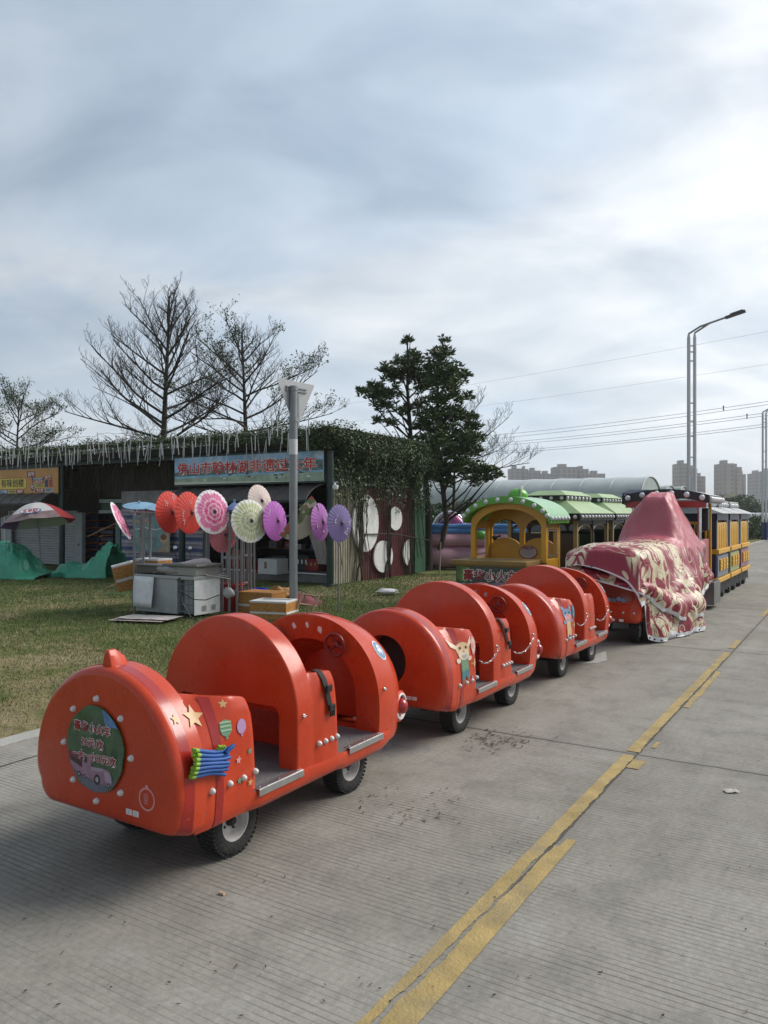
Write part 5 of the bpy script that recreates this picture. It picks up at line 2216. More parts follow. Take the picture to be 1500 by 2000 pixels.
# safety notice, oval
mb = MB()
mb.prism(ell(-0.12, 0.86, 0.165, 0.115, 32), X0+0.60, X0+0.618, lambda a, b, h: (h, a, b))
nt_ = mb.build('safety_notice', mat('notice_cream', (0.50, 0.42, 0.36), rough=0.5), cab)
mb = MB()
mb.rings([[(X0+0.598, -0.12+0.165*k*math.cos(q), 0.86+0.115*k*math.sin(q)) for q in [2*math.pi*i/32 for i in range(32)]] for k in (1.0, 0.90)])
nr = mat('notice_red', (0.25, 0.04, 0.03), rough=0.5)
mb.build('notice_ring', nr, nt_)
text_mesh('lettering', '乘客须知', 0.05, axes((X0+0.5975, -0.12, 0.925), RX, RY), nr, nt_, bold=0.002, depth=0.0003)
for k in range(4):
    text_mesh('lettering', '请遵守安全规定文明乘车'[:11-k % 2*2], 0.022, axes((X0+0.5975, -0.12, 0.893-k*0.026), RX, RY), STK['grey'], nt_, depth=0.0003)
# arched roof with a green bulb-studded front
mb = MB()
RW, RT = 0.76, 1.80


def roofz(y, top=RT):
    return 1.40+(top-1.40)*math.sqrt(max(0, 1-(y/RW)**2*0.97))


ys = [RW*math.sin(math.pi/2*i/20) for i in range(-20, 21)]
o_ = [[(x, y, roofz(y)) for y in ys] for x in (X0-0.14, X0+0.86)]
i_ = [[(x, y*0.985, roofz(y)-0.11) for y in ys] for x in (X0-0.14, X0+0.86)]
mb.rings([o_[0], o_[1]], closed=False, mi=1)
mb.rings([i_[1], i_[0]], closed=False, mi=0)
mb.rings([i_[0], o_[0]], closed=False, mi=0)
mb.rings([o_[1], i_[1]], closed=False, mi=0)
for e in (0, -1):
    mb.add([o_[0][e], o_[1][e], i_[1][e], i_[0][e]], [(0, 1, 2, 3)], 0)
mb.build('roof', [GRN, mat('roof_mint', (0.22, 0.46, 0.22), rough=0.3, var=0.1, coat=0.3)], cab, smooth=35)
bulbs(cab, [(X0-0.15, RW*0.97*math.sin(math.radians(a)), roofz(RW*0.97*math.sin(math.radians(a)))-0.056) for a in (-80, -62, -44, -26, -9, 9, 26, 44, 62, 80)], 0.040)
for s in (-1, 1):
    bulbs(cab, [(X0-0.06+0.16*k, s*(RW+0.01), 1.435) for k in range(6)], 0.040)
mb = MB()
mb.ball((X0+0.45, 0.0, RT+0.02), 0.17, 18, sc=(1, 1, 0.75))
dome = mb.build('roof_dome', GRN, cab, smooth=60)
mb = MB()
mb.lathe([(0.02, 0), (0.168, 0.0), (0.168, 0.02), (0.02, 0.02)], 24, M=zto((0.3, -1, 0), (X0+0.46, -0.05, RT+0.02)))
mb.build('dome_band', mat('cream_band', (0.5, 0.45, 0.35)), dome, smooth=40)
mb = MB()
mb.box((X0+0.2, 0, 0.22), (1.6, 0.9, 0.16))
mb.build('chassis', BLK, cab)
for x in (0.2, 1.0):
    for s in (-1, 1):
        mb = MB()
        mb.lathe([(0.02, -0.04), (0.15, -0.04), (0.16, 0), (0.15, 0.04), (0.02, 0.04)], 24, M=zto((0, s, 0), (x, s*0.5, 0.16)))
        mb.build('wheel', TYRE, cab, smooth=40)


def bulb_carriage(u, v, label, roofm, hipm, body, wall, L=2.0, zt=1.46, name='train_carriage', w=0.66, group='bulb-lit carriages of the green train'):
    t = thing(name, label, 'train carriage', UV(u, v, 0), RZ, group)
    mb = MB()
    mb.box((L/2, 0, 0.50), (L, w*1.9, 0.50))
    mb.build('body', body, t, bevel=0.015)
    mb = MB()
    mb.box((L/2, 0, 0.20), (L*0.95, w*1.4, 0.12))
    mb.build('chassis', BLK, t)
    for x in (0.35, L-0.35):
        for s in (-1, 1):
            mb = MB()
            mb.lathe([(0.02, -0.04), (0.14, -0.04), (0.15, 0), (0.14, 0.04), (0.02, 0.04)], 20, M=zto((0, s, 0), (x, s*w*0.85, 0.15)))
            mb.build('wheel', TYRE, t, smooth=40)
    # window walls: frames with arched openings, gold edged
    for s in (-1, 1):
        for k in range(2):
            xa = 0.10+k*(L-0.2)/2
            wd = (L-0.2)/2-0.06
            mb = MB()
            pts = [(xa+0.02, s*w*0.95, 0.76), (xa+0.02, s*w*0.95, 1.15)]
            pts += [(xa+0.02+wd/2-(wd/2)*math.cos(math.pi*i/12), s*w*0.95, 1.15+0.16*math.sin(math.pi*i/12)) for i in range(1, 12)]
            pts += [(xa+0.02+wd, s*w*0.95, 1.15), (xa+0.02+wd, s*w*0.95, 0.76)]
            mb.tube(pts, 0.018, 6)
            mb.build('window_frame', GOLDB, t, smooth=50)
        mb = MB()
        mb.box((L/2, s*w*0.95, 1.39), (L, 0.04, 0.14))
        mb.build('side_rail', wall, t)
        mb = MB()
        for x in (0.03, L/2, L-0.03):
            mb.box((x, s*w*0.95, 1.07), (0.06, 0.06, 0.66))
        mb.build('window_posts', wall, t)
    for x in (0.03, L-0.03):
        mb = MB()
        for y in (-w*0.95, w*0.95):
            mb = MB()
            mb.box((x, y, 1.05), (0.07, 0.07, 0.72))
            mb.build('corner_post', GOLDB, t)
        mb = MB()
        mb.box((x, 0, 0.95), (0.03, w*1.8, 0.42))
        mb.box((x, 0, 1.39), (0.03, w*1.8, 0.14))
        mb.build('end_wall', wall, t)
    for x in (0.55, L-0.5):
        mb = MB()
        mb.box((x, 0, 0.92), (0.08, w*1.6, 0.44))
        mb.build('seat_back', DGRN, t, bevel=0.03)
    # lower roof: hipped skirt, dark bulb band, clerestory with its own band
    def hip(x0, x1, y, z0, x2, x3, y2, z1, m, nm):
        q = MB()
        a = [(x0, -y, z0), (x1, -y, z0), (x1, y, z0), (x0, y, z0)]
        b = [(x2, -y2, z1), (x3, -y2, z1), (x3, y2, z1), (x2, y2, z1)]
        q.add(a+b, [(0, 1, 5, 4), (1, 2, 6, 5), (2, 3, 7, 6), (3, 0, 4, 7), (4, 5, 6, 7), (3, 2, 1, 0)])
        return q.build(nm, m, t)
    e = 0.10
    mb = MB()
    mb.box((L/2, 0, zt-0.005), (L+2*e-0.03, w*2+0.17, 0.13))
    mb.build('bulb_band', BLK, t)
    hip(-e, L+e, w+0.10, zt+0.062, 0.26, L-0.26, w*0.55, zt+0.30, hipm, 'roof_skirt')
    mb = MB()
    mb.box((L/2, 0, zt+0.345), (L-0.50, w*1.12, 0.10))
    mb.build('bulb_band', BLK, t)
    hip(0.20, L-0.20, w*0.60, zt+0.397, 0.40, L-0.40, w*0.34, zt+0.49, roofm, 'clerestory')
    pts = [(-e-0.005, y, zt-0.005) for y in np.linspace(-w, w, 5)]
    for s in (-1, 1):
        pts += [(x, s*(w+0.095), zt-0.005) for x in np.linspace(0.0, L, 11)]
    pts += [(0.24, y, zt+0.345) for y in np.linspace(-w*0.45, w*0.45, 4)]
    for s in (-1, 1):
        pts += [(x, s*(w*0.57), zt+0.345) for x in np.linspace(0.32, L-0.32, 7)]
    bulbs(t, pts, 0.038)
    return t


bulb_carriage(13.45, -4.95, 'nearer dark carriage with a pale green bulb-trimmed roof behind the yellow cab', PGRN, PGRN, BLK, BLK)
bulb_carriage(15.9, -4.98, 'farther dark carriage with a pale green bulb-trimmed roof, partly behind the tarp', PGRN, PGRN, BLK, BLK)
bulb_carriage(18.9, -4.6, 'navy and red carriage with a bulb-trimmed roof behind the pink hump of the tarp', NAVY, NAVY, mat('train_red', (0.36, 0.022, 0.018)), NAVY, L=2.2, zt=1.62, group=None)

# ---- covered front of the red train
lead = thing('ride_train_engine', 'red front of the ride train with a dark window, half hidden under the printed tarp', 'train engine', UV(8.93, -2.53, 0), RZ)
mb = MB()
n = 36
st = [(0.0, 0.10, 0.0), (0.02, 0.05, 0.0), (0.07, 0.01, 0.0), (0.14, 0.0, 0.0), (0.9, 0.0, 0.0), (1.4, 0.02, 0.0)]
mb.rings([[(x+0.10*(z-0.3)*(1 if x < 0.5 else 0), y, z) for y, z in outline(0.43, 0.63, 0.24, d=d)] for x, d, _ in st], cap0=True, cap1=True)
lb = mb.build('body', RED, lead, smooth=35)
GLASS = mat('smoked_window', (0.045, 0.014, 0.016), rough=0.08, coat=0.5)
mb = MB()
win = [(-0.37, 0.58), (-0.36, 0.52), (-0.29, 0.48), (0.29, 0.48), (0.36, 0.52), (0.37, 0.58), (0.32, 0.82), (0.21, 0.94), (0.0, 0.98), (-0.21, 0.94), (-0.32, 0.82)]
mb.prism(win, -0.012, 0.004, lambda a, b, h: (h+0.10*(b-0.3)-0.001, a, b))
wn = mb.build('window', GLASS, lead)
mb = MB()
loopw = [(0.10*(b-0.3)-0.010, a, b) for a, b in win]
mb.tube(loopw, 0.016, 6, closed=True)
mb.build('window_frame', RED, lead, smooth=50)
for k, (y, z, m) in enumerate(((0.02, 0.505, 'gold'), (-0.05, 0.51, 'blue'), (-0.11, 0.505, 'teal'), (-0.17, 0.525, 'blue'), (-0.22, 0.51, 'blue'), (0.09, 0.505, 'blue'))):
    mb = MB()
    mb.ball((0.10*(z-0.3)-0.012, y, z), 0.030, 12, sc=(0.25, 1, 1))
    mb.build('play_ball', STK[m], wn, smooth=70)
for y in (0.18, 0.06, -0.08, -0.22, -0.34):
    stud(lb, (0.004, y, 0.375), (-1, 0, 0.1))
for y in (-0.20, -0.10):
    mb = MB()
    mb.box((-0.001, y, 0.285), (0.003, 0.05, 0.028))
    mb.build('sticker', STK['white'], lb)
for x in (0.30, 1.15):
    for s in (-1, 1):
        wheel_part(lead, x, s*0.29, s)

# ---- steam-style engine behind it
SV = -2.62
se = thing('ride_train_engine', 'steam style engine with bulb-trimmed black roof and red wheels under the tarp end', 'train engine', UV(10.6, SV, 0), RZ)
TRED = mat('train_red', (0.36, 0.022, 0.018))
mb = MB()
mb.lathe([(0.30, 0.0), (0.34, 0.02), (0.34, 1.7), (0.0002, 1.7)], 28, M=zto((1, 0, 0), (0.1, 0, 0.66)))
mb.build('boiler', BLK, se, smooth=40)
mb = MB()
mb.lathe([(0.12, 0.9), (0.12, 1.45), (0.18, 1.6), (0.18, 1.68), (0.0002, 1.68)], 20, M=Matrix.Translation((1.3, 0, 0)))
mb.build('chimney', BLK, se, smooth=40)
mb = MB()
mb.box((1.4, 0, 0.30), (2.9, 0.86, 0.16))
mb.build('chassis', BLK, se)
mb = MB()
mb.box((2.70, -0.47, 0.80), (0.62, 0.05, 0.60))
mb.box((2.70, 0.47, 0.80), (0.62, 0.05, 0.60))
mb.box((2.98, 0, 0.80), (0.05, 0.90, 0.60))
mb.build('cab_panel', mat('cab_pink', (0.36, 0.10, 0.11), rough=0.4, var=0.1), se, bevel=0.008)
mb = MB()
mb.box((2.72, -0.56, 0.25), (0.62, 0.22, 0.36))
mb.build('step_box', mat('steel_box', (0.20, 0.20, 0.20), rough=0.35, metal=0.6, var=0.2), se, bevel=0.006)
for x in (1.45, 2.15):
    for s in (-1, 1):
        M = zto((0, s, 0), (x, s*0.49, 0.25))
        mb = MB()
        mb.tube([(0.20*math.cos(2*math.pi*i/30), 0.20*math.sin(2*math.pi*i/30), 0) for i in range(30)], 0.026, 8, closed=True)
        w_ = mb.build('wheel', WHITE, se, smooth=50)
        w_.matrix_local = M
        mb = MB()
        mb.tube([(0.165*math.cos(2*math.pi*i/30), 0.165*math.sin(2*math.pi*i/30), 0) for i in range(30)], 0.022, 8, closed=True)
        for k in range(8):
            a = 2*math.pi*k/8
            mb.tube([(0.02*math.cos(a), 0.02*math.sin(a), 0), (0.16*math.cos(a), 0.16*math.sin(a), 0)], 0.016, 6)
        mb.lathe([(0.04, -0.03), (0.04, 0.03), (0.0002, 0.035)], 14)
        mb.build('spokes', TRED, w_, smooth=50)
# cab roof with bulbs
mb = MB()
ys = np.linspace(-0.66, 0.66, 21)
rz_ = lambda y: 1.80+0.10*(1-(y/0.66)**2)
ro = [[(x, y, rz_(y)) for y in ys] for x in (2.0, 3.25)]
ri = [[(x, y, rz_(y)-0.13) for y in ys] for x in (2.0, 3.25)]
mb.rings([ro[0], ro[1]], closed=False, mi=1)
mb.rings([ri[1], ri[0]], closed=False, mi=0)
mb.rings([ri[0], ro[0]], closed=False, mi=0)
mb.rings([ro[1], ri[1]], closed=False, mi=0)
for e in (0, -1):
    mb.add([ro[0][e], ro[1][e], ri[1][e], ri[0][e]], [(0, 1, 2, 3)], 0)
mb.build('roof', [BLK, mat('roof_pale', (0.46, 0.47, 0.47), rough=0.45, var=0.15)], se, smooth=35)
mb = MB()
mb.box((2.05, 0, 1.66), (0.04, 1.22, 0.10))
mb.build('roof_valance', TRED, se)
bulbs(se, [(1.985, y, rz_(y)-0.065) for y in np.linspace(-0.56, 0.56, 6)], 0.046)
bulbs(se, [(x, -0.67, 1.735) for x in np.linspace(2.1, 3.2, 7)], 0.046)
for y in (-0.50, 0.50):
    mb = MB()
    mb.tube([(2.12, y*0.7, 1.66), (2.12, y*0.94, 1.655), (2.12, y, 1.60), (2.12, y, 1.2), (2.12, y, 0.5)], 0.030, 10)
    mb.build('roof_post', CHROME, se, smooth=50)
    mb = MB()
    mb.tube([(3.1, y, 1.70), (3.1, y, 0.5)], 0.026, 8)
    mb.build('roof_post', TYEL, se, smooth=50)
mb = MB()
mb.box((2.55, -0.52, 1.42), (0.16, 0.10, 0.36))
mb.build('lantern', BLK, se, bevel=0.02)

# ---- three blue and yellow carriages
CBAR = mat('carriage_yellow', (0.64, 0.34, 0.02), rough=0.4, var=0.08)
CPOST = mat('carriage_post', (0.36, 0.36, 0.37), rough=0.4)
ROOFG = mat('carriage_roof', (0.42, 0.43, 0.43), rough=0.5, var=0.15, dirt=0.4)
SIDES = {'slate': mat('side_slate', (0.16, 0.18, 0.22), rough=0.45, var=0.1), 'lime': mat('side_lime', (0.30, 0.33, 0.13), rough=0.45, var=0.1), 'plum': mat('side_plum', (0.26, 0.12, 0.16), rough=0.45, var=0.1)}


def open_carriage(u, label, sidem, L=1.30):
    t = thing('train_carriage', label, 'train carriage', UV(u, -2.60, 0), RZ, 'blue and yellow open carriages')
    w = 0.50
    mb = MB()
    mb.box((L/2, 0, 0.58), (L, 2*w, 0.46), 0)
    body = mb.build('body', NAVY, t, bevel=0.01)
    for s in (-1, 1):
        mb = MB()
        mb.box((L/2, s*(w+0.012), 0.60), (L-0.08, 0.02, 0.36))
        sp_ = mb.build('side_board', SIDES[sidem], t)
        for k in range(3):
            mb = MB()
            mb.box((0.30+k*0.33, s*(w+0.035), 0.62), (0.20, 0.03, 0.20))
            mb.box((0.30+k*0.33, s*(w+0.05), 0.66), (0.16, 0.012, 0.03))
            mb.box((0.30+k*0.33, s*(w+0.05), 0.59), (0.16, 0.012, 0.03))
            mb.build('ornament', CBAR, sp_, bevel=0.012)
        for z in (0.36, 0.86):
            mb = MB()
            mb.box((L/2, s*(w+0.02), z), (L+0.06, 0.06, 0.08))
            mb.build('belt', CBAR, t, bevel=0.008)
        for k in range(5):
            x = 0.20+k*(L-0.40)/4
            mb = MB()
            mb.lathe([(0.075, 0.90), (0.09, 1.0), (0.085, 1.18), (0.092, 1.33), (0.06, 1.36), (0.0002, 1.365)], 12, M=Matrix.Translation((x, s*(w-0.02), 0)) @ Matrix.Diagonal((1, 0.4, 1, 1)))
            mb.build('side_slat', CBAR, t, smooth=50)
        for x in (0.05, L-0.05):
            mb = MB()
            mb.box((x, s*(w-0.01), 1.18), (0.055, 0.055, 0.60))
            mb.build('post', CPOST, t, bevel=0.006)
        mb = MB()
        mb.box((L/2, s*w, 1.46), (L, 0.04, 0.12))
        mb.build('head_rail', NAVY, t)
    for z in (0.36, 0.86):
        mb = MB()
        mb.box((-0.02, 0, z), (0.05, 2*w+0.04, 0.08))
        mb.build('belt', CBAR, t, bevel=0.008)
    mb = MB()
    mb.box((0.02, 0, 0.62), (0.05, 2*w-0.02, 0.44))
    mb.box((0.02, 0, 1.45), (0.05, 2*w-0.02, 0.14))
    for y in (-w+0.06, w-0.06):
        mb.box((0.02, y, 1.14), (0.05, 0.12, 0.52))
    mb.build('end_wall', NAVY, t)
    mb = MB()
    fr = [(-0.012, -0.34, 0.92), (-0.012, -0.34, 1.26)]+[(-0.012, -0.34*math.cos(math.pi*i/10), 1.26+0.10*math.sin(math.pi*i/10)) for i in range(1, 10)]+[(-0.012, 0.34, 1.26), (-0.012, 0.34, 0.92)]
    mb.tube(fr, 0.026, 6, closed=True)
    mb.build('window_frame', CBAR, t, smooth=50)
    mb = MB()
    mb.ball((-0.03, -0.18, 0.60), 0.13, 14, sc=(0.5, 1.25, 0.85))
    mb.box((-0.05, -0.18, 0.70), (0.05, 0.30, 0.04))
    mb.build('end_ornament', CBAR, t, smooth=45)
    mb = MB()
    mb.box((L*0.6, 0, 0.95), (0.08, 2*w-0.14, 0.34))
    mb.build('seat_back', DGRN, t, bevel=0.03)
    # roof: sloped skirt, bulb rail, ridge
    mb = MB()
    a = [(-0.08, -w-0.12, 1.52), (L+0.08, -w-0.12, 1.52), (L+0.08, w+0.12, 1.52), (-0.08, w+0.12, 1.52)]
    b = [(0.02, -w*0.6, 1.64), (L-0.02, -w*0.6, 1.64), (L-0.02, w*0.6, 1.64), (0.02, w*0.6, 1.64)]
    mb.add(a+b, [(0, 1, 5, 4), (1, 2, 6, 5), (2, 3, 7, 6), (3, 0, 4, 7), (4, 5, 6, 7), (3, 2, 1, 0)])
    mb.build('roof', ROOFG, t)
    mb = MB()
    mb.box((L/2, 0, 1.68), (L*0.92, w*1.12, 0.09))
    mb.build('bulb_band', NAVY, t)
    mb = MB()
    mb.box((L/2, 0, 1.745), (L*1.0, w*1.25, 0.04))
    mb.build('roof_top', ROOFG, t, bevel=0.01)
    bulbs(t, [(0.0, y, 1.685) for y in (-0.2, 0, 0.2)]+[(x, -w*0.6, 1.685) for x in np.linspace(0.15, L-0.15, 5)], 0.045)
    for x in (0.30, L-0.30):
        for s in (-1, 1):
            mb = MB()
            mb.lathe([(0.02, -0.05), (0.14, -0.05), (0.16, -0.02), (0.16, 0.02), (0.14, 0.05), (0.02, 0.05)], 24, M=zto((0, s, 0), (x, s*0.43, 0.16)))
            wh = mb.build('wheel', TYRE, t, smooth=40)
            mb = MB()
            mb.rings([[(x+0.20*math.cos(q), s*yy, 0.14+0.20*math.sin(q)) for q in np.linspace(-0.1, math.pi+0.1, 14)] for yy in (0.40, 0.52)], closed=False)
            mb.build('fender', CPOST, t, smooth=50)
    return t


open_carriage(14.2, 'nearest blue carriage with slate sides and yellow slats behind the covered engine', 'slate')
open_carriage(15.72, 'middle carriage with lime sides and yellow slats in the blue train', 'lime')
open_carriage(17.24, 'farthest carriage with plum sides and yellow slats in the blue train', 'plum')

# ---- printed tarpaulin ------------------------------------------------
def tarp_mat():
    m = bpy.data.materials.new('printed_tarp')
    m.use_nodes = True
    t = m.node_tree
    b = t.nodes['Principled BSDF']
    b.inputs['Roughness'].default_value = 0.42
    uvn = nd(t, 'ShaderNodeUVMap', uv_map='print')

    def nz(scale, detail=2.0, rough=0.5, dist=0.0, off=0.0):
        mp = nd(t, 'ShaderNodeMapping')
        mp.inputs['Location'].default_value = (off, off*0.7, 0)
        t.links.new(uvn.outputs[0], mp.inputs[0])
        n = nd(t, 'ShaderNodeTexNoise', i_Scale=scale, i_Detail=detail, i_Roughness=rough, i_Distortion=dist)
        t.links.new(mp.outputs[0], n.inputs['Vector'])
        return n.outputs[0]
    swirl = nz(1.3, 1.2, 0.4, 1.7, 3.1)
    fine = nz(30, 4, 0.7)
    cream = ramp_n(t, fine, [(0.3, (0.40, 0.33, 0.20)), (0.5, (0.60, 0.52, 0.35)), (0.7, (0.72, 0.64, 0.47))])
    red = mix_n(t, fine, (0.21, 0.014, 0.030), (0.30, 0.028, 0.050))
    # broad crimson areas
    area = ramp_n(t, nz(1.25, 1.0, 0.4, 0.9, 5.3), [(0.555, (0, 0, 0)), (0.565, (1, 1, 1))])
    # contour strokes of varying width drawn along the swirl field
    f = math_n(t, 'FRACT', math_n(t, 'MULTIPLY', swirl, 6.0))
    width = math_n(t, 'MULTIPLY_ADD', nz(3.1, 1.0, 0.5, 0.0, 5.0), 0.75, -0.19)
    st1 = math_n(t, 'LESS_THAN', math_n(t, 'ABSOLUTE', math_n(t, 'SUBTRACT', f, 0.5)), math_n(t, 'MULTIPLY', width, 0.80))
    f2 = math_n(t, 'FRACT', math_n(t, 'MULTIPLY', nz(2.5, 0.8, 0.4, 2.6, 1.7), 4.5))
    st2 = math_n(t, 'LESS_THAN', math_n(t, 'ABSOLUTE', math_n(t, 'SUBTRACT', f2, 0.5)), math_n(t, 'MULTIPLY_ADD', nz(2.2, 1.0, 0.5, 0.0, 9.0), 0.55, -0.20))
    mask = math_n(t, 'MAXIMUM', math_n(t, 'MAXIMUM', st1, st2), area)
    edge = math_n(t, 'MULTIPLY', area, math_n(t, 'LESS_THAN', math_n(t, 'ABSOLUTE', math_n(t, 'SUBTRACT', f, 0.5)), 0.035))
    mask = math_n(t, 'SUBTRACT', mask, edge, clamp=True)
    c = mix_n(t, mask, cream, red)
    t.links.new(c, b.inputs['Base Color'])
    return m


TARP = tarp_mat()
HEM = mat('tarp_hem', (0.62, 0.62, 0.64), rough=0.5, var=0.08)
PINK_SHEEN = mat('tarp_pink_sheen', (0.44, 0.10, 0.125), rough=0.42, coat=0.05, var=0.14, vs=3, bump=0.35, bs=9, dirt=0.4, dcol=(0.44, 0.17, 0.18), ds=4)  # sheen of the plastic over the hump, painted in as pink base colour
CRIM = mat('tarp_crimson', (0.18, 0.014, 0.030), rough=0.32, coat=0.15)


def tarp_section(knots, u):
    for (a, b) in zip(knots[:-1], knots[1:]):
        if a[0] <= u <= b[0]:
            f = (u-a[0])/(b[0]-a[0])
            f = f*f*(3-2*f)
            return [x+(y-x)*f for x, y in zip(a, b)]
    return knots[-1] if u > knots[-1][0] else knots[0]


def build_tarp():
    t = thing('printed_tarp', 'red and cream dragon-print tarpaulin draped over two train fronts, with a painted pink sheen over the hump', 'tarpaulin', UV(9.0, -2.53, 0), RZ)
    # u, top z, half width at the top, right hem z, right hem y, left hem z
    K = [(8.80, 0.84, 0.34, 0.60, -0.46, 0.70),
         (8.93, 1.06, 0.34, 0.52, -0.47, 0.58),
         (9.02, 1.10, 0.37, 0.40, -0.48, 0.55),
         (9.12, 1.12, 0.40, 0.06, -0.50, 0.50),
         (9.40, 1.13, 0.42, 0.012, -0.56, 0.35),
         (9.95, 1.12, 0.42, 0.012, -0.66, 0.2),
         (10.55, 1.12, 0.41, 0.012, -0.80, 0.2),
         (11.0, 1.12, 0.38, 0.30, -0.62, 0.3),
         (11.22, 1.17, 0.36, 0.34, -0.60, 0.3),
         (11.60, 1.74, 0.20, 0.34, -0.58, 0.3),
         (11.80, 1.80, 0.17, 0.34, -0.58, 0.3),
         (12.15, 1.80, 0.16, 0.34, -0.58, 0.3),
         (12.45, 1.58, 0.22, 0.38, -0.56, 0.3),
         (12.75, 1.20, 0.38, 0.45, -0.54, 0.4),
         (12.95, 1.15, 0.40, 0.50, -0.53, 0.4)]
    nu, ns = 230, 150
    P = []
    UVc = []
    for i in range(nu+1):
        u = K[0][0]+(K[-1][0]-K[0][0])*i/nu
        _, zt, hw, hz, hy, lz = tarp_section(K, u)
        row, uvr = [], []
        # polyline: left hem, left shoulder, crown, right shoulder, right hem
        tall = zt > 1.25
        pk = max(0.0, min(1.0, (zt-1.15)/0.5))
        ctrl = [(-hy*0.98, lz), (-hy*0.90, lz+(zt-lz)*0.35), (-(hw+0.06+0.14*pk), zt*0.86-0.25*pk), (-hw*0.85, zt-0.02), (-hw*0.4, zt+0.012), (hw*0.0, zt+0.02),
                (hw*0.4, zt+0.012), (hw*0.85, zt-0.02), (hw+0.06+0.14*pk, zt*0.86-0.25*pk), (-hy*0.90, hz+(zt-hz)*0.35), (-hy, hz)]
        seg = [0]
        for a, b in zip(ctrl[:-1], ctrl[1:]):
            seg.append(seg[-1]+math.hypot(b[0]-a[0], b[1]-a[1]))
        tot = seg[-1]
        rightlen = tot-seg[5]
        for j in range(ns+1):
            d = tot*j/ns
            k = max(q for q in range(len(seg)) if seg[q] <= d+1e-9)
            k = min(k, len(seg)-2)
            f = (d-seg[k])/max(1e-9, seg[k+1]-seg[k])
            p0, p1, p2, p3 = ctrl[max(0, k-1)], ctrl[k], ctrl[k+1], ctrl[min(len(ctrl)-1, k+2)]
            q = [0.5*((2*p1[c])+(-p0[c]+p2[c])*f+(2*p0[c]-5*p1[c]+4*p2[c]-p3[c])*f*f+(-p0[c]+3*p1[c]-3*p2[c]+p3[c])*f**3) for c in (0, 1)]
            y, z = -q[0], q[1]                         # ctrl runs left to right; local y is left
            side = (d-seg[5])/rightlen                   # 0 crown .. 1 right hem
            hang = max(0.0, min(1.0, (abs(side)-0.30)/0.5))
            w1 = u*1.55+side*0.9+0.5*noise.noise((u*0.9, side*0.8, 3))
            w2 = u*3.4-side*1.6+0.6*noise.noise((u*1.7, side*1.6, 7))
            rid1 = 1-2*abs(((w1) % 1.0)*2-1)
            rid2 = 1-2*abs(((w2) % 1.0)*2-1)
            fold = (0.030*rid1+0.010*rid2)*hang*(0.6+0.8*noise.noise((u*0.8, 3, side)))
            fold += 0.11*noise.noise((u*1.9+side*1.3, side*1.9, 2.0))*hang
            fold *= min(1.0, 0.15+i/40)
            crease = abs(noise.noise((u*2.6+side*3.0, side*3.4-u*1.4, 6.0)))
            crease2 = abs(noise.noise((u*6.1-side*4.0, side*7.4+u*3.4, 9.0)))
            small = 0.042*(0.30-crease)+0.020*(0.30-crease2)+0.010*noise.noise((u*11, side*11, 4.0))
            small *= min(1.0, i/14)
            y += (-1 if side > 0 else 1)*(fold+small*(0.4+hang))
            z += small*(1-hang)*0.7
            uu = u+0.05*hang*noise.noise((side*5, u*2, 9))
            if side > 0.9 and z > 0.02 and z < 0.35:
                z = max(0.012, z+0.06*noise.noise((u*4.3, 1.2, 5)))
            if u < 8.95:
                z += 0.30*y*(8.95-u)/0.15
            z = max(0.012, z)
            row.append((uu-9.0, y, z))
            uvr.append((u*1.0, (d-seg[5])*1.0))
        P.append(row)
        UVc.append(uvr)
    V = np.array([p for r in P for p in r])
    n1 = ns+1
    F, MI = [], []
    for i in range(nu):
        u = K[0][0]+(K[-1][0]-K[0][0])*(i+0.5)/nu
        zt = tarp_section(K, u)[1]
        for j in range(ns):
            F.append((i*n1+j, (i+1)*n1+j, (i+1)*n1+j+1, i*n1+j+1))
            mi = 0
            zc = V[i*n1+j][2]
            side = j/ns
            yc = V[i*n1+j][1]
            if i < 1 or j >= ns-4 or j < 3:
                mi = 1
            elif u > 11.03 and zc > 1.00+0.05*math.sin(u*9):
                mi = 2
            elif u > 12.2:
                mi = 3 if zc > 0.75 else 0
            MI.append(mi)
    o = mesh_np('cloth', V, np.array(F), [TARP, HEM, PINK_SHEEN, CRIM], t, np.array(MI), smooth=True)
    lay = o.data.uv_layers.new(name='print')
    flat = [UVc[i][j] for i in range(nu+1) for j in range(n1)]
    lv = np.empty(len(o.data.loops), dtype=np.int32)
    o.data.loops.foreach_get('vertex_index', lv)
    fa = np.array(flat, dtype=np.float32)[lv]
    lay.data.foreach_set('uv', fa.ravel())
    sol = o.modifiers.new('thickness', 'SOLIDIFY')
    sol.thickness = 0.004
    # cream printed strokes up the front edge of the hump and eyelets along the hem
    mb = MB()
    r = random.Random(6)

    def on(i, j, e=0.006):
        p = Vector(P[i][j])
        a, b = Vector(P[min(nu, i+1)][j])-Vector(P[i-1][j]), Vector(P[i][min(ns, j+1)])-Vector(P[i][j-1])
        n = a.cross(b).normalized()
        if n.x > 0 and False:
            n = -n
        if n.dot(Vector((-0.6, -0.5, 0.3))) < 0:
            n = -n
        return p+n*e
    i0 = int((11.06-K[0][0])/(K[-1][0]-K[0][0])*nu)
    i1 = int((11.74-K[0][0])/(K[-1][0]-K[0][0])*nu)
    for i in range(i0, i1, 5):
        for c in (56, 62, 68):
            if r.random() < 0.78:
                j = c+r.randint(-1, 1)
                w = r.choice((3, 4, 5))
                vs = [on(i, j), on(i+3, j), on(i+3, j+w), on(i, j+w+r.choice((0, 1)))]
                mb.add(vs, [(0, 1, 2, 3)])
    tag(mb.build('printed_strokes', mat('tarp_cream', (0.55, 0.50, 0.40), rough=0.4), t), kind='stuff')
    mb = MB()
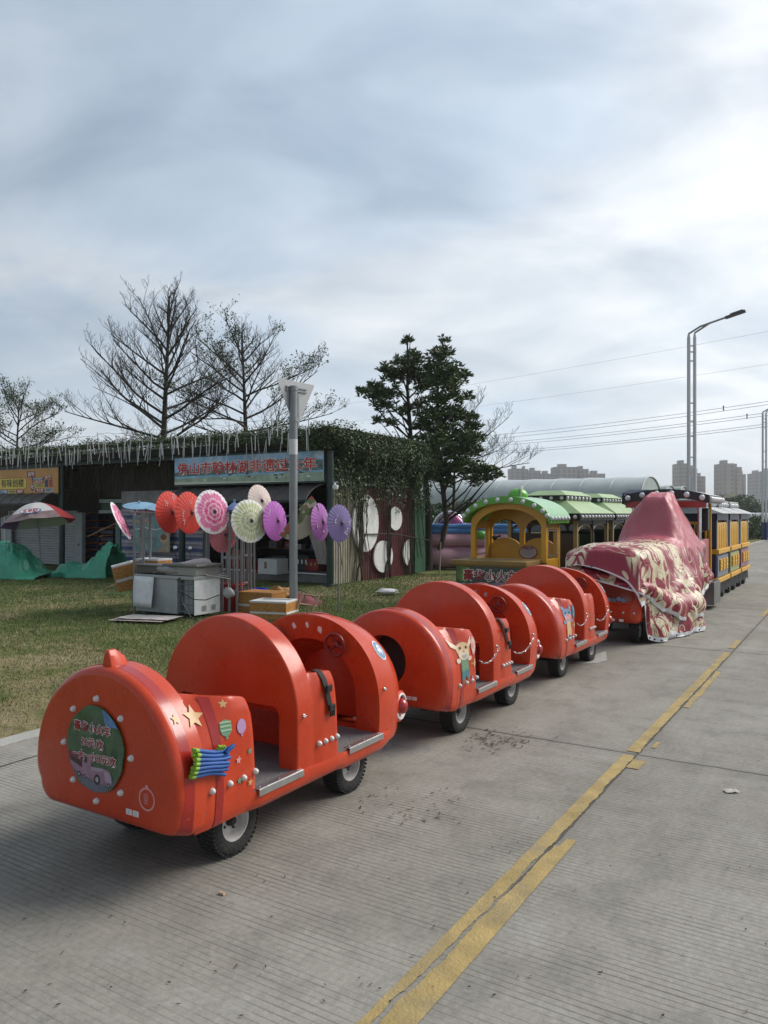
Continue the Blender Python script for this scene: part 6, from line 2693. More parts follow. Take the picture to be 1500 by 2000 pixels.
    for (i, j) in [(1, 55), (1, 75), (1, 95), (20, ns-2), (24, ns-2), (28, ns-2), (54, ns-2), (90, ns-2), (112, ns-2)]:
        c = on(i, j, 0.008)
        mb.ball(c, 0.012, 8)
    tag(mb.build('eyelets', BLACK, t), kind='stuff')


build_tarp()
# ------------------------------------------------------------------ trees
def bare_tree(label, base, H, prim, seed, r0=0.15, leafy=0.0, leaf_zone=None, name='bare_tree', twig_k=1.0, group='bare trees behind the shed', lmats=None):
    """prim: list of (height, azimuth, elevation, length)"""
    t = thing(name, label, 'tree', base, 0, group)
    rn = random.Random(seed)
    tr = MB()
    pts = []
    for i in range(11):
        f = i/10
        pts.append(Vector((0.06*H*0.3*math.sin(f*3+seed)*f, 0.05*H*0.3*math.sin(f*4+seed*2)*f, H*f)))
    tr.tube(pts, [r0*(1-0.88*(i/10)**0.8) for i in range(11)], 9)
    tr.build('trunk', BARKD, t, smooth=60)
    br = MB()
    tips = []

    def trunk_at(z):
        f = max(0, min(0.999, z/H))*10
        i = int(f)
        return pts[i].lerp(pts[i+1], f-i)

    def grow(p, d, ln, r, depth):
        n = 5 if depth < 2 else 4 if depth < 3 else 3
        q = [p]
        dd = d.copy()
        for i in range(n):
            dd = (dd+Vector((rn.gauss(0, 0.11), rn.gauss(0, 0.12), (0.035 if depth else 0.02)+rn.gauss(0, 0.08)))).normalized()
            q.append(q[-1]+dd*(ln/n))
        rr = [max(0.0035, r*(1-0.72*i/n)) for i in range(n+1)]
        br.tube(q, rr, 6 if depth < 1 else 4 if depth < 2 else 3, cap=False)
        if depth >= 4 or ln < 0.22:
            tips.append(q[-1])
            return
        kids = {0: 8, 1: 5, 2: 4, 3: 3}[depth]
        kids = max(2, int(kids*twig_k*min(1.3, 0.55+ln/3.0 if depth == 0 else 1)))
        for k in range(kids):
            f = 0.22+0.78*(k+rn.random()*0.7)/kids
            f = min(0.98, f)
            i = min(n-1, int(f*n))
            c = q[i].lerp(q[i+1], f*n-i)
            ax = (q[i+1]-q[i]).normalized()
            side = ax.cross(Vector((0, 0, 1)))
            if side.length < 0.05:
                side = Vector((1, 0, 0))
            side.normalize()
            up = side.cross(ax)
            ang = math.radians(rn.uniform(28, 52))
            roll = (0 if k % 2 else math.pi)+rn.gauss(0, 0.75)
            nd_ = ax*math.cos(ang)+(side*math.cos(roll)+up*(abs(math.sin(roll))*0.7+0.15))*math.sin(ang)
            grow(c, nd_.normalized(), ln*rn.uniform(0.36, 0.56)*(1.05-0.45*f), rr[i]*rn.uniform(0.42, 0.62), depth+1)
        tips.append(q[-1])
    for (z, az, el, ln) in prim:
        d = Vector((math.sin(az)*math.cos(el), math.cos(az)*math.cos(el)*0.8, math.sin(el)))
        grow(trunk_at(z), d.normalized(), ln, r0*0.30*(1-0.6*z/H)+0.01, 0)
    br.build('branches', BARKD, t)
    if leafy:
        sel = [p for p in tips if (leaf_zone is None or leaf_zone(p)) and rn.random() < leafy]
        if sel:
            B = np.repeat(np.array([tuple(p) for p in sel]), 5, axis=0)
            B = B+RNG.normal(0, 0.09, B.shape)
            tag(leaf_mesh('leaves', B, rnd_dirs(len(B), 0.2), RNG.uniform(0.07, 0.15, len(B)), RNG.uniform(0.035, 0.06, len(B)), [LEAF_D, LEAF_M, LEAF_L], [0.35, 0.45, 0.2], t), kind='stuff')
    return t


def fan(n, z0, z1, l0, l1, e0, e1, seed):
    rn = random.Random(seed)
    out = []
    for i in range(n):
        f = i/(n-1)
        az = i*2.399+rn.uniform(-0.3, 0.3)
        out.append((z0+(z1-z0)*f, az, math.radians(e0+(e1-e0)*f+rn.uniform(-6, 6)), (l0+(l1-l0)*f)*rn.uniform(0.85, 1.12)))
    return out


p = at(320, 1005, 28)
bare_tree('tallest bare tree, leafless, its crown fanning out above the shed roof', (p.x, p.y, 0), 9.5, fan(28, 3.9, 8.7, 4.1, 1.3, 6, 66, 3), 5, r0=0.20)
p = at(480, 1005, 30)
bare_tree('sparse tree with small green leaf tufts, right of the tallest bare tree', (p.x, p.y, 0), 8.6, fan(22, 4.2, 7.8, 4.1, 1.7, 6, 50, 9), 14, r0=0.19, leafy=0.22, leaf_zone=lambda q: q.z > 5.6 and noise.noise((q.x*0.6, q.z*0.6, 1.0)) > -0.05, name='sparse_tree')
p = at(35, 1005, 34)
bare_tree('small sparse tree with thin green foliage at the left edge', (p.x, p.y, 0), 6.6, fan(16, 3.9, 6.2, 3.0, 1.2, 8, 50, 21), 23, r0=0.13, leafy=0.22, leaf_zone=lambda q: q.z > 4.8, name='sparse_tree')
p = at(885, 1005, 27)
bare_tree('bare tree whose thin branches spread out right of the leafy evergreen', (p.x, p.y, 0), 4.4, fan(9, 2.4, 4.1, 3.0, 2.0, 8, 40, 33), 37, r0=0.11)


def evergreen():
    Y0 = 21.0
    C = [(478, 112, 44), (745, 105, 40), (775, 190, 55), (690, 215, 70), (500, 225, 55), (400, 265, 65), (540, 260, 50), (300, 325, 62), (355, 385, 90), (465, 340, 95), (560, 395, 85), (640, 330, 75),
         (760, 335, 105), (855, 385, 70), (700, 425, 100), (560, 480, 55), (790, 450, 80), (205, 455, 60), (120, 500, 48), (240, 530, 90), (330, 500, 65), (290, 605, 75), (910, 530, 48), (830, 545, 60),
         (700, 560, 70), (450, 625, 55), (550, 600, 55), (620, 680, 90), (740, 700, 105), (880, 700, 80), (950, 690, 45), (960, 770, 75), (335, 735, 45), (565, 765, 70), (780, 820, 115), (930, 870, 95),
         (1015, 850, 45), (700, 880, 100), (850, 960, 105), (965, 960, 60), (700, 980, 80), (800, 1065, 105), (920, 1095, 100), (1030, 1090, 80), (1110, 1125, 60), (1165, 1140, 28), (720, 1120, 85),
         (640, 1150, 60), (985, 1180, 70), (1070, 1170, 45), (750, 1200, 55), (405, 650, 40), (245, 725, 45), (620, 560, 45), (830, 640, 60), (560, 870, 60), (660, 790, 70)]
    base = at(835, 1005, Y0)
    base.z = 0
    t = thing('evergreen_tree', 'dense evergreen with long dark leaves standing behind the right end of the shed', 'tree', base)
    rn = random.Random(12)
    rg2 = np.random.default_rng(5)
    cl = []
    for zx, zy, r in C:
        px, py = 680+zx*0.25333, 640+zy*0.25333
        dep = rn.uniform(-1.0, 1.1)*min(1, r/70)
        P_ = at(px, py, Y0+dep)-base
        cl.append((P_, r*0.25333/1500*Y0))
    # stems
    br = MB()
    s1 = [Vector((0.0, 0, 0)), Vector((0.02, 0.05, 1.2)), Vector((-0.05, 0.0, 2.4)), Vector((-0.45, 0.1, 3.6)), Vector((-0.55, 0.0, 4.9)), Vector((-0.55, 0, 6.2))]
    s2 = [Vector((0.25, 0.3, 0)), Vector((0.55, 0.3, 1.3)), Vector((0.40, 0.2, 2.5)), Vector((0.25, 0.1, 3.8)), Vector((0.28, 0.05, 5.0)), Vector((0.42, 0, 6.2))]
    br.tube(s1, [0.15, 0.11, 0.085, 0.06, 0.04, 0.02], 9)
    tr_ = br.build('trunk', BARKD, t, smooth=60)
    br = MB()
    br.tube(s2, [0.085, 0.075, 0.065, 0.05, 0.035, 0.018], 9)
    br.build('trunk', BARK, t, smooth=60)
    br = MB()
    for P_, r in cl:
        z = max(1.3, min(6.0, P_.z-0.5-0.4*abs(P_.x)))
        st = s1 if P_.x < 0 else s2
        k = max(i for i in range(len(st)-1) if st[i].z <= z)
        f = (z-st[k].z)/(st[k+1].z-st[k].z)
        a = st[k].lerp(st[k+1], f)
        m = a.lerp(P_, 0.55)+Vector((0, 0, -0.12))
        br.tube([a, m, P_], [0.03, 0.02, 0.008], 5)
    br.build('branches', BARKD, t)
    Bs, Ds = [], []
    for P_, r in cl:
        nros = max(7, int(74*(r/0.36)**2))
        for k in range(nros):
            v = Vector((rn.gauss(0, 1), rn.gauss(0, 1), rn.gauss(0, 1)))
            v.normalize()
            v *= r*rn.uniform(0.30, 1.12)
            v.z *= 0.72
            c = P_+v
            out = Vector((v.x, v.y, v.z*0.6+0.45*r)).normalized()
            m = rn.randint(8, 12)
            for q in range(m):
                a = 2*math.pi*q/m+rn.uniform(-0.3, 0.3)
                e = rn.uniform(-0.45, 0.75)
                s = Vector((math.cos(a)*math.cos(e), math.sin(a)*math.cos(e), math.sin(e)))
                d = (s+out*0.55).normalized()
                Bs.append(tuple(c+d*0.012))
                Ds.append(tuple(d))
    Bs, Ds = np.array(Bs), np.array(Ds)
    n = len(Bs)
    tag(leaf_mesh('crown', Bs, Ds, rg2.uniform(0.10, 0.185, n), rg2.uniform(0.032, 0.056, n), [LEAF_D, LEAF_M, LEAF_L, LEAF_Y], [0.22, 0.42, 0.31, 0.05], t, rng=rg2), kind='stuff')


evergreen()


def leafy_mass(name, label, cat, base, blobs, leaf, n_per, group=None, mats=None, probs=None, trunk=True, seed=1):
    t = thing(name, label, cat, base, 0, group)
    rg2 = np.random.default_rng(seed)
    Bs = []
    for (x, y, z, rx, rz_, k) in blobs:
        n = int(n_per*k)
        v = unit(rg2.normal(size=(n, 3)))*rg2.uniform(0.55, 1.0, (n, 1))
        v *= 1+0.25*np.array([[noise.noise((a*2.1+x, b*2.1+y, c*2.1))] for a, b, c in v])
        Bs.append(v*np.array([[rx, rx, rz_]])+np.array([[x, y, z]]))
    Bs = np.concatenate(Bs)
    Bs = Bs[Bs[:, 2] > 0.02]
    n = len(Bs)
    if trunk:
        mb = MB()
        top = max(b[2] for b in blobs)
        mb.tube([(0, 0, 0), (0.05, 0, top*0.5), (0, 0.05, top)], [top*0.045, top*0.035, top*0.015], 7)
        for b in blobs:
            mb.tube([(0.03, 0, top*0.4), (b[0], b[1], b[2])], [top*0.02, top*0.006], 5)
        mb.build('trunk', BARKD, t, smooth=60)
    tag(leaf_mesh('crown' if trunk else 'foliage', Bs, rnd_dirs(n, 0.2, rg2), rg2.uniform(leaf*0.7, leaf*1.3, n), rg2.uniform(leaf*0.4, leaf*0.7, n), mats or [LEAF_D, LEAF_M, LEAF_L], probs or [0.4, 0.42, 0.18], t, rng=rg2), kind='stuff')
    return t


rq = random.Random(44)
# tree belt beyond the greenhouses, right of the trains
desc = ['dark round tree left end of the far belt, beside the train roof', 'far dark tree with a low broad crown, second from the left in the belt',
        'far tree with a peaked crown in the middle of the belt under the tall tower', 'far broad dark tree just left of the pale block', 'far round tree in front of the pale block', 'far tree beside the distant lamp post', 'last far tree at the right edge of the picture']
for k, px in enumerate((1372, 1398, 1420, 1438, 1456, 1474, 1496)):
    Yd = 135+rq.uniform(-8, 8)
    b = at(px, 1005, Yd)
    h = (3.6, 4.3, 5.0, 4.8, 4.6, 4.4, 4.6)[k]
    bl = [(rq.uniform(-1.2, 1.2), rq.uniform(-1, 1), h*rq.uniform(0.45, 0.8), rq.uniform(0.9, 1.5), rq.uniform(0.7, 1.2), 1) for _ in range(7)]+[(0, 0, h*0.3, 1.7, h*0.28, 1.5)]
    leafy_mass('far_tree', desc[k], 'tree', (b.x, b.y, 0), bl, 0.42, 260, 'far trees right of the trains', seed=60+k)
# overgrown mound beside the road
for k, (px, Yd, r, h, lab) in enumerate(((1396, 50, 1.6, 1.6, 'shaggy green bush behind the blue carriages'), (1440, 47, 1.7, 1.75, 'tallest shaggy green bush, between the carriages and the lamp post'), (1476, 49, 1.5, 1.6, 'shaggy green bush just left of the distant lamp post'), (1506, 52, 1.6, 1.6, 'shaggy green bush right of the distant lamp post'))):
    b = at(px, 1005, Yd)
    bl = [(rq.uniform(-r, r)*0.7, rq.uniform(-r, r)*0.7, rq.uniform(0.2, h*0.62), rq.uniform(0.5, 0.8), rq.uniform(0.35, 0.55), 1) for _ in range(9)]
    leafy_mass('bush', lab, 'bush', (b.x, b.y, 0), bl, 0.17, 420, 'bushes beside the far road', [LEAF_D, LEAF_M, LEAF_L], [0.2, 0.45, 0.35], trunk=False, seed=80+k)
# low dark hedge seen under the evergreen, behind the inflatables
for k, (px, Yd) in enumerate(((862, 31), (905, 33), (950, 34))):
    b = at(px, 1005, Yd)
    bl = [(rq.uniform(-1.2, 1.2), rq.uniform(-0.6, 0.6), rq.uniform(0.4, 1.9), 0.7, 0.55, 1) for _ in range(9)]
    leafy_mass('hedge_bush', ['dark hedge bush behind the ring float', 'dark hedge bush left of the yellow cab', 'dark hedge bush behind the yellow cab'][k], 'bush', (b.x, b.y, 0), bl, 0.14, 300, 'hedge bushes behind the inflatables', [LEAF_D, LEAF_M], [0.7, 0.3], trunk=False, seed=95+k)

# ------------------------------------------------------------------ greenhouses
FILM = mat('greenhouse_film', (0.36, 0.40, 0.39), rough=0.35, var=0.10, vs=0.5, coat=0.2, dirt=0.4, dcol=(0.22, 0.26, 0.24), ds=1.2)
FILMD = mat('greenhouse_end', (0.17, 0.22, 0.19), rough=0.3, var=0.3, vs=0.8, coat=0.3)
WALLD = mat('greenhouse_wall', (0.055, 0.065, 0.065), rough=0.4, var=0.5, vs=0.6)


def greenhouse(u, v, length, width, wall, rise, label, film=FILM, bands=10, group='far greenhouses'):
    t = thing('greenhouse', label, 'greenhouse', UV(u, v, 0), RZ, group)
    # local y runs away to the left, x is the width
    mb = MB()
    n = 24
    prof = [(width*0.5-width*0.5*math.cos(math.pi*i/n), wall+rise*math.sin(math.pi*i/n)**0.85) for i in range(n+1)]
    m = max(2, bands*3)
    rows = [[(x, length*k/m, z+(0.02*math.sin(k*2.1+x) if k % 3 else 0.05)) for x, z in prof] for k in range(m+1)]
    mb.rings(rows, closed=False)
    mb.build('film_roof', film, t, smooth=30)
    for y in (0.02, length-0.02):
        mb = MB()
        mb.add([(x, y, z) for x, z in prof]+[(width, y, wall), (0, y, wall)], [tuple(range(n+1))])
        mb.build('end_panel', FILMD, t)
    mb = MB()
    mb.box((width/2, length/2, wall/2), (width-0.1, length-0.1, wall))
    mb.build('wall', WALLD, t)
    mb = MB()
    mb.tube([(x, -0.01, z) for x, z in prof], 0.07, 6)
    mb.build('end_hoop', GREYP, t, smooth=50)
    for k in range(1, bands):
        mb = MB()
        mb.tube([(x, length*k/bands, z+0.03) for x, z in prof], 0.028, 4)
        mb.build('hoop', film, t)
    return t


greenhouse(64.5, -15.3, 26, 7.6, 2.5, 2.25, 'largest long plastic greenhouse tunnel behind the green train')
greenhouse(75, -15.6, 22, 5.6, 2.4, 1.9, 'grey green greenhouse arch directly right of the largest tunnel', FILMD)
greenhouse(84, -16.0, 22, 5.0, 2.6, 1.9, 'dull greenhouse arch second right of the largest tunnel', FILMD)
greenhouse(92, -17.0, 22, 5.0, 2.4, 1.9, 'farthest dull greenhouse arch, behind the black train roof', FILMD)
for k in range(9):
    p = at(1440+k*11, 1005, 112+k*2)
    u, v = to_uv(p)
    greenhouse(u, v, 6, 1.9, 0.7, 1.05, f'small white tunnel in the far row of tunnels left of the lamp post' if k < 5 else 'small white tunnel in the far row of tunnels right of the lamp post', mat('white_film', (0.58, 0.59, 0.59), rough=0.4, var=0.1), 2, 'small white tunnels in a far row')

# ------------------------------------------------------------------ apartment towers
def tower_mat(name, wall, dark, sx, sz):
    m = bpy.data.materials.new(name)
    m.use_nodes = True
    t = m.node_tree
    b = t.nodes['Principled BSDF']
    b.inputs['Roughness'].default_value = 0.8
    tc = nd(t, 'ShaderNodeTexCoord')
    sep = nd(t, 'ShaderNodeSeparateXYZ')
    t.links.new(tc.outputs['Object'], sep.inputs[0])
    hx = math_n(t, 'FRACT', math_n(t, 'DIVIDE', math_n(t, 'ADD', sep.outputs[0], sep.outputs[1]), sx))
    hz = math_n(t, 'FRACT', math_n(t, 'DIVIDE', sep.outputs[2], sz))
    a = math_n(t, 'MULTIPLY', math_n(t, 'GREATER_THAN', hx, 0.42), math_n(t, 'GREATER_THAN', hz, 0.38))
    n = nd(t, 'ShaderNodeTexNoise', i_Scale=0.05, i_Detail=4.0)
    t.links.new(tc.outputs['Object'], n.inputs['Vector'])
    c = mix_n(t, math_n(t, 'MULTIPLY', a, 0.85), wall, dark)
    c = mix_n(t, 0.5, c, ramp_n(t, n.outputs[0], [(0.3, (0.8, 0.8, 0.8)), (0.7, (1.15, 1.15, 1.15))]), 'MULTIPLY')
    t.links.new(c, b.inputs['Base Color'])
    return m


TW1 = tower_mat('tower_tan', (0.36, 0.31, 0.285), (0.20, 0.185, 0.185), 4.2, 3.0)
TW2 = tower_mat('tower_grey', (0.31, 0.295, 0.30), (0.17, 0.165, 0.18), 3.6, 3.0)
TWC = mat('tower_core', (0.30, 0.27, 0.25), rough=0.8, var=0.1)


def tower(label, blocks, Yd, m):
    """blocks: (px0, px1, py_top) stepping back"""
    x0 = at((blocks[0][0]+blocks[-1][1])/2, 1005, Yd)
    t = thing('apartment_tower', label, 'building', (x0.x, Yd, 0), 0, 'far apartment towers')
    for k, (a, b, top) in enumerate(blocks):
        Yk = Yd+k*9
        pa, pb = at(a, top, Yk), at(b, top, Yk)
        mb = MB()
        w = pb.x-pa.x
        mb.box(((pa.x+pb.x)/2-x0.x, Yk-Yd+7, pa.z/2), (w, 14, pa.z))
        mb.box(((pa.x+pb.x)/2-x0.x-w*0.2, Yk-Yd-0.8, pa.z*0.49), (w*0.25, 3, pa.z*0.98))
        mb.build('block', m, t)
        mb = MB()
        mb.box(((pa.x+pb.x)/2-x0.x-w*0.1, Yk-Yd+6, pa.z+1.2), (w*0.34, 7, 2.6))
        mb.build('lift_house', TWC, t)
    return t


tower('low wide apartment slab seen over the left part of the largest tunnel', [(997, 1020, 915), (1020, 1032, 916), (1032, 1056, 919), (1056, 1083, 925)], 620, TW2)
tower('stepped apartment slab over the middle of the largest tunnel', [(1083, 1127, 912), (1127, 1150, 916), (1150, 1182, 925)], 600, TW2)
tower('apartment tower behind the twin lamp post', [(1327, 1347, 905), (1347, 1362, 915), (1362, 1378, 930)], 560, TW1)
tower('tallest free-standing apartment tower right of the twin lamp post', [(1411, 1434, 905), (1434, 1449, 912), (1449, 1457, 926)], 540, TW1)
tower('grey apartment tower cut by the right edge', [(1475, 1492, 924), (1492, 1520, 920)], 640, TW2)
lb_ = thing('low_building', 'low pale block rising above the far trees below the tallest tower', 'building', (at(1447, 1005, 230).x, 230, 0), 0)
mb = MB()
mb.box((0, 4, 3.2), (8, 8, 6.4))
mb.build('block', mat('pale_render', (0.40, 0.38, 0.34), rough=0.8, var=0.1), lb_)
mb = MB()
mb.box((-2.2, 3, 7.0), (2.2, 5, 1.6))
mb.build('roof_room', mat('cream_render', (0.45, 0.40, 0.28), rough=0.8), lb_)

# ------------------------------------------------------------------ street lamps
LAMPW = mat('lamp_white', (0.55, 0.56, 0.57), rough=0.4, var=0.05)
LBLUE = mat('lamp_blue', (0.02, 0.035, 0.12), rough=0.4)


def lamp(Yd, px, label):
    p = at(px, 1005, Yd)
    t = thing('street_lamp', label, 'street lamp', (p.x, p.y, 0), 0, 'twin-pole street lamps along the road')
    d = Vector((CT, -ST, 0))
    for s in (-0.10, 0.10):
        mb = MB()
        mb.lathe([(0.062, 0.0), (0.055, 7.35), (0.03, 7.5)], 14, M=Matrix.Translation((s, 0, 0)))
        mb.build('pole', LAMPW, t, smooth=50)
        mb = MB()
        mb.lathe([(0.085, 0.0), (0.085, 1.05)], 14, M=Matrix.Translation((s, 0, 0)))
        mb.build('pole_base', LBLUE, t, smooth=50)
    for z in (1.9, 2.7, 3.4, 4.1, 4.6, 5.2, 6.6, 6.9, 7.1):
        mb = MB()
        mb.box((0, 0, z), (0.2, 0.04, 0.04))
        mb.build('rung', LAMPW, t)
    mb = MB()
    o = Vector((0.10, 0, 7.45))
    pts = [Vector((-0.10, 0, 7.40)), Vector((-0.10, 0, 7.50)), Vector((-0.10, 0, 7.70))+d*0.36, Vector((-0.10, 0, 7.92))+d*1.25]
    mb.tube(pts, 0.034, 8)
    mb.tube([o, o+Vector((0, 0, 0.08)), Vector((-0.10, 0, 7.775))+d*0.66], 0.03, 8)
    mb.build('arm', mat('arm_grey', (0.30, 0.30, 0.31), rough=0.4), t, smooth=40)
    mb = MB()
    h = Vector((-0.10, 0, 7.95))+d*1.42
    M = axes(h, d+Vector((0, 0, 0.24)), Vector((ST, CT, 0)))
    mb.box((0, 0, 0), (0.62, 0.22, 0.07), M=M)
    mb.box((0.05, 0, 0.05), (0.40, 0.16, 0.05), M=M)
    mb.build('lamp_head', mat('head_dark', (0.07, 0.07, 0.075), rough=0.5), t, bevel=0.02)


lamp(25.5, 1351, 'tall white twin-pole street lamp rising behind the train roofs')
lamp(45.0, 1493, 'white twin-pole street lamp with blue base, farther off at the right edge')

# ------------------------------------------------------------------ power lines
WIRE = mat('power_wire', (0.16, 0.165, 0.17), rough=0.6)
wires = [((540, 808), (1560, 636), 'highest single power line crossing the sky', 0.016, 'single'),
         ((600, 832), (1560, 702), 'lower single power line crossing the sky', 0.016, 'single'),
         ((880, 856), (1560, 775), 'upper line of the top pair of power lines', 0.034, 'pair'),
         ((880, 863), (1560, 781), 'lower line of the top pair of power lines', 0.034, 'pair'),
         ((880, 871), (1560, 797.5), 'upper line of the middle pair of power lines', 0.034, 'pair'),
         ((880, 876), (1560, 803), 'lower line of the middle pair of power lines', 0.034, 'pair'),
         ((880, 887), (1560, 820), 'upper line of the lowest pair of power lines', 0.034, 'pair'),
         ((880, 891), (1560, 825), 'lower line of the lowest pair of power lines', 0.034, 'pair')]
for (a, b, lab, r, g) in wires:
    A, B = at(a[0], a[1], 190), at(b[0], b[1], 110)
    mb = MB()
    pts = [A.lerp(B, i/24)-Vector((0, 0, 2.0*4*(i/24)*(1-i/24)*0.35)) for i in range(25)]
    mb.tube(pts, r, 5)
    tag(mb.build('power_line', WIRE, None), lab, 'power line', 'power lines in the sky')
for (px, py, lab) in ((1413, 797, 'small spacer clamped on the top pair of power lines'), (1459, 813, 'small spacer clamped on the middle pair of power lines')):
    p = at(px, py, 120)
    mb = MB()
    mb.box((0, 0, 0), (0.12, 0.12, 0.62))
    mb.ball((0, 0, 0.28), 0.13, 8)
    mb.ball((0, 0, -0.28), 0.13, 8)
    tag(mb.build('line_spacer', BLACK, None, loc=p), lab, 'spacer', 'spacers on the power lines')

# ------------------------------------------------------------------ inflatables behind the train
PNK = mat('pvc_pink', (0.46, 0.24, 0.29), rough=0.35, var=0.08, coat=0.2, bump=0.15, bs=6)
PBL = mat('pvc_blue', (0.06, 0.20, 0.46), rough=0.35, coat=0.2, var=0.1)
PPU = mat('pvc_purple', (0.10, 0.025, 0.30), rough=0.3, coat=0.3)
PHP = mat('pvc_hot_pink', (0.58, 0.13, 0.33), rough=0.3, coat=0.3)
CLR = mat('pvc_clear', (0.60, 0.60, 0.63), rough=0.12, trans=0.55, alpha=0.75, var=0.3, vs=7)
YI = 21.5
ip = at(870, 1005, YI)
pool = thing('inflatable_pool', 'inflatable pool rim of stacked pink tubes with a blue tube on top', 'inflatable', (ip.x, ip.y, 0))
for z, r, m, nm in ((0.30, 0.31, PNK, 'tube'), (0.78, 0.20, PNK, 'tube'), (1.04, 0.10, PBL, 'tube'), (1.16, 0.08, PBL, 'tube')):
    mb = MB()
    pts = [(-0.9+3.2*i/20, 0.05*math.sin(i), z) for i in range(21)]
    mb.tube(pts, [r*(1+0.03*math.sin(i*1.7)) for i in range(21)], 16)
    mb.build(nm, m, pool, smooth=60)
mb = MB()
mb.ball((0.98, -0.2, 0.93), 0.12, 12, sc=(1.4, 1, 1))
mb.build('handle', GRN, pool, smooth=60)
rg_ = thing('ring_float', 'round see-through roller with pink and purple quarters standing on the pool edge', 'inflatable', at(882, 1040, YI+0.6))
R = 0.33
for k in range(4):
    mb = MB()
    a0 = math.pi/4+k*math.pi/2
    rows = []
    for i in range(15):
        a = a0+math.pi/2*i/14
        rows.append([((R+0.14*math.cos(q))*math.cos(a)*0.9, 0.13*math.sin(q)-0.1, (R+0.14*math.cos(q))*math.sin(a)*1.1) for q in [2*math.pi*j/14 for j in range(14)]])
    mb.rings(rows)
    mb.build('segment', PHP if k % 2 == 0 else PPU, rg_, smooth=70)
mb = MB()
mb.tube([(0.50*0.92*math.cos(q)-0.06, 0.15, 0.55*math.sin(q)+0.03) for q in [2*math.pi*j/36 for j in range(36)]], 0.055, 10, closed=True)
mb.build('clear_rim', CLR, rg_, smooth=70)
rol = thing('water_roller', 'clear plastic water roller speckled with purple beside the ring float', 'inflatable', at(928, 1042, YI+1.2))
mb = MB()
mb.lathe([(0.50, -0.5), (0.56, -0.4), (0.56, 0.4), (0.50, 0.5)], 28, M=zto((1, 0, 0)))
mb.build('drum', mat('speckled_clear', (0.50, 0.47, 0.53), rough=0.2, var=0.4, vs=16, dirt=0.9, dcol=(0.20, 0.10, 0.42), ds=9, coat=0.3), rol, smooth=50)
r3 = thing('ring_float', 'purple and blue ring seen through the window of the yellow cab', 'inflatable', at(985, 1030, YI+0.8))
for k in range(4):
    mb = MB()
    a0 = k*math.pi/2
    rows = []
    for i in range(13):
        a = a0+math.pi/2*i/12
        rows.append([((0.42+0.15*math.cos(q))*math.cos(a), 0.14*math.sin(q), (0.42+0.15*math.cos(q))*math.sin(a)) for q in [2*math.pi*j/12 for j in range(12)]])
    mb.rings(rows)
    mb.build('segment', PPU if k % 2 else PBL, r3, smooth=70)
stk = gnd(858, 1124)
mb = MB()
mb.tube([(0, 0, -0.02), (0.02, 0, 0.5), (0.03, 0, 0.82)], [0.022, 0.02, 0.016], 7)
tag(mb.build('stake', mat('stake_wood', (0.26, 0.22, 0.18), rough=0.8), None, loc=stk, smooth=60), 'thin wooden stake stuck in the grass before the pink tubes', 'stake')
# ------------------------------------------------------------------ paper parasols on their racks
def pmat(name, c, **k):
    return mat(name, c, rough=0.7, var=k.get('var', 0.08), vs=14)


RIBD = mat('parasol_rib', (0.05, 0.03, 0.03), rough=0.6)
STICK = mat('bamboo_stick', (0.30, 0.20, 0.11), rough=0.6)
PETALS = {
    'pink': [pmat('petal_white', (0.80, 0.75, 0.77)), pmat('petal_pale', (0.76, 0.46, 0.58)), pmat('petal_mid', (0.66, 0.17, 0.33)), pmat('petal_deep', (0.56, 0.05, 0.19))],
    'white': [pmat('petal_offwhite', (0.76, 0.77, 0.71)), pmat('petal_cream', (0.68, 0.69, 0.55)), pmat('petal_sage', (0.54, 0.57, 0.34)), pmat('petal_moss', (0.42, 0.46, 0.25))],
}
PCOL = {'red': pmat('paper_red', (0.56, 0.040, 0.026)), 'rose': pmat('paper_rose', (0.58, 0.17, 0.22)), 'orchid': pmat('paper_orchid', (0.42, 0.11, 0.46)),
        'violet': pmat('paper_violet', (0.15, 0.115, 0.28)), 'shell': pmat('paper_shell', (0.66, 0.55, 0.50)), 'mauve': pmat('paper_mauve', (0.38, 0.125, 0.42))}


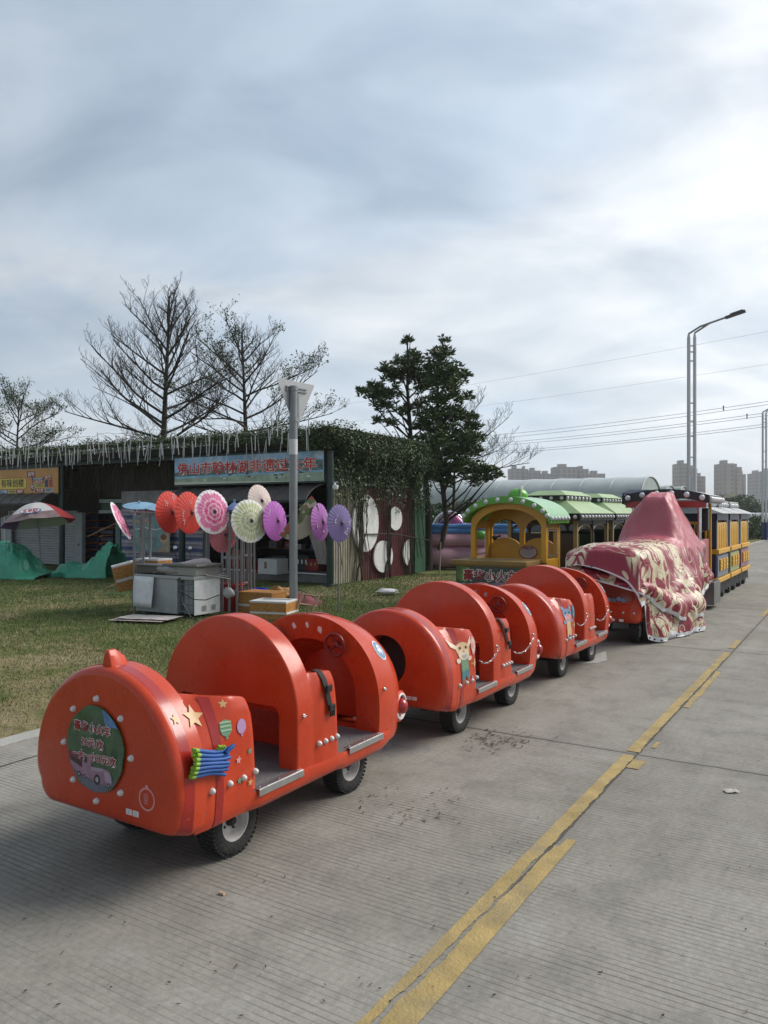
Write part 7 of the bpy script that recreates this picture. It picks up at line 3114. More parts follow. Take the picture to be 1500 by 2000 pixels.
def parasol(px, py, Y, R, yaw, pitch, kind, label, roll=0.0, nr=28, spots=True, hubm=None):
    """open paper parasol; its outer face turned toward the viewer by yaw (to the right) and pitch (up)"""
    yw, pt = math.radians(yaw), math.radians(pitch)
    d = Vector((math.sin(yw)*math.cos(pt), -math.cos(yw)*math.cos(pt), math.sin(pt)))
    M = zto(d, at(px, py, Y)) @ Matrix.Rotation(math.radians(roll), 4, 'Z')
    t = thing('paper_parasol', label, 'parasol', (0, 0, 0), 0, 'paper parasols on the racks')
    t.matrix_world = M
    na, nr2 = nr*6, 26
    depth = 0.17*R

    def surf(r, a):
        k = (a*nr/(2*math.pi)) % 1.0
        sag = 1-0.028*math.sin(math.pi*k)*r
        rr = r*R*(sag if r > 0.9 else 1)
        return (rr*math.cos(a), rr*math.sin(a), -depth*r**1.25-0.0025*math.sin(math.pi*k)*r)
    V, F, MI = [], [], []
    for i in range(nr2+1):
        for j in range(na):
            V.append(surf(max(0.001, i/nr2), 2*math.pi*j/na))
    flower = kind in PETALS

    def shade(r, a):
        """concentric rings of overlapping rounded petals"""
        best = 0
        for q, (r1, n, off) in enumerate(((0.90, 7, 0.2), (0.62, 8, 0.55), (0.40, 6, 0.1), (0.20, 5, 0.4))):
            k = ((a/(2*math.pi)*n+off) % 1.0)
            lim = r1*(0.80+0.20*max(0.0, math.sin(math.pi*k))**0.4)
            if r < lim:
                f = (lim-r)/0.22
                if q == 0:
                    best = 2 if f > 0.22 else 1
                else:
                    best = 1 if f < 0.30 else 2 if f < 0.62 else 3
                if q and abs(k-0.5) > 0.47:
                    best = max(1, best-1)
        return best
    for i in range(nr2):
        for j in range(na):
            F.append((i*na+j, (i+1)*na+j, (i+1)*na+(j+1) % na, i*na+(j+1) % na))
            MI.append(shade((i+0.5)/nr2, 2*math.pi*(j+0.5)/na) if flower else 0)
    mats = PETALS[kind] if flower else [PCOL[kind]]
    c = mesh_np('canopy', np.array(V), np.array(F), mats, t, np.array(MI), smooth=True)
    mb = MB()
    for k in range(nr):
        a = 2*math.pi*k/nr
        p = [Vector(surf(r, a))+Vector((0, 0, 0.0015)) for r in (0.04, 0.35, 0.7, 0.99)]
        mb.tube(p, 0.0013, 4)
    mb.lathe([(0.028, -0.004), (0.02, 0.014), (0.010, 0.022), (0.0002, 0.035)], 10)
    mb.build('ribs', RIBD, t)
    mb = MB()
    mb.tube([(0, 0, 0), (0, 0, -0.62)], 0.006, 6)
    mb.build('handle', STICK, t)
    if not flower and spots:
        r = random.Random(hash(label) % 1000 if False else int(px))
        wm = mat('blossom_white', (0.55, 0.50, 0.50), rough=0.7)
        for _ in range(3):
            mb = MB()
            a0, r0 = r.uniform(0, 6.28), r.uniform(0.42, 0.75)
            ctr = Vector(surf(r0, a0))
            prev = None
            for q in range(7):
                o = ctr+Vector((r.gauss(0, 0.022), r.gauss(0, 0.035), 0.006))
                s = r.uniform(0.006, 0.014)
                mb.add([o+Vector((s*math.cos(x), s*math.sin(x)*r.uniform(0.5, 1), 0)) for x in [2*math.pi*i/6 for i in range(6)]], [tuple(range(6))])
                if prev is not None:
                    e = (o-prev)
                    n_ = Vector((-e.y, e.x, 0))
                    if n_.length > 1e-5:
                        n_ = n_.normalized()*0.0015
                        mb.add([prev+n_, prev-n_, o-n_, o+n_], [(0, 1, 2, 3)])
                prev = o
            mb.build('blossom', wm, c)
    return t


YP = 11.9
parasol(337, 1000, YP+0.05, 0.335, 67, 4, 'red', 'left one of the two red paper parasols, hung over the freezer')
parasol(375, 1001, YP, 0.335, 65, 4, 'red', 'right one of the two red paper parasols, partly behind the pink flower parasol')
parasol(420, 999, YP-0.35, 0.345, 54, 8, 'pink', 'paper parasol painted as a large pink and white flower')
parasol(441, 1044, YP-0.15, 0.29, 54, -4, 'rose', 'small plain rose pink paper parasol hanging below the others')
parasol(492, 1017, YP-0.30, 0.335, 44, 6, 'white', 'paper parasol painted as a pale green and white flower')
parasol(512, 978, YP+0.10, 0.27, 57, 10, 'shell', 'pale shell coloured parasol peeping over the white flower parasol')
parasol(543, 1017, YP+0.02, 0.315, 63, 4, 'orchid', 'orchid purple paper parasol just left of the sign post')
parasol(631, 1019, YP+0.05, 0.30, 67, 4, 'mauve', 'purple paper parasol between the open fan and the violet parasol')
parasol(668, 1022, YP-0.10, 0.295, 53, 2, 'violet', 'greyish violet paper parasol at the right end of the row')
parasol(243, 1014, YP+0.1, 0.33, 97, 26, 'pink', 'pink flower parasol seen almost edge-on at the left end of the rack', roll=0)

# open folding fan
fan_t = thing('folding_fan', 'large open folding fan painted with flowers, right of the sign post', 'fan', (0, 0, 0))
fan_t.matrix_world = axes(at(574, 1004, YP-0.15), (0.93, 0.36, 0.0), (0, 0, 1))
V, F, MI = [], [], []
ng = 34
for i in range(9):
    r = 0.10+0.30*i/8
    for j in range(ng+1):
        a = math.radians(235)+math.radians(170)*j/ng
        V.append((r*math.cos(a), r*math.sin(a), 0.010*(1 if j % 2 else -1)*(r/0.4)))
for i in range(8):
    for j in range(ng):
        F.append((i*(ng+1)+j, (i+1)*(ng+1)+j, (i+1)*(ng+1)+j+1, i*(ng+1)+j+1))
        q = noise.noise((i*0.55, j*0.32, 2))
        MI.append(0 if j > 8 and j < 24 and i > 1 or q < -0.25 else 1 if q < 0.15 else 2 if j < 6 or j > 29 else 3)
mesh_np('leaf', np.array(V), np.array(F), [pmat('fan_cream', (0.44, 0.40, 0.31)), pmat('fan_green', (0.12, 0.17, 0.08)), pmat('fan_red', (0.40, 0.06, 0.07)), pmat('fan_olive', (0.20, 0.23, 0.10))], fan_t, np.array(MI))
mb = MB()
for j in range(0, ng+1, 2):
    a = math.radians(235)+math.radians(170)*j/ng
    mb.tube([(0, 0, 0), (0.14*math.cos(a), 0.14*math.sin(a), 0)], 0.003, 4)
mb.build('sticks', RIBD, fan_t)

# blue cloth parasols lying flat on the left rack
for k, (px, py, rz_, lab) in enumerate(((272, 986, 0.2, 'left pale blue folded cloth parasol lying on top of the left rack'), (312, 990, 0.6, 'right pale blue folded cloth parasol lying on top of the left rack'))):
    t = thing('folded_parasol', lab, 'parasol', at(px, py, YP+0.5), rz_, 'blue folded parasols on the rack')
    mb = MB()
    mb.lathe([(0.0002, 0.03), (0.05, 0.026), (0.18, 0.006), (0.26, -0.012), (0.25, -0.016)], 16, M=Matrix.Rotation(math.radians(14), 4, 'X'))
    mb.build('cloth', mat('cloth_blue', (0.18, 0.33, 0.46), rough=0.6, var=0.12), t, smooth=30)
    mb = MB()
    mb.tube([(0, 0, 0.02), (0, -0.02, 0.06)], 0.016, 8)
    mb.build('tip', mat('cloth_blue', None), t)
t = thing('folded_parasol', 'small blue and lilac folded parasol hung between the two flower parasols', 'parasol', at(457, 990, YP), 0.3)
mb = MB()
mb.lathe([(0.0002, 0.07), (0.03, 0.06), (0.10, 0.0), (0.13, -0.05), (0.05, -0.09)], 14)
mb.build('cloth', mat('cloth_blue2', (0.16, 0.22, 0.46), rough=0.6, var=0.12), t, smooth=30)
mb = MB()
mb.tube([(0, 0, 0.05), (0.01, 0, 0.12)], 0.018, 8)
mb.build('tip', mat('cloth_blue', None), t)

# metal display racks
RACK = mat('rack_steel', (0.22, 0.22, 0.225), rough=0.45, metal=0.3, var=0.12)


def rack(pts_px, Y, ztop, rungs, label, depth=0.34):
    p = at(sum(pts_px)/len(pts_px), 1005, Y)
    t = thing('display_rack', label, 'rack', (p.x, Y, -0.03), 0, 'steel racks for the parasols')
    xs = [at(q, 1005, Y).x-p.x for q in pts_px]
    for x in xs:
        for dy in (0, depth):
            mb = MB()
            mb.box((x, dy, ztop/2), (0.032, 0.032, ztop))
            mb.build('upright', RACK, t)
    for z in rungs:
        for dy in (0, depth):
            mb = MB()
            mb.box(((xs[0]+xs[-1])/2, dy, z), (xs[-1]-xs[0], 0.026, 0.026))
            mb.build('rung', RACK, t)
        mb = MB()
        mb.box((xs[0], depth/2, z), (0.026, depth, 0.026))
        mb.build('rung', RACK, t)
    return t, xs, p


rack([434, 448, 463], 11.8, 1.42, (0.36, 0.86, 1.16, 1.38), 'upright steel ladder rack beside the red bin, carrying the flower parasols')
rack([476, 489], 12.5, 1.35, (0.40, 0.85, 1.25), 'narrow steel rack standing behind the ladder rack by the blue bucket')
rack([262, 280], 11.9, 1.56, (0.40, 0.80, 1.15, 1.50), 'tall steel rack at the left end of the freezer')
mb = MB()
a, b = at(254, 1000, YP+0.2), at(470, 1006, YP+0.2)
mb.tube([a, b], 0.014, 6)
tag(mb.build('hanging_rail', RACK, None), 'thin steel rail running behind the row of paper parasols on the left', 'rail')
mb = MB()
a, b = at(470, 1004, YP+0.25), at(690, 1012, YP+0.25)
mb.tube([a, b], 0.010, 6)
tag(mb.build('hanging_rail', RACK, None), 'thin steel rail carrying the purple and violet parasols on the right', 'rail')
p = at(661, 1005, YP+0.2)
mb = MB()
mb.tube([(0, 0, -0.03), (0, 0, 1.45)], 0.016, 8)
tag(mb.build('rail_stand', RACK, None, loc=(p.x, p.y, 0)), 'thin upright holding the violet parasol', 'stand')

# ------------------------------------------------------------------ freezer chest and the goods on it
fr_ang = math.radians(-30)
FO = Vector((-3.82, 11.84, -0.03))
fz_ = thing('chest_freezer', 'low grey chest freezer with a wire condenser bay and vented white end', 'freezer', FO, fr_ang)
FG = mat('freezer_grey', (0.38, 0.40, 0.41), rough=0.4, metal=0.2, var=0.12, vs=5, dirt=0.4)
FWH = mat('freezer_white', (0.66, 0.68, 0.68), rough=0.4, var=0.06, dirt=0.35, ds=5)
Lf, Df = 1.20, 0.55
mb = MB()
mb.box((0.43, Df/2, 0.31), (0.86, Df-0.004, 0.52))
mb.box((Lf-0.15, Df/2+0.05, 0.31), (0.30, Df-0.10, 0.52))
mb.build('body', FG, fz_, bevel=0.006)
mb = MB()
mb.box((Lf+0.004, Df/2, 0.31), (0.01, Df, 0.52))
ep = mb.build('end_panel', FWH, fz_, bevel=0.003)
for y in (0.20, 0.40):
    mb = MB()
    for k in range(6):
        mb.box((Lf+0.0105, y, 0.10+k*0.014), (0.004, 0.10, 0.006))
    mb.build('vent', mat('vent_grey', (0.16, 0.16, 0.17)), ep)
mb = MB()
for k in range(5):
    mb.box((Lf-0.15, 0.012, 0.10+k*0.10), (0.30, 0.012, 0.012))
for k in range(4):
    mb.box((0.90+k*0.09, 0.016, 0.31), (0.008, 0.008, 0.50))
mb.build('condenser_grille', mat('grille_blue', (0.12, 0.17, 0.21), rough=0.5, metal=0.3), fz_)
mb = MB()
mb.box((Lf/2, Df/2, 0.595), (Lf+0.04, Df+0.04, 0.05))
mb.build('lid_frame', mat('lid_pale', (0.40, 0.41, 0.42), rough=0.4, metal=0.3), fz_, bevel=0.006)
mb = MB()
mb.box((0.45, 0.0, -0.0), (0.05, 0.05, 0.06))
mb.box((0.05, 0.3, 0.03), (0.05, 0.05, 0.06))
mb.box((Lf-0.05, 0.1, 0.03), (0.05, 0.05, 0.06))
wb = thing('white_sheet', 'white sheet of board leaning against the front of the chest freezer', 'board', FO+Vector((0.02*0.77-0.02, -0.03, 0.0)), fr_ang)
mb = MB()
rows = [[(0.02+0.40*i/6, -0.035-0.015*math.sin(j*0.5+i*0.3)-0.02*(1-j/6), 0.13+0.46*j/6) for j in range(7)] for i in range(7)]
mb.rings(rows, closed=False)
o = mb.build('sheet', mat('sheet_white', (0.78, 0.78, 0.78), rough=0.5, var=0.05, dirt=0.3, ds=6), wb, smooth=60)
o.modifiers.new('thickness', 'SOLIDIFY').thickness = 0.006
gr = thing('grill_box', 'long dark grey grill lying on the left of the chest freezer', 'grill', FO+Vector((0, 0, 0.62)), fr_ang)
GRL = mat('grill_steel', (0.10, 0.10, 0.10), rough=0.4, metal=0.5, var=0.2)
mb = MB()
mb.box((0.30, 0.12, 0.075), (0.60, 0.24, 0.12))
mb.build('body', GRL, gr, bevel=0.012)
mb = MB()
mb.box((0.30, 0.10, 0.145), (0.64, 0.30, 0.018))
mb.build('rim', RACK, gr, bevel=0.004)
tr = thing('steel_tray', 'shallow stainless tray box on the right of the chest freezer', 'tray', FO+Vector((0.866*0.86+0.5*0.06, -0.5*0.86+0.866*0.06, 0.62)), fr_ang)
mb = MB()
mb.box((0.06, 0.20, 0.07), (0.62, 0.50, 0.13))
mb.build('tray', mat('tray_steel', (0.30, 0.30, 0.29), rough=0.4, metal=0.5, var=0.2), tr, bevel=0.01)
mb = MB()
mb.box((0.06, 0.20, 0.155), (0.70, 0.56, 0.035))
mb.build('rim', mat('tray_rim', (0.17, 0.165, 0.155), rough=0.4, metal=0.4, var=0.2), tr, bevel=0.006)
WOVEN = mat('woven_bamboo', (0.40, 0.18, 0.04), rough=0.6, var=0.55, vs=30, stretch=(1, 1, 3.5))
FOAMW = mat('foam_white', (0.60, 0.60, 0.59), rough=0.6, var=0.05)


def crate(p, rz, dims, label, tilt=0.0, lid='open', bands=True):
    t = thing('foam_crate', label, 'crate', p, rz, 'white foam crates wrapped in woven pattern')
    w, d, h = dims
    M = Matrix.Rotation(tilt, 4, 'Y')
    mb = MB()
    mb.box((0, 0, h/2), (w, d, h), M=M)
    b = mb.build('box', WOVEN, t, bevel=0.006)
    if bands:
        for k, z in enumerate((0.45,)):
            mb = MB()
            mb.box((w*0.02, 0, h*z), (w*1.006, d*1.010, h*0.11), M=M)
            mb.build('tape_band', FOAMW, b)
    mb = MB()
    if lid == 'open':
        for s in (-1, 1):
            mb.box((s*(w/2-0.025), 0, h+0.012), (0.05, d, 0.028), M=M)
            mb.box((0, s*(d/2-0.025), h+0.0118), (w-0.1, 0.05, 0.028), M=M)
        mb.box((0, 0, h+0.004), (w-0.1, d-0.1, 0.01), M=M)
    else:
        mb.box((0, 0, h+0.02), (w*1.01, d*1.01, 0.04), M=M)
    mb.build('lid', FOAMW if lid == 'open' else WOVEN, t, bevel=0.004)
    return t


p = gnd(505, 1199)
crate((p.x, p.y+0.35, -0.03), -0.45, (0.62, 0.40, 0.30), 'woven pattern crate with brown lid, left of the open white-rimmed crate', lid='shut')
p = gnd(530, 1210)
crate((p.x, p.y+0.25, -0.03), -0.30, (0.58, 0.42, 0.26), 'white-rimmed open crate standing right beside the sign post')
p = at(300, 1117, 12.2)
crate((p.x, p.y, 0.62), -0.55, (0.52, 0.30, 0.16), 'woven crate with pale wrapping lying behind the grill on the freezer', lid='open', bands=False)
p = at(252, 1122, 12.4)
crate((p.x, p.y, 0.30), 0.4, (0.34, 0.30, 0.40), 'white banded crate standing upright left of the freezer rack', tilt=-0.25)
lens_ = thing('closed_parasol', 'closed white paper parasol lying on the freezer, pointing right', 'parasol', at(368, 1106, 11.7), 0.15)
mb = MB()
mb.lathe([(0.0002, -0.36), (0.03, -0.30), (0.075, -0.10), (0.095, 0.10), (0.085, 0.26), (0.045, 0.33), (0.0002, 0.345)], 14, M=zto((1, 0.1, 0.16)) @ Matrix.Diagonal((0.75, 1, 1, 1)))
mb.build('paper', mat('paper_white', (0.52, 0.50, 0.48), rough=0.7, var=0.1, dirt=0.4, dcol=(0.36, 0.1, 0.12), ds=7), lens_, smooth=40)
mb = MB()
mb.tube([(-0.36, -0.036, -0.058), (-0.52, -0.05, -0.085)], 0.008, 6)
mb.build('handle', STICK, lens_)
l2 = thing('closed_parasol', 'closed grey parasol lying on the freezer, pointing left over the grill', 'parasol', at(330, 1113, 11.5), -0.25)
mb = MB()
mb.lathe([(0.0002, -0.26), (0.03, -0.2), (0.055, 0.0), (0.05, 0.18), (0.0002, 0.24)], 12, M=zto((-1, 0.15, 0.08)))
mb.build('paper', mat('paper_grey', (0.34, 0.32, 0.32), rough=0.7, var=0.2, dirt=0.6, dcol=(0.1, 0.03, 0.05), ds=9), l2, smooth=40)
mb = MB()
mb.tube([(0.25, -0.04, -0.02), (0.42, -0.06, -0.03)], 0.007, 6)
mb.build('handle', STICK, l2)
# pale table behind the freezer with a scalloped cloth
tb = thing('stall_table', 'low table with a white and crimson scalloped cloth behind the freezer', 'table', at(328, 1005, 12.9)*1.0, -0.1)
tb.location.z = 0
mb = MB()
mb.box((0, 0, 0.66), (1.15, 0.5, 0.03))
mb.build('top', mat('table_pale', (0.50, 0.47, 0.46), rough=0.6, var=0.1), tb)
mb = MB()
n = 44
prof = [(-0.58+1.16*i/n, 0.53+0.018*math.sin(i*1.1)) for i in range(n+1)]
mb.prism(prof+[(0.58, 0.68), (-0.58, 0.68)], -0.262, -0.256, lambda a, b, h: (a, h, b))
mb.build('cloth', mat('cloth_white', (0.52, 0.49, 0.48), rough=0.7, var=0.1), tb)
mb = MB()
prof = [(-0.58+1.16*i/n, 0.60+0.022*math.sin(i*0.8)) for i in range(n+1)]
mb.prism(prof+[(0.58-1.16*i/n, 0.625+0.022*math.sin((n-i)*0.8)) for i in range(n+1)], -0.266, -0.263, lambda a, b, h: (a, h, b))
mb.build('cloth_trim', mat('trim_crimson', (0.30, 0.05, 0.10), rough=0.7), tb)
for x in (-0.52, 0.52):
    for y in (-0.2, 0.2):
        mb = MB()
        mb.box((x, y, 0.31), (0.035, 0.035, 0.68))
        mb.build('leg', RACK, tb)
# skewers / rods lying across the tray
for k in range(6):
    a = at(352+k*6, 1112+k*1.5, 11.6-k*0.06)
    b = at(430+k*4, 1106+k*5, 11.7)
    mb = MB()
    mb.tube([a, b], 0.009, 6)
    tag(mb.build('steel_rod', RACK, None), 'thin steel rod lying loosely across the freezer top and the rack', 'rod', 'steel rods across the freezer')
# hanging cable over the freezer
mb = MB()
mb.tube([at(346, 1133, 11.2), at(352, 1128, 11.0), at(348, 1150, 10.98), at(358, 1180, 10.95), at(372, 1205, 10.9), at(385, 1212, 10.9)], 0.009, 6)
tag(mb.build('power_cable', BLACK, None, smooth=60), 'black cable hanging down over the front corner of the freezer', 'cable')
mb = MB()
mb.tube([at(358, 1158, 11.0), at(378, 1171, 11.0), at(402, 1172, 11.1), at(428, 1162, 11.3)], 0.007, 6)
tag(mb.build('power_cable', BLACK, None, smooth=60), 'black cable looping across the white end of the freezer', 'cable')
# cardboard on the grass
cd = thing('cardboard', 'flattened pale cardboard sheets lying on the grass before the freezer', 'cardboard', gnd(292, 1209), -0.25)
for k, (dx, dy, m) in enumerate(((0, 0, mat('card_pale', (0.46, 0.42, 0.39), rough=0.9, var=0.25, vs=6)), (-0.06, -0.08, mat('card_pink', (0.42, 0.33, 0.31), rough=0.9, var=0.2, vs=6)))):
    mb = MB()
    rows = [[(dx-0.42+0.84*i/10, dy-0.22+0.44*j/6, 0.028-k*0.018+0.008*noise.noise((i*0.5, j*0.7, k))) for j in range(7)] for i in range(11)]
    mb.rings(rows, closed=False)
    mb.build('sheet', m, cd, smooth=60)
# red bin, blue tub, fabric heap, trestle, scraps
BIN = mat('bin_red', (0.30, 0.014, 0.016), rough=0.4, var=0.08)


def tub(p, r0, r1, h, m, label, cat, name):
    t = thing(name, label, cat, p)
    mb = MB()
    mb.lathe([(r0, 0.0), (r1, h), (r1+0.02, h), (r1+0.02, h-0.03), (r1+0.006, h-0.035)], 26, cap=False)
    mb.lathe([(0.0002, 0.01), (r0, 0.01)], 26, cap=False)
    mb.lathe([(r0-0.008, 0.012), (r1-0.01, h)], 26, cap=False)
    mb.build('tub', m, t, smooth=40)
    return t


p = at(450, 1005, 12.25)
tub((p.x, p.y, -0.03), 0.16, 0.21, 0.44, BIN, 'red plastic bin standing behind the ladder rack', 'bin', 'plastic_bin')
p = gnd(504, 1164)
tub((p.x, p.y, -0.03), 0.115, 0.155, 0.17, mat('tub_blue', (0.012, 0.035, 0.42), rough=0.4), 'bright blue plastic tub on the grass before the dark stall', 'tub', 'plastic_tub')
bag = thing('plastic_bag', 'crumpled clear bag hanging on the ladder rack', 'bag', at(446, 1158, 11.72))
mb = MB()
mb.ball((0, 0, 0), 0.085, 14, sc=(1.1, 0.5, 1))
for i, v in enumerate(mb.v):
    k = 1+0.35*noise.noise((v[0]*30, v[1]*30, v[2]*30))
    mb.v[i] = (v[0]*k, v[1]*k, v[2]*k)
mb.build('film', mat('bag_film', (0.50, 0.49, 0.47), rough=0.3, alpha=0.8), bag, smooth=60)
mb = MB()
mb.tube([(0, 0, 0.07), (0, 0.02, 0.16)], 0.008, 5)
mb.build('knot', mat('bag_film', None), bag)
b2 = thing('plastic_bag', 'crumpled white bag lying alone on the grass before the maroon wall', 'bag', gnd(755, 1160))
mb = MB()
mb.ball((0, 0, 0.04), 0.13, 16, sc=(1.6, 0.8, 0.45))
for i, v in enumerate(mb.v):
    k = 1+0.4*noise.noise((v[0]*18, v[1]*18, v[2]*25))
    mb.v[i] = (v[0]*k, v[1]*k, v[2]*k)
mb.build('film', mat('bag_white', (0.56, 0.56, 0.56), rough=0.4), b2, smooth=40)
mb = MB()
mb.tube([(0.15, 0, 0.03), (0.24, -0.02, 0.02)], [0.03, 0.008], 6)
mb.build('tail', mat('bag_white', None), b2)
p = gnd(566, 1176)
hp = thing('fabric_heap', 'heap of crimson fabric dumped on the grass behind the sign post', 'fabric', (p.x, p.y, -0.03))
mb = MB()
n = 26
rows = []
for i in range(n+1):
    row = []
    for j in range(n+1):
        x, y = -0.55+1.1*i/n, -0.3+0.6*j/n
        h = max(0, 1-(x/0.55)**2)*max(0, 1-(y/0.30)**2)
        row.append((x, y, 0.01+0.30*h*(0.7+0.6*noise.noise((x*3.3, y*4.2, 1)))+0.05*h*abs(noise.noise((x*11, y*11, 4)))))
    rows.append(row)
mb.rings(rows, closed=False)
mb.build('cloth', mat('cloth_crimson', (0.14, 0.018, 0.028), rough=0.7, var=0.3, vs=4), hp, smooth=60)
mb = MB()
mb.tube([(-0.62, -0.1, 0.03), (-0.4, -0.2, 0.22), (-0.05, -0.22, 0.33), (0.3, -0.2, 0.22), (0.55, -0.15, 0.03)], 0.010, 6)
mb.build('cord', BLACK, hp, smooth=60)
og = thing('fabric_heap', 'small ochre cloth bundle lying behind the white-rimmed crate', 'fabric', gnd(547, 1180)+Vector((0, 0.1, 0)))
mb = MB()
mb.ball((0, 0, 0.13), 0.19, 16, sc=(1.3, 0.6, 0.7))
for i, v in enumerate(mb.v):
    k = 1+0.4*noise.noise((v[0]*9, v[1]*9, v[2]*9))
    mb.v[i] = (v[0]*k, v[1]*k, max(0, v[2]*k))
mb.build('cloth', mat('cloth_ochre', (0.36, 0.19, 0.05), rough=0.7, var=0.2), og, smooth=60)
mb = MB()
mb.ball((0.16, -0.05, 0.12), 0.06, 8, sc=(1, 0.8, 0.8))
mb.build('fold', mat('cloth_rust', (0.20, 0.06, 0.03), rough=0.7), og, smooth=60)
WOOD = mat('raw_wood', (0.40, 0.27, 0.18), rough=0.7, var=0.15, vs=8)
p = gnd(598, 1204)
ts_ = thing('folding_trestle', 'pale wooden folding trestle standing on the grass near the sign post', 'trestle', (p.x, p.y, -0.03), 0.25)
for dx, sl in ((-0.09, -0.12), (0.16, -0.12)):
    mb = MB()
    mb.tube([(dx+sl, 0, 0), (dx+0.05, 0.02, 0.36)], 0.016, 4)
    mb.build('leg', WOOD, ts_)
for z, a, b in ((0.36, -0.05, 0.22), (0.22, -0.10, 0.17), (0.36, -0.05, 0.22)):
    mb = MB()
    mb.tube([(a, 0.01+z*0.05, z), (b, 0.02+z*0.05, z-0.05)], 0.014, 4)
    mb.build('rail', WOOD, ts_)
for dx in (-0.02, 0.24):
    mb = MB()
    mb.tube([(dx+0.10, 0.34, 0), (dx, 0.03, 0.34)], 0.016, 4)
    mb.build('leg', WOOD, ts_)
for k, (px, py, ang, ln, m) in enumerate(((486, 1203, 0.35, 0.7, WOOD), (560, 1197, -0.05, 0.9, STICK), (236, 1159, 0.0, 0.55, mat('strip_green', (0.10, 0.30, 0.12), rough=0.5)), (878 - 640, 1146, 0.75, 0.5, STICK))):
    q = gnd(px, py)
    mb = MB()
    mb.box((0, 0, 0.01 if k < 3 else 0.12), (ln, 0.035, 0.012), M=Matrix.Rotation(0 if k < 3 else -0.35, 4, 'Y'))
    o = mb.build('wood_strip', m, None)
    o.location = (q.x, q.y, -0.01)
    o.rotation_euler = (0, 0, ang)
    tag(o, ['pale wooden strip lying in front of the crates', 'thin bamboo strip lying behind the sign post', 'green plastic strip lying in the grass left of the freezer', 'tilted ochre strip propped left of the steel rack'][k], 'strip')
# round shop mirrors near the middle post
for k, (px, py) in enumerate(((342, 1070), (371, 1071))):
    q = at(px, py, 17.2 if k == 0 else 17.4)
    t = thing('round_mirror', 'left small round scooter mirror in front of the green post' if k == 0 else 'right small round scooter mirror before the striped curtain', 'mirror', q, 0.2)
    mb = MB()
    mb.lathe([(0.0002, 0.0), (0.045, 0.004), (0.05, 0.016), (0.0002, 0.03)], 18, M=zto((0.1, -1, 0.1)) @ Matrix.Diagonal((0.8, 1, 1, 1)))
    mb.build('glass', CHROME, t, smooth=50)
    mb = MB()
    mb.tube([(0, 0.02, -0.04), (0.03, 0.05, -0.30), (0.10, 0.06, -0.36)], 0.007, 6)
    mb.build('stalk', BLACK, t, smooth=50)

# ------------------------------------------------------------------ green tarpaulins on the ground
GT = mat('green_tarp', (0.06, 0.36, 0.225), rough=0.38, var=0.14, vs=3, coat=0.1, dirt=0.35, dcol=(0.09, 0.17, 0.10), ds=2.5)


def ground_tarp(px0, px1, Y, hfun, label, seed, dep=1.3):
    a, b = at(px0, 1005, Y), at(px1, 1005, Y)
    w = b.x-a.x
    t = thing('green_tarpaulin', label, 'tarpaulin', (a.x, Y, -0.03), math.radians(-12), 'green tarpaulins before the stalls')
    nx, ny = 110, 60
    rows = []
    for i in range(nx+1):
        row = []
        for j in range(ny+1):
            x, f = w*i/nx, j/ny
            y = -dep*0.5+dep*f
            h = hfun(i/nx)*max(0.0, math.sin(math.pi*min(1, f*1.0+0.01)))**0.45
            c1 = abs(noise.noise((x*2.0+f*2.2, f*3.0-x*1.1, seed)))
            c2 = abs(noise.noise((x*4.6-f*3.0, f*5.5+x*2, seed+5)))
            c3 = abs(noise.noise((x*9.5+f*8, f*11-x*3, seed+8)))
            h2 = h*(1-0.42*c1-0.26*c2-0.14*c3)+0.09*(0.5-c1)*min(1, h*4)+0.02
            edge = 0.10*noise.noise((x*2.2, seed, 3))
            row.append((x+0.07*noise.noise((x*3, f*4, seed+9)), y+(edge if j == 0 else 0)+0.05*noise.noise((x*3, f*4, seed+2)), max(0.012, h2 if 0 < j < ny else 0.012)))
        rows.append(row)
    mb = MB()
    mb.rings(rows, closed=False)
    mb.build('sheet', GT, t, smooth=38)
    return t


def h_left(f):
    return 0.66*math.exp(-((f-0.46)/0.30)**4)+0.36*math.exp(-((f-0.05)/0.25)**2)+0.10*(1-f)+0.1


def h_right(f):
    q = max(0.0, min(1.0, (f-0.52)/0.30))
    return 0.26+0.52*q*q*(3-2*q)+0.08*math.sin(f*9)**2


ground_tarp(-45, 118, 18.9, h_left, 'green tarpaulin heap humped over something in front of the grey shutter', 3.0)
ground_tarp(122, 238, 19.0, h_right, 'green tarpaulin heap rising on its right, in front of the bin shelf', 8.0, 1.0)

# ------------------------------------------------------------------ advertising parasol
ap = thing('garden_parasol', 'low white advertising parasol with purple, rose and red panels before the shutter', 'parasol', at(72, 1005, 18.4)*1.0, 0)
ap.location.z = 0
panels = [mat('ad_white', (0.52, 0.50, 0.50), rough=0.6), mat('ad_red', (0.36, 0.03, 0.035), rough=0.6), mat('ad_brown', (0.20, 0.14, 0.14), rough=0.6, var=0.3, vs=8), mat('ad_purple', (0.26, 0.13, 0.36), rough=0.6, var=0.4, vs=6), mat('ad_rose', (0.48, 0.30, 0.30), rough=0.6, var=0.3, vs=6)]
V, F, MI = [], [], []
nseg, nr2 = 8, 12
na = nseg*8
tiltM = Matrix.Translation((-0.02, 0, 1.72)) @ Matrix.Rotation(math.radians(-9), 4, 'Y') @ Matrix.Rotation(math.radians(-6), 4, 'X')
for i in range(nr2+1):
    r = i/nr2
    for j in range(na):
        k = (j % 8)/8
        rr = 0.86*r*(1-0.07*math.sin(math.pi*k)*r)
        z = -0.50*(1-math.cos(r*1.35))/(1-math.cos(1.35))*0.98-(0.015*math.sin(math.pi*k)*r)
        V.append(tuple(tiltM @ Vector((rr*math.cos(2*math.pi*j/na+0.25), rr*math.sin(2*math.pi*j/na+0.25), z+0.06))))
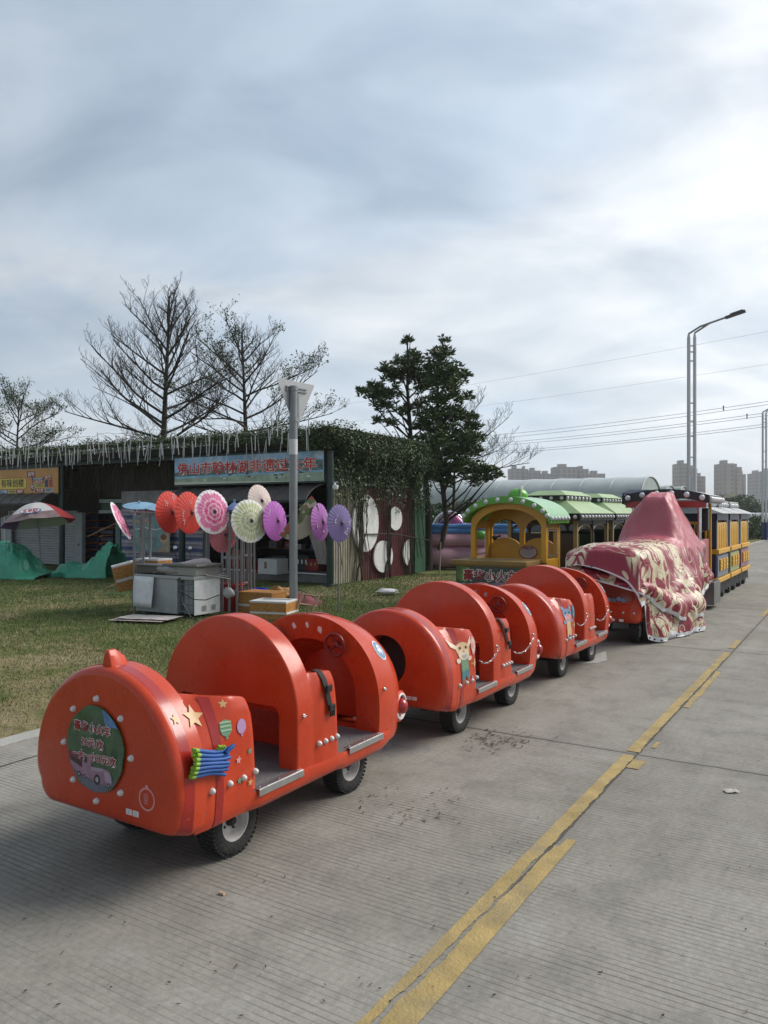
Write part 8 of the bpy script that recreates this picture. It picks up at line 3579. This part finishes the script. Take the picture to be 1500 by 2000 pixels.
for i in range(nr2):
    for j in range(na):
        F.append((i*na+j, (i+1)*na+j, (i+1)*na+(j+1) % na, i*na+(j+1) % na))
        s = j//8
        r = i/nr2
        MI.append({7: 1, 0: 1, 6: 2 if r > 0.72 else 0, 5: (2 if r > 0.72 else 0), 4: 3 if r > 0.66 else 4 if r > 0.5 else 0, 3: 3 if r > 0.6 else 0}.get(s, 0))
cn = mesh_np('canopy', np.array(V), np.array(F), panels, ap, np.array(MI), smooth=True)
mb = MB()
mb.tube([tiltM @ Vector((0, 0, 0.10)), tiltM @ Vector((0, 0, -0.6)), Vector((0.10, 0.05, 0.0))], 0.016, 8)
mb.build('pole', RACK, ap, smooth=50)
Mlab = tiltM @ axes((0.16, -0.66, -0.235), (1, 0.26, 0.0), (-0.05, 0.62, 0.78))
mb = MB()
mb.prism(ell(0, 0, 0.235, 0.075, 28), 0, 0.004, lambda a, b, h: (a, b, h), M=Mlab)
lb2 = mb.build('label_patch', mat('ad_blue', (0.10, 0.20, 0.42), rough=0.6), ap)
mb = MB()
mb.prism(ell(-0.012, 0, 0.205, 0.062, 28), 0.004, 0.007, lambda a, b, h: (a, b, h), M=Mlab)
mb.build('label_field', STK['white'], lb2)
text_mesh('lettering', '五羊牌', 0.12, Mlab @ Matrix.Translation((-0.012, -0.004, 0.009)), mat('ad_text', (0.34, 0.015, 0.03), rough=0.6), lb2, bold=0.004, depth=0.0005, width=0.33)

# ------------------------------------------------------------------ yield sign seen from behind
GALV = mat('galvanised', (0.24, 0.25, 0.26), rough=0.45, metal=0.4, var=0.12, vs=4)
SGB = mat('sign_back', (0.36, 0.37, 0.38), rough=0.5, metal=0.3, var=0.08)
p = gnd(573, 1200)
sg2 = thing('yield_sign', 'triangular road sign on a grey post seen from behind', 'sign', (p.x, p.y, -0.03))
mb = MB()
mb.lathe([(0.062, 0.0), (0.062, 3.46), (0.0002, 3.47)], 20)
mb.build('post', GALV, sg2, smooth=50)
mb = MB()
mb.lathe([(0.0635, 2.43), (0.0635, 2.66)], 20, cap=False)
mb.build('reflective_band', mat('band_white', (0.60, 0.60, 0.60), rough=0.4), sg2, smooth=50)
Ms = Matrix.Translation((0.03, 0.09, 3.2)) @ Matrix.Rotation(math.radians(52), 4, 'Z')
tri = [(-0.40, 0.32), (-0.385, 0.345), (0.385, 0.345), (0.40, 0.32), (0.022, -0.345), (-0.022, -0.345)]
mb = MB()
mb.prism(tri, 0.0, 0.006, lambda a, b, h: (a, h, b), M=Ms)
pl_ = mb.build('sign_plate', SGB, sg2, bevel=0.002)
mb = MB()
mb.prism([(a*0.97, b*0.97+0.005) for a, b in tri], 0.006, 0.0085, lambda a, b, h: (a, h, b), M=Ms)
mb.build('sign_face', mat('sign_red_edge', (0.40, 0.03, 0.03), rough=0.4), pl_)
mb = MB()
mb.prism([(a*0.68, b*0.68+0.03) for a, b in tri], 0.0086, 0.0105, lambda a, b, h: (a, h, b), M=Ms)
mb.build('sign_face', STK['white'], pl_)
for z, w in ((0.20, 0.44), (0.245, 0.44)):
    mb = MB()
    mb.box((0, -0.012, z), (w, 0.02, 0.022), M=Ms)
    mb.build('rail', GALV, pl_)
for z in (3.42, 2.95):
    mb = MB()
    mb.lathe([(0.070, z-0.03), (0.070, z+0.03)], 18)
    mb.build('clamp', GALV, sg2, smooth=50)
mb = MB()
mb.box((0.0, -0.03, -0.1), (0.03, 0.05, 0.5), M=Ms)
mb.build('strut', GALV, sg2)

# ------------------------------------------------------------------ grass, leaf litter, scraps
def grass_field():
    r = np.random.default_rng(77)
    n = 250000
    # density falls with distance; local frame u (away), v (sideways)
    Yd = 4.2+15.5*r.uniform(0, 1, n)**1.25
    px = r.uniform(-60, 1000, n)
    X = (px-750)/1500*Yd
    v = X*CT-Yd*ST
    u = X*ST+Yd*CT
    keep = (v < -4.74-0.12*r.uniform(0, 1, n)**2) & ~((u > 13.1) & (v < VR+0.05))
    X, Yd = X[keep], Yd[keep]
    n = len(X)
    f1 = np.array([noise.noise((a*0.42, b*0.42, 3.0)) for a, b in zip(X, Yd)])
    f2 = np.array([noise.noise((a*2.3, b*2.3, 8.0)) for a, b in zip(X, Yd)])
    dry = np.clip(0.26+1.05*f1+0.45*f2+0.060*(9.5-Yd), 0.03, 0.97)
    vv = X*CT-Yd*ST
    dry = np.clip(dry+0.55*np.clip(1-(-4.85-vv)/0.9, 0, 1), 0, 0.98)
    keep = r.uniform(0, 1, n) < np.clip(0.95-0.80*dry+0.45*f2, 0.08, 1)
    X, Yd, dry = X[keep], Yd[keep], dry[keep]
    n = len(X)
    h = r.uniform(0.012, 0.036, n)*(1.15-0.5*dry)*(1+0.015*(Yd-5))
    a = r.uniform(0, 2*np.pi, n)
    lean = r.normal(0, 0.55, (n, 2))
    w = r.uniform(0.0014, 0.0030, n)*(0.8+0.10*Yd)
    b0 = np.stack([X-np.cos(a)*w, Yd-np.sin(a)*w, np.full(n, -0.031)], 1)
    b1 = np.stack([X+np.cos(a)*w, Yd+np.sin(a)*w, np.full(n, -0.031)], 1)
    tip = np.stack([X+lean[:, 0]*h, Yd+lean[:, 1]*h, -0.03+h], 1)
    V = np.stack([b0, b1, tip], 1).reshape(-1, 3)
    F = np.arange(3*n).reshape(-1, 3)
    sel = r.uniform(0, 1, n)
    mi = np.where(sel < dry*0.85, r.choice([3, 4], n), r.choice([0, 1, 2], n, p=[0.3, 0.45, 0.25]))
    G = [mat('grass_dark', (0.060, 0.088, 0.022), rough=0.7), mat('grass_mid', (0.082, 0.125, 0.030), rough=0.7), mat('grass_light', (0.125, 0.175, 0.045), rough=0.7),
         mat('grass_straw', (0.34, 0.275, 0.15), rough=0.8), mat('grass_dry', (0.25, 0.205, 0.115), rough=0.8)]
    tag(mesh_np('grass', V, F, G, None, mi), 'patchy lawn of short green and straw-coloured grass', 'grass', kind='stuff')


grass_field()


def litter():
    rn = random.Random(31)
    mb = MB()

    def bit(p, ln, w, a, mi):
        c, s = math.cos(a), math.sin(a)
        vs = []
        for (x, y, z) in ((-ln/2, 0, 0.003), (-ln*0.1, w/2, 0.005), (ln/2, 0, 0.006), (ln*0.1, -w/2, 0.004)):
            vs.append((p.x+x*c-y*s, p.y+x*s+y*c, z+0.002))
        mb.add(vs, [(0, 1, 2, 3)], mi)
    for k in range(120):
        px, py = rn.gauss(975, 36), rn.gauss(1446, 11)
        bit(gnd(px, py), rn.uniform(0.015, 0.05), rn.uniform(0.006, 0.012), rn.uniform(0, 6.28), rn.choice((0, 0, 1)))
    for k in range(46):
        px, py = rn.uniform(700, 900), rn.uniform(1540, 1610)
        bit(gnd(px, py), rn.uniform(0.015, 0.045), rn.uniform(0.005, 0.010), rn.uniform(0, 6.28), rn.choice((0, 1)))
    for k in range(150):
        px, py = rn.uniform(20, 1500), rn.uniform(1320, 2000)
        p = gnd(px, py)
        if p.x*CT-p.y*ST > -4.6:
            bit(p, rn.uniform(0.006, 0.022), rn.uniform(0.004, 0.009), rn.uniform(0, 6.28), rn.choice((0, 0, 1)))
    tag(mb.build('leaf_litter', [mat('litter_dark', (0.035, 0.026, 0.018), rough=0.9), mat('litter_brown', (0.10, 0.055, 0.030), rough=0.9)], None), 'small dry leaves and seeds scattered over the concrete', 'litter', kind='stuff')


litter()
p = gnd(432, 1748)
mb = MB()
mb.tube([(-0.012, 0, 0.006), (0.014, 0.004, 0.006)], 0.0058, 8)
o = mb.build('cigarette_butt', mat('butt', (0.55, 0.38, 0.25), rough=0.8), None, smooth=50, loc=(p.x, p.y, 0.0))
o.rotation_euler = (0, 0, -0.7)
tag(o, 'pale cigarette butt on the concrete in the foreground', 'litter')
p = gnd(1428, 1547)
mb = MB()
rows = [[(0.045*(i/5-0.5), 0.03*(j/4-0.5), 0.006+0.012*abs(noise.noise((i*0.9, j*0.9, 2)))) for j in range(5)] for i in range(6)]
mb.rings(rows, closed=False)
o = mb.build('paper_scrap', mat('scrap', (0.42, 0.40, 0.34), rough=0.9, var=0.3, vs=60), None, loc=(p.x, p.y, 0.0))
o.scale = (1.6, 1.6, 1)
tag(o, 'crumpled scrap of paper on the concrete at the right', 'litter')
# ------------------------------------------------------------------ thin haze over the whole place
def haze():
    m = bpy.data.materials.new('haze_air')
    m.use_nodes = True
    t = m.node_tree
    for n in list(t.nodes):
        if n.type == 'BSDF_PRINCIPLED':
            t.nodes.remove(n)
    out = [n for n in t.nodes if n.type == 'OUTPUT_MATERIAL'][0]
    v = nd(t, 'ShaderNodeVolumePrincipled')
    v.inputs['Color'].default_value = (0.93, 0.95, 0.97, 1)
    v.inputs['Density'].default_value = 0.0005
    v.inputs['Anisotropy'].default_value = 0.2
    t.links.new(v.outputs[0], out.inputs['Volume'])
    mb = MB()
    mb.box((0, 1225, 39), (3060, 2790, 82))
    o = mb.build('haze', m)
    tag(o, kind='stuff', label='thin pale haze in the air over the whole place')


haze()
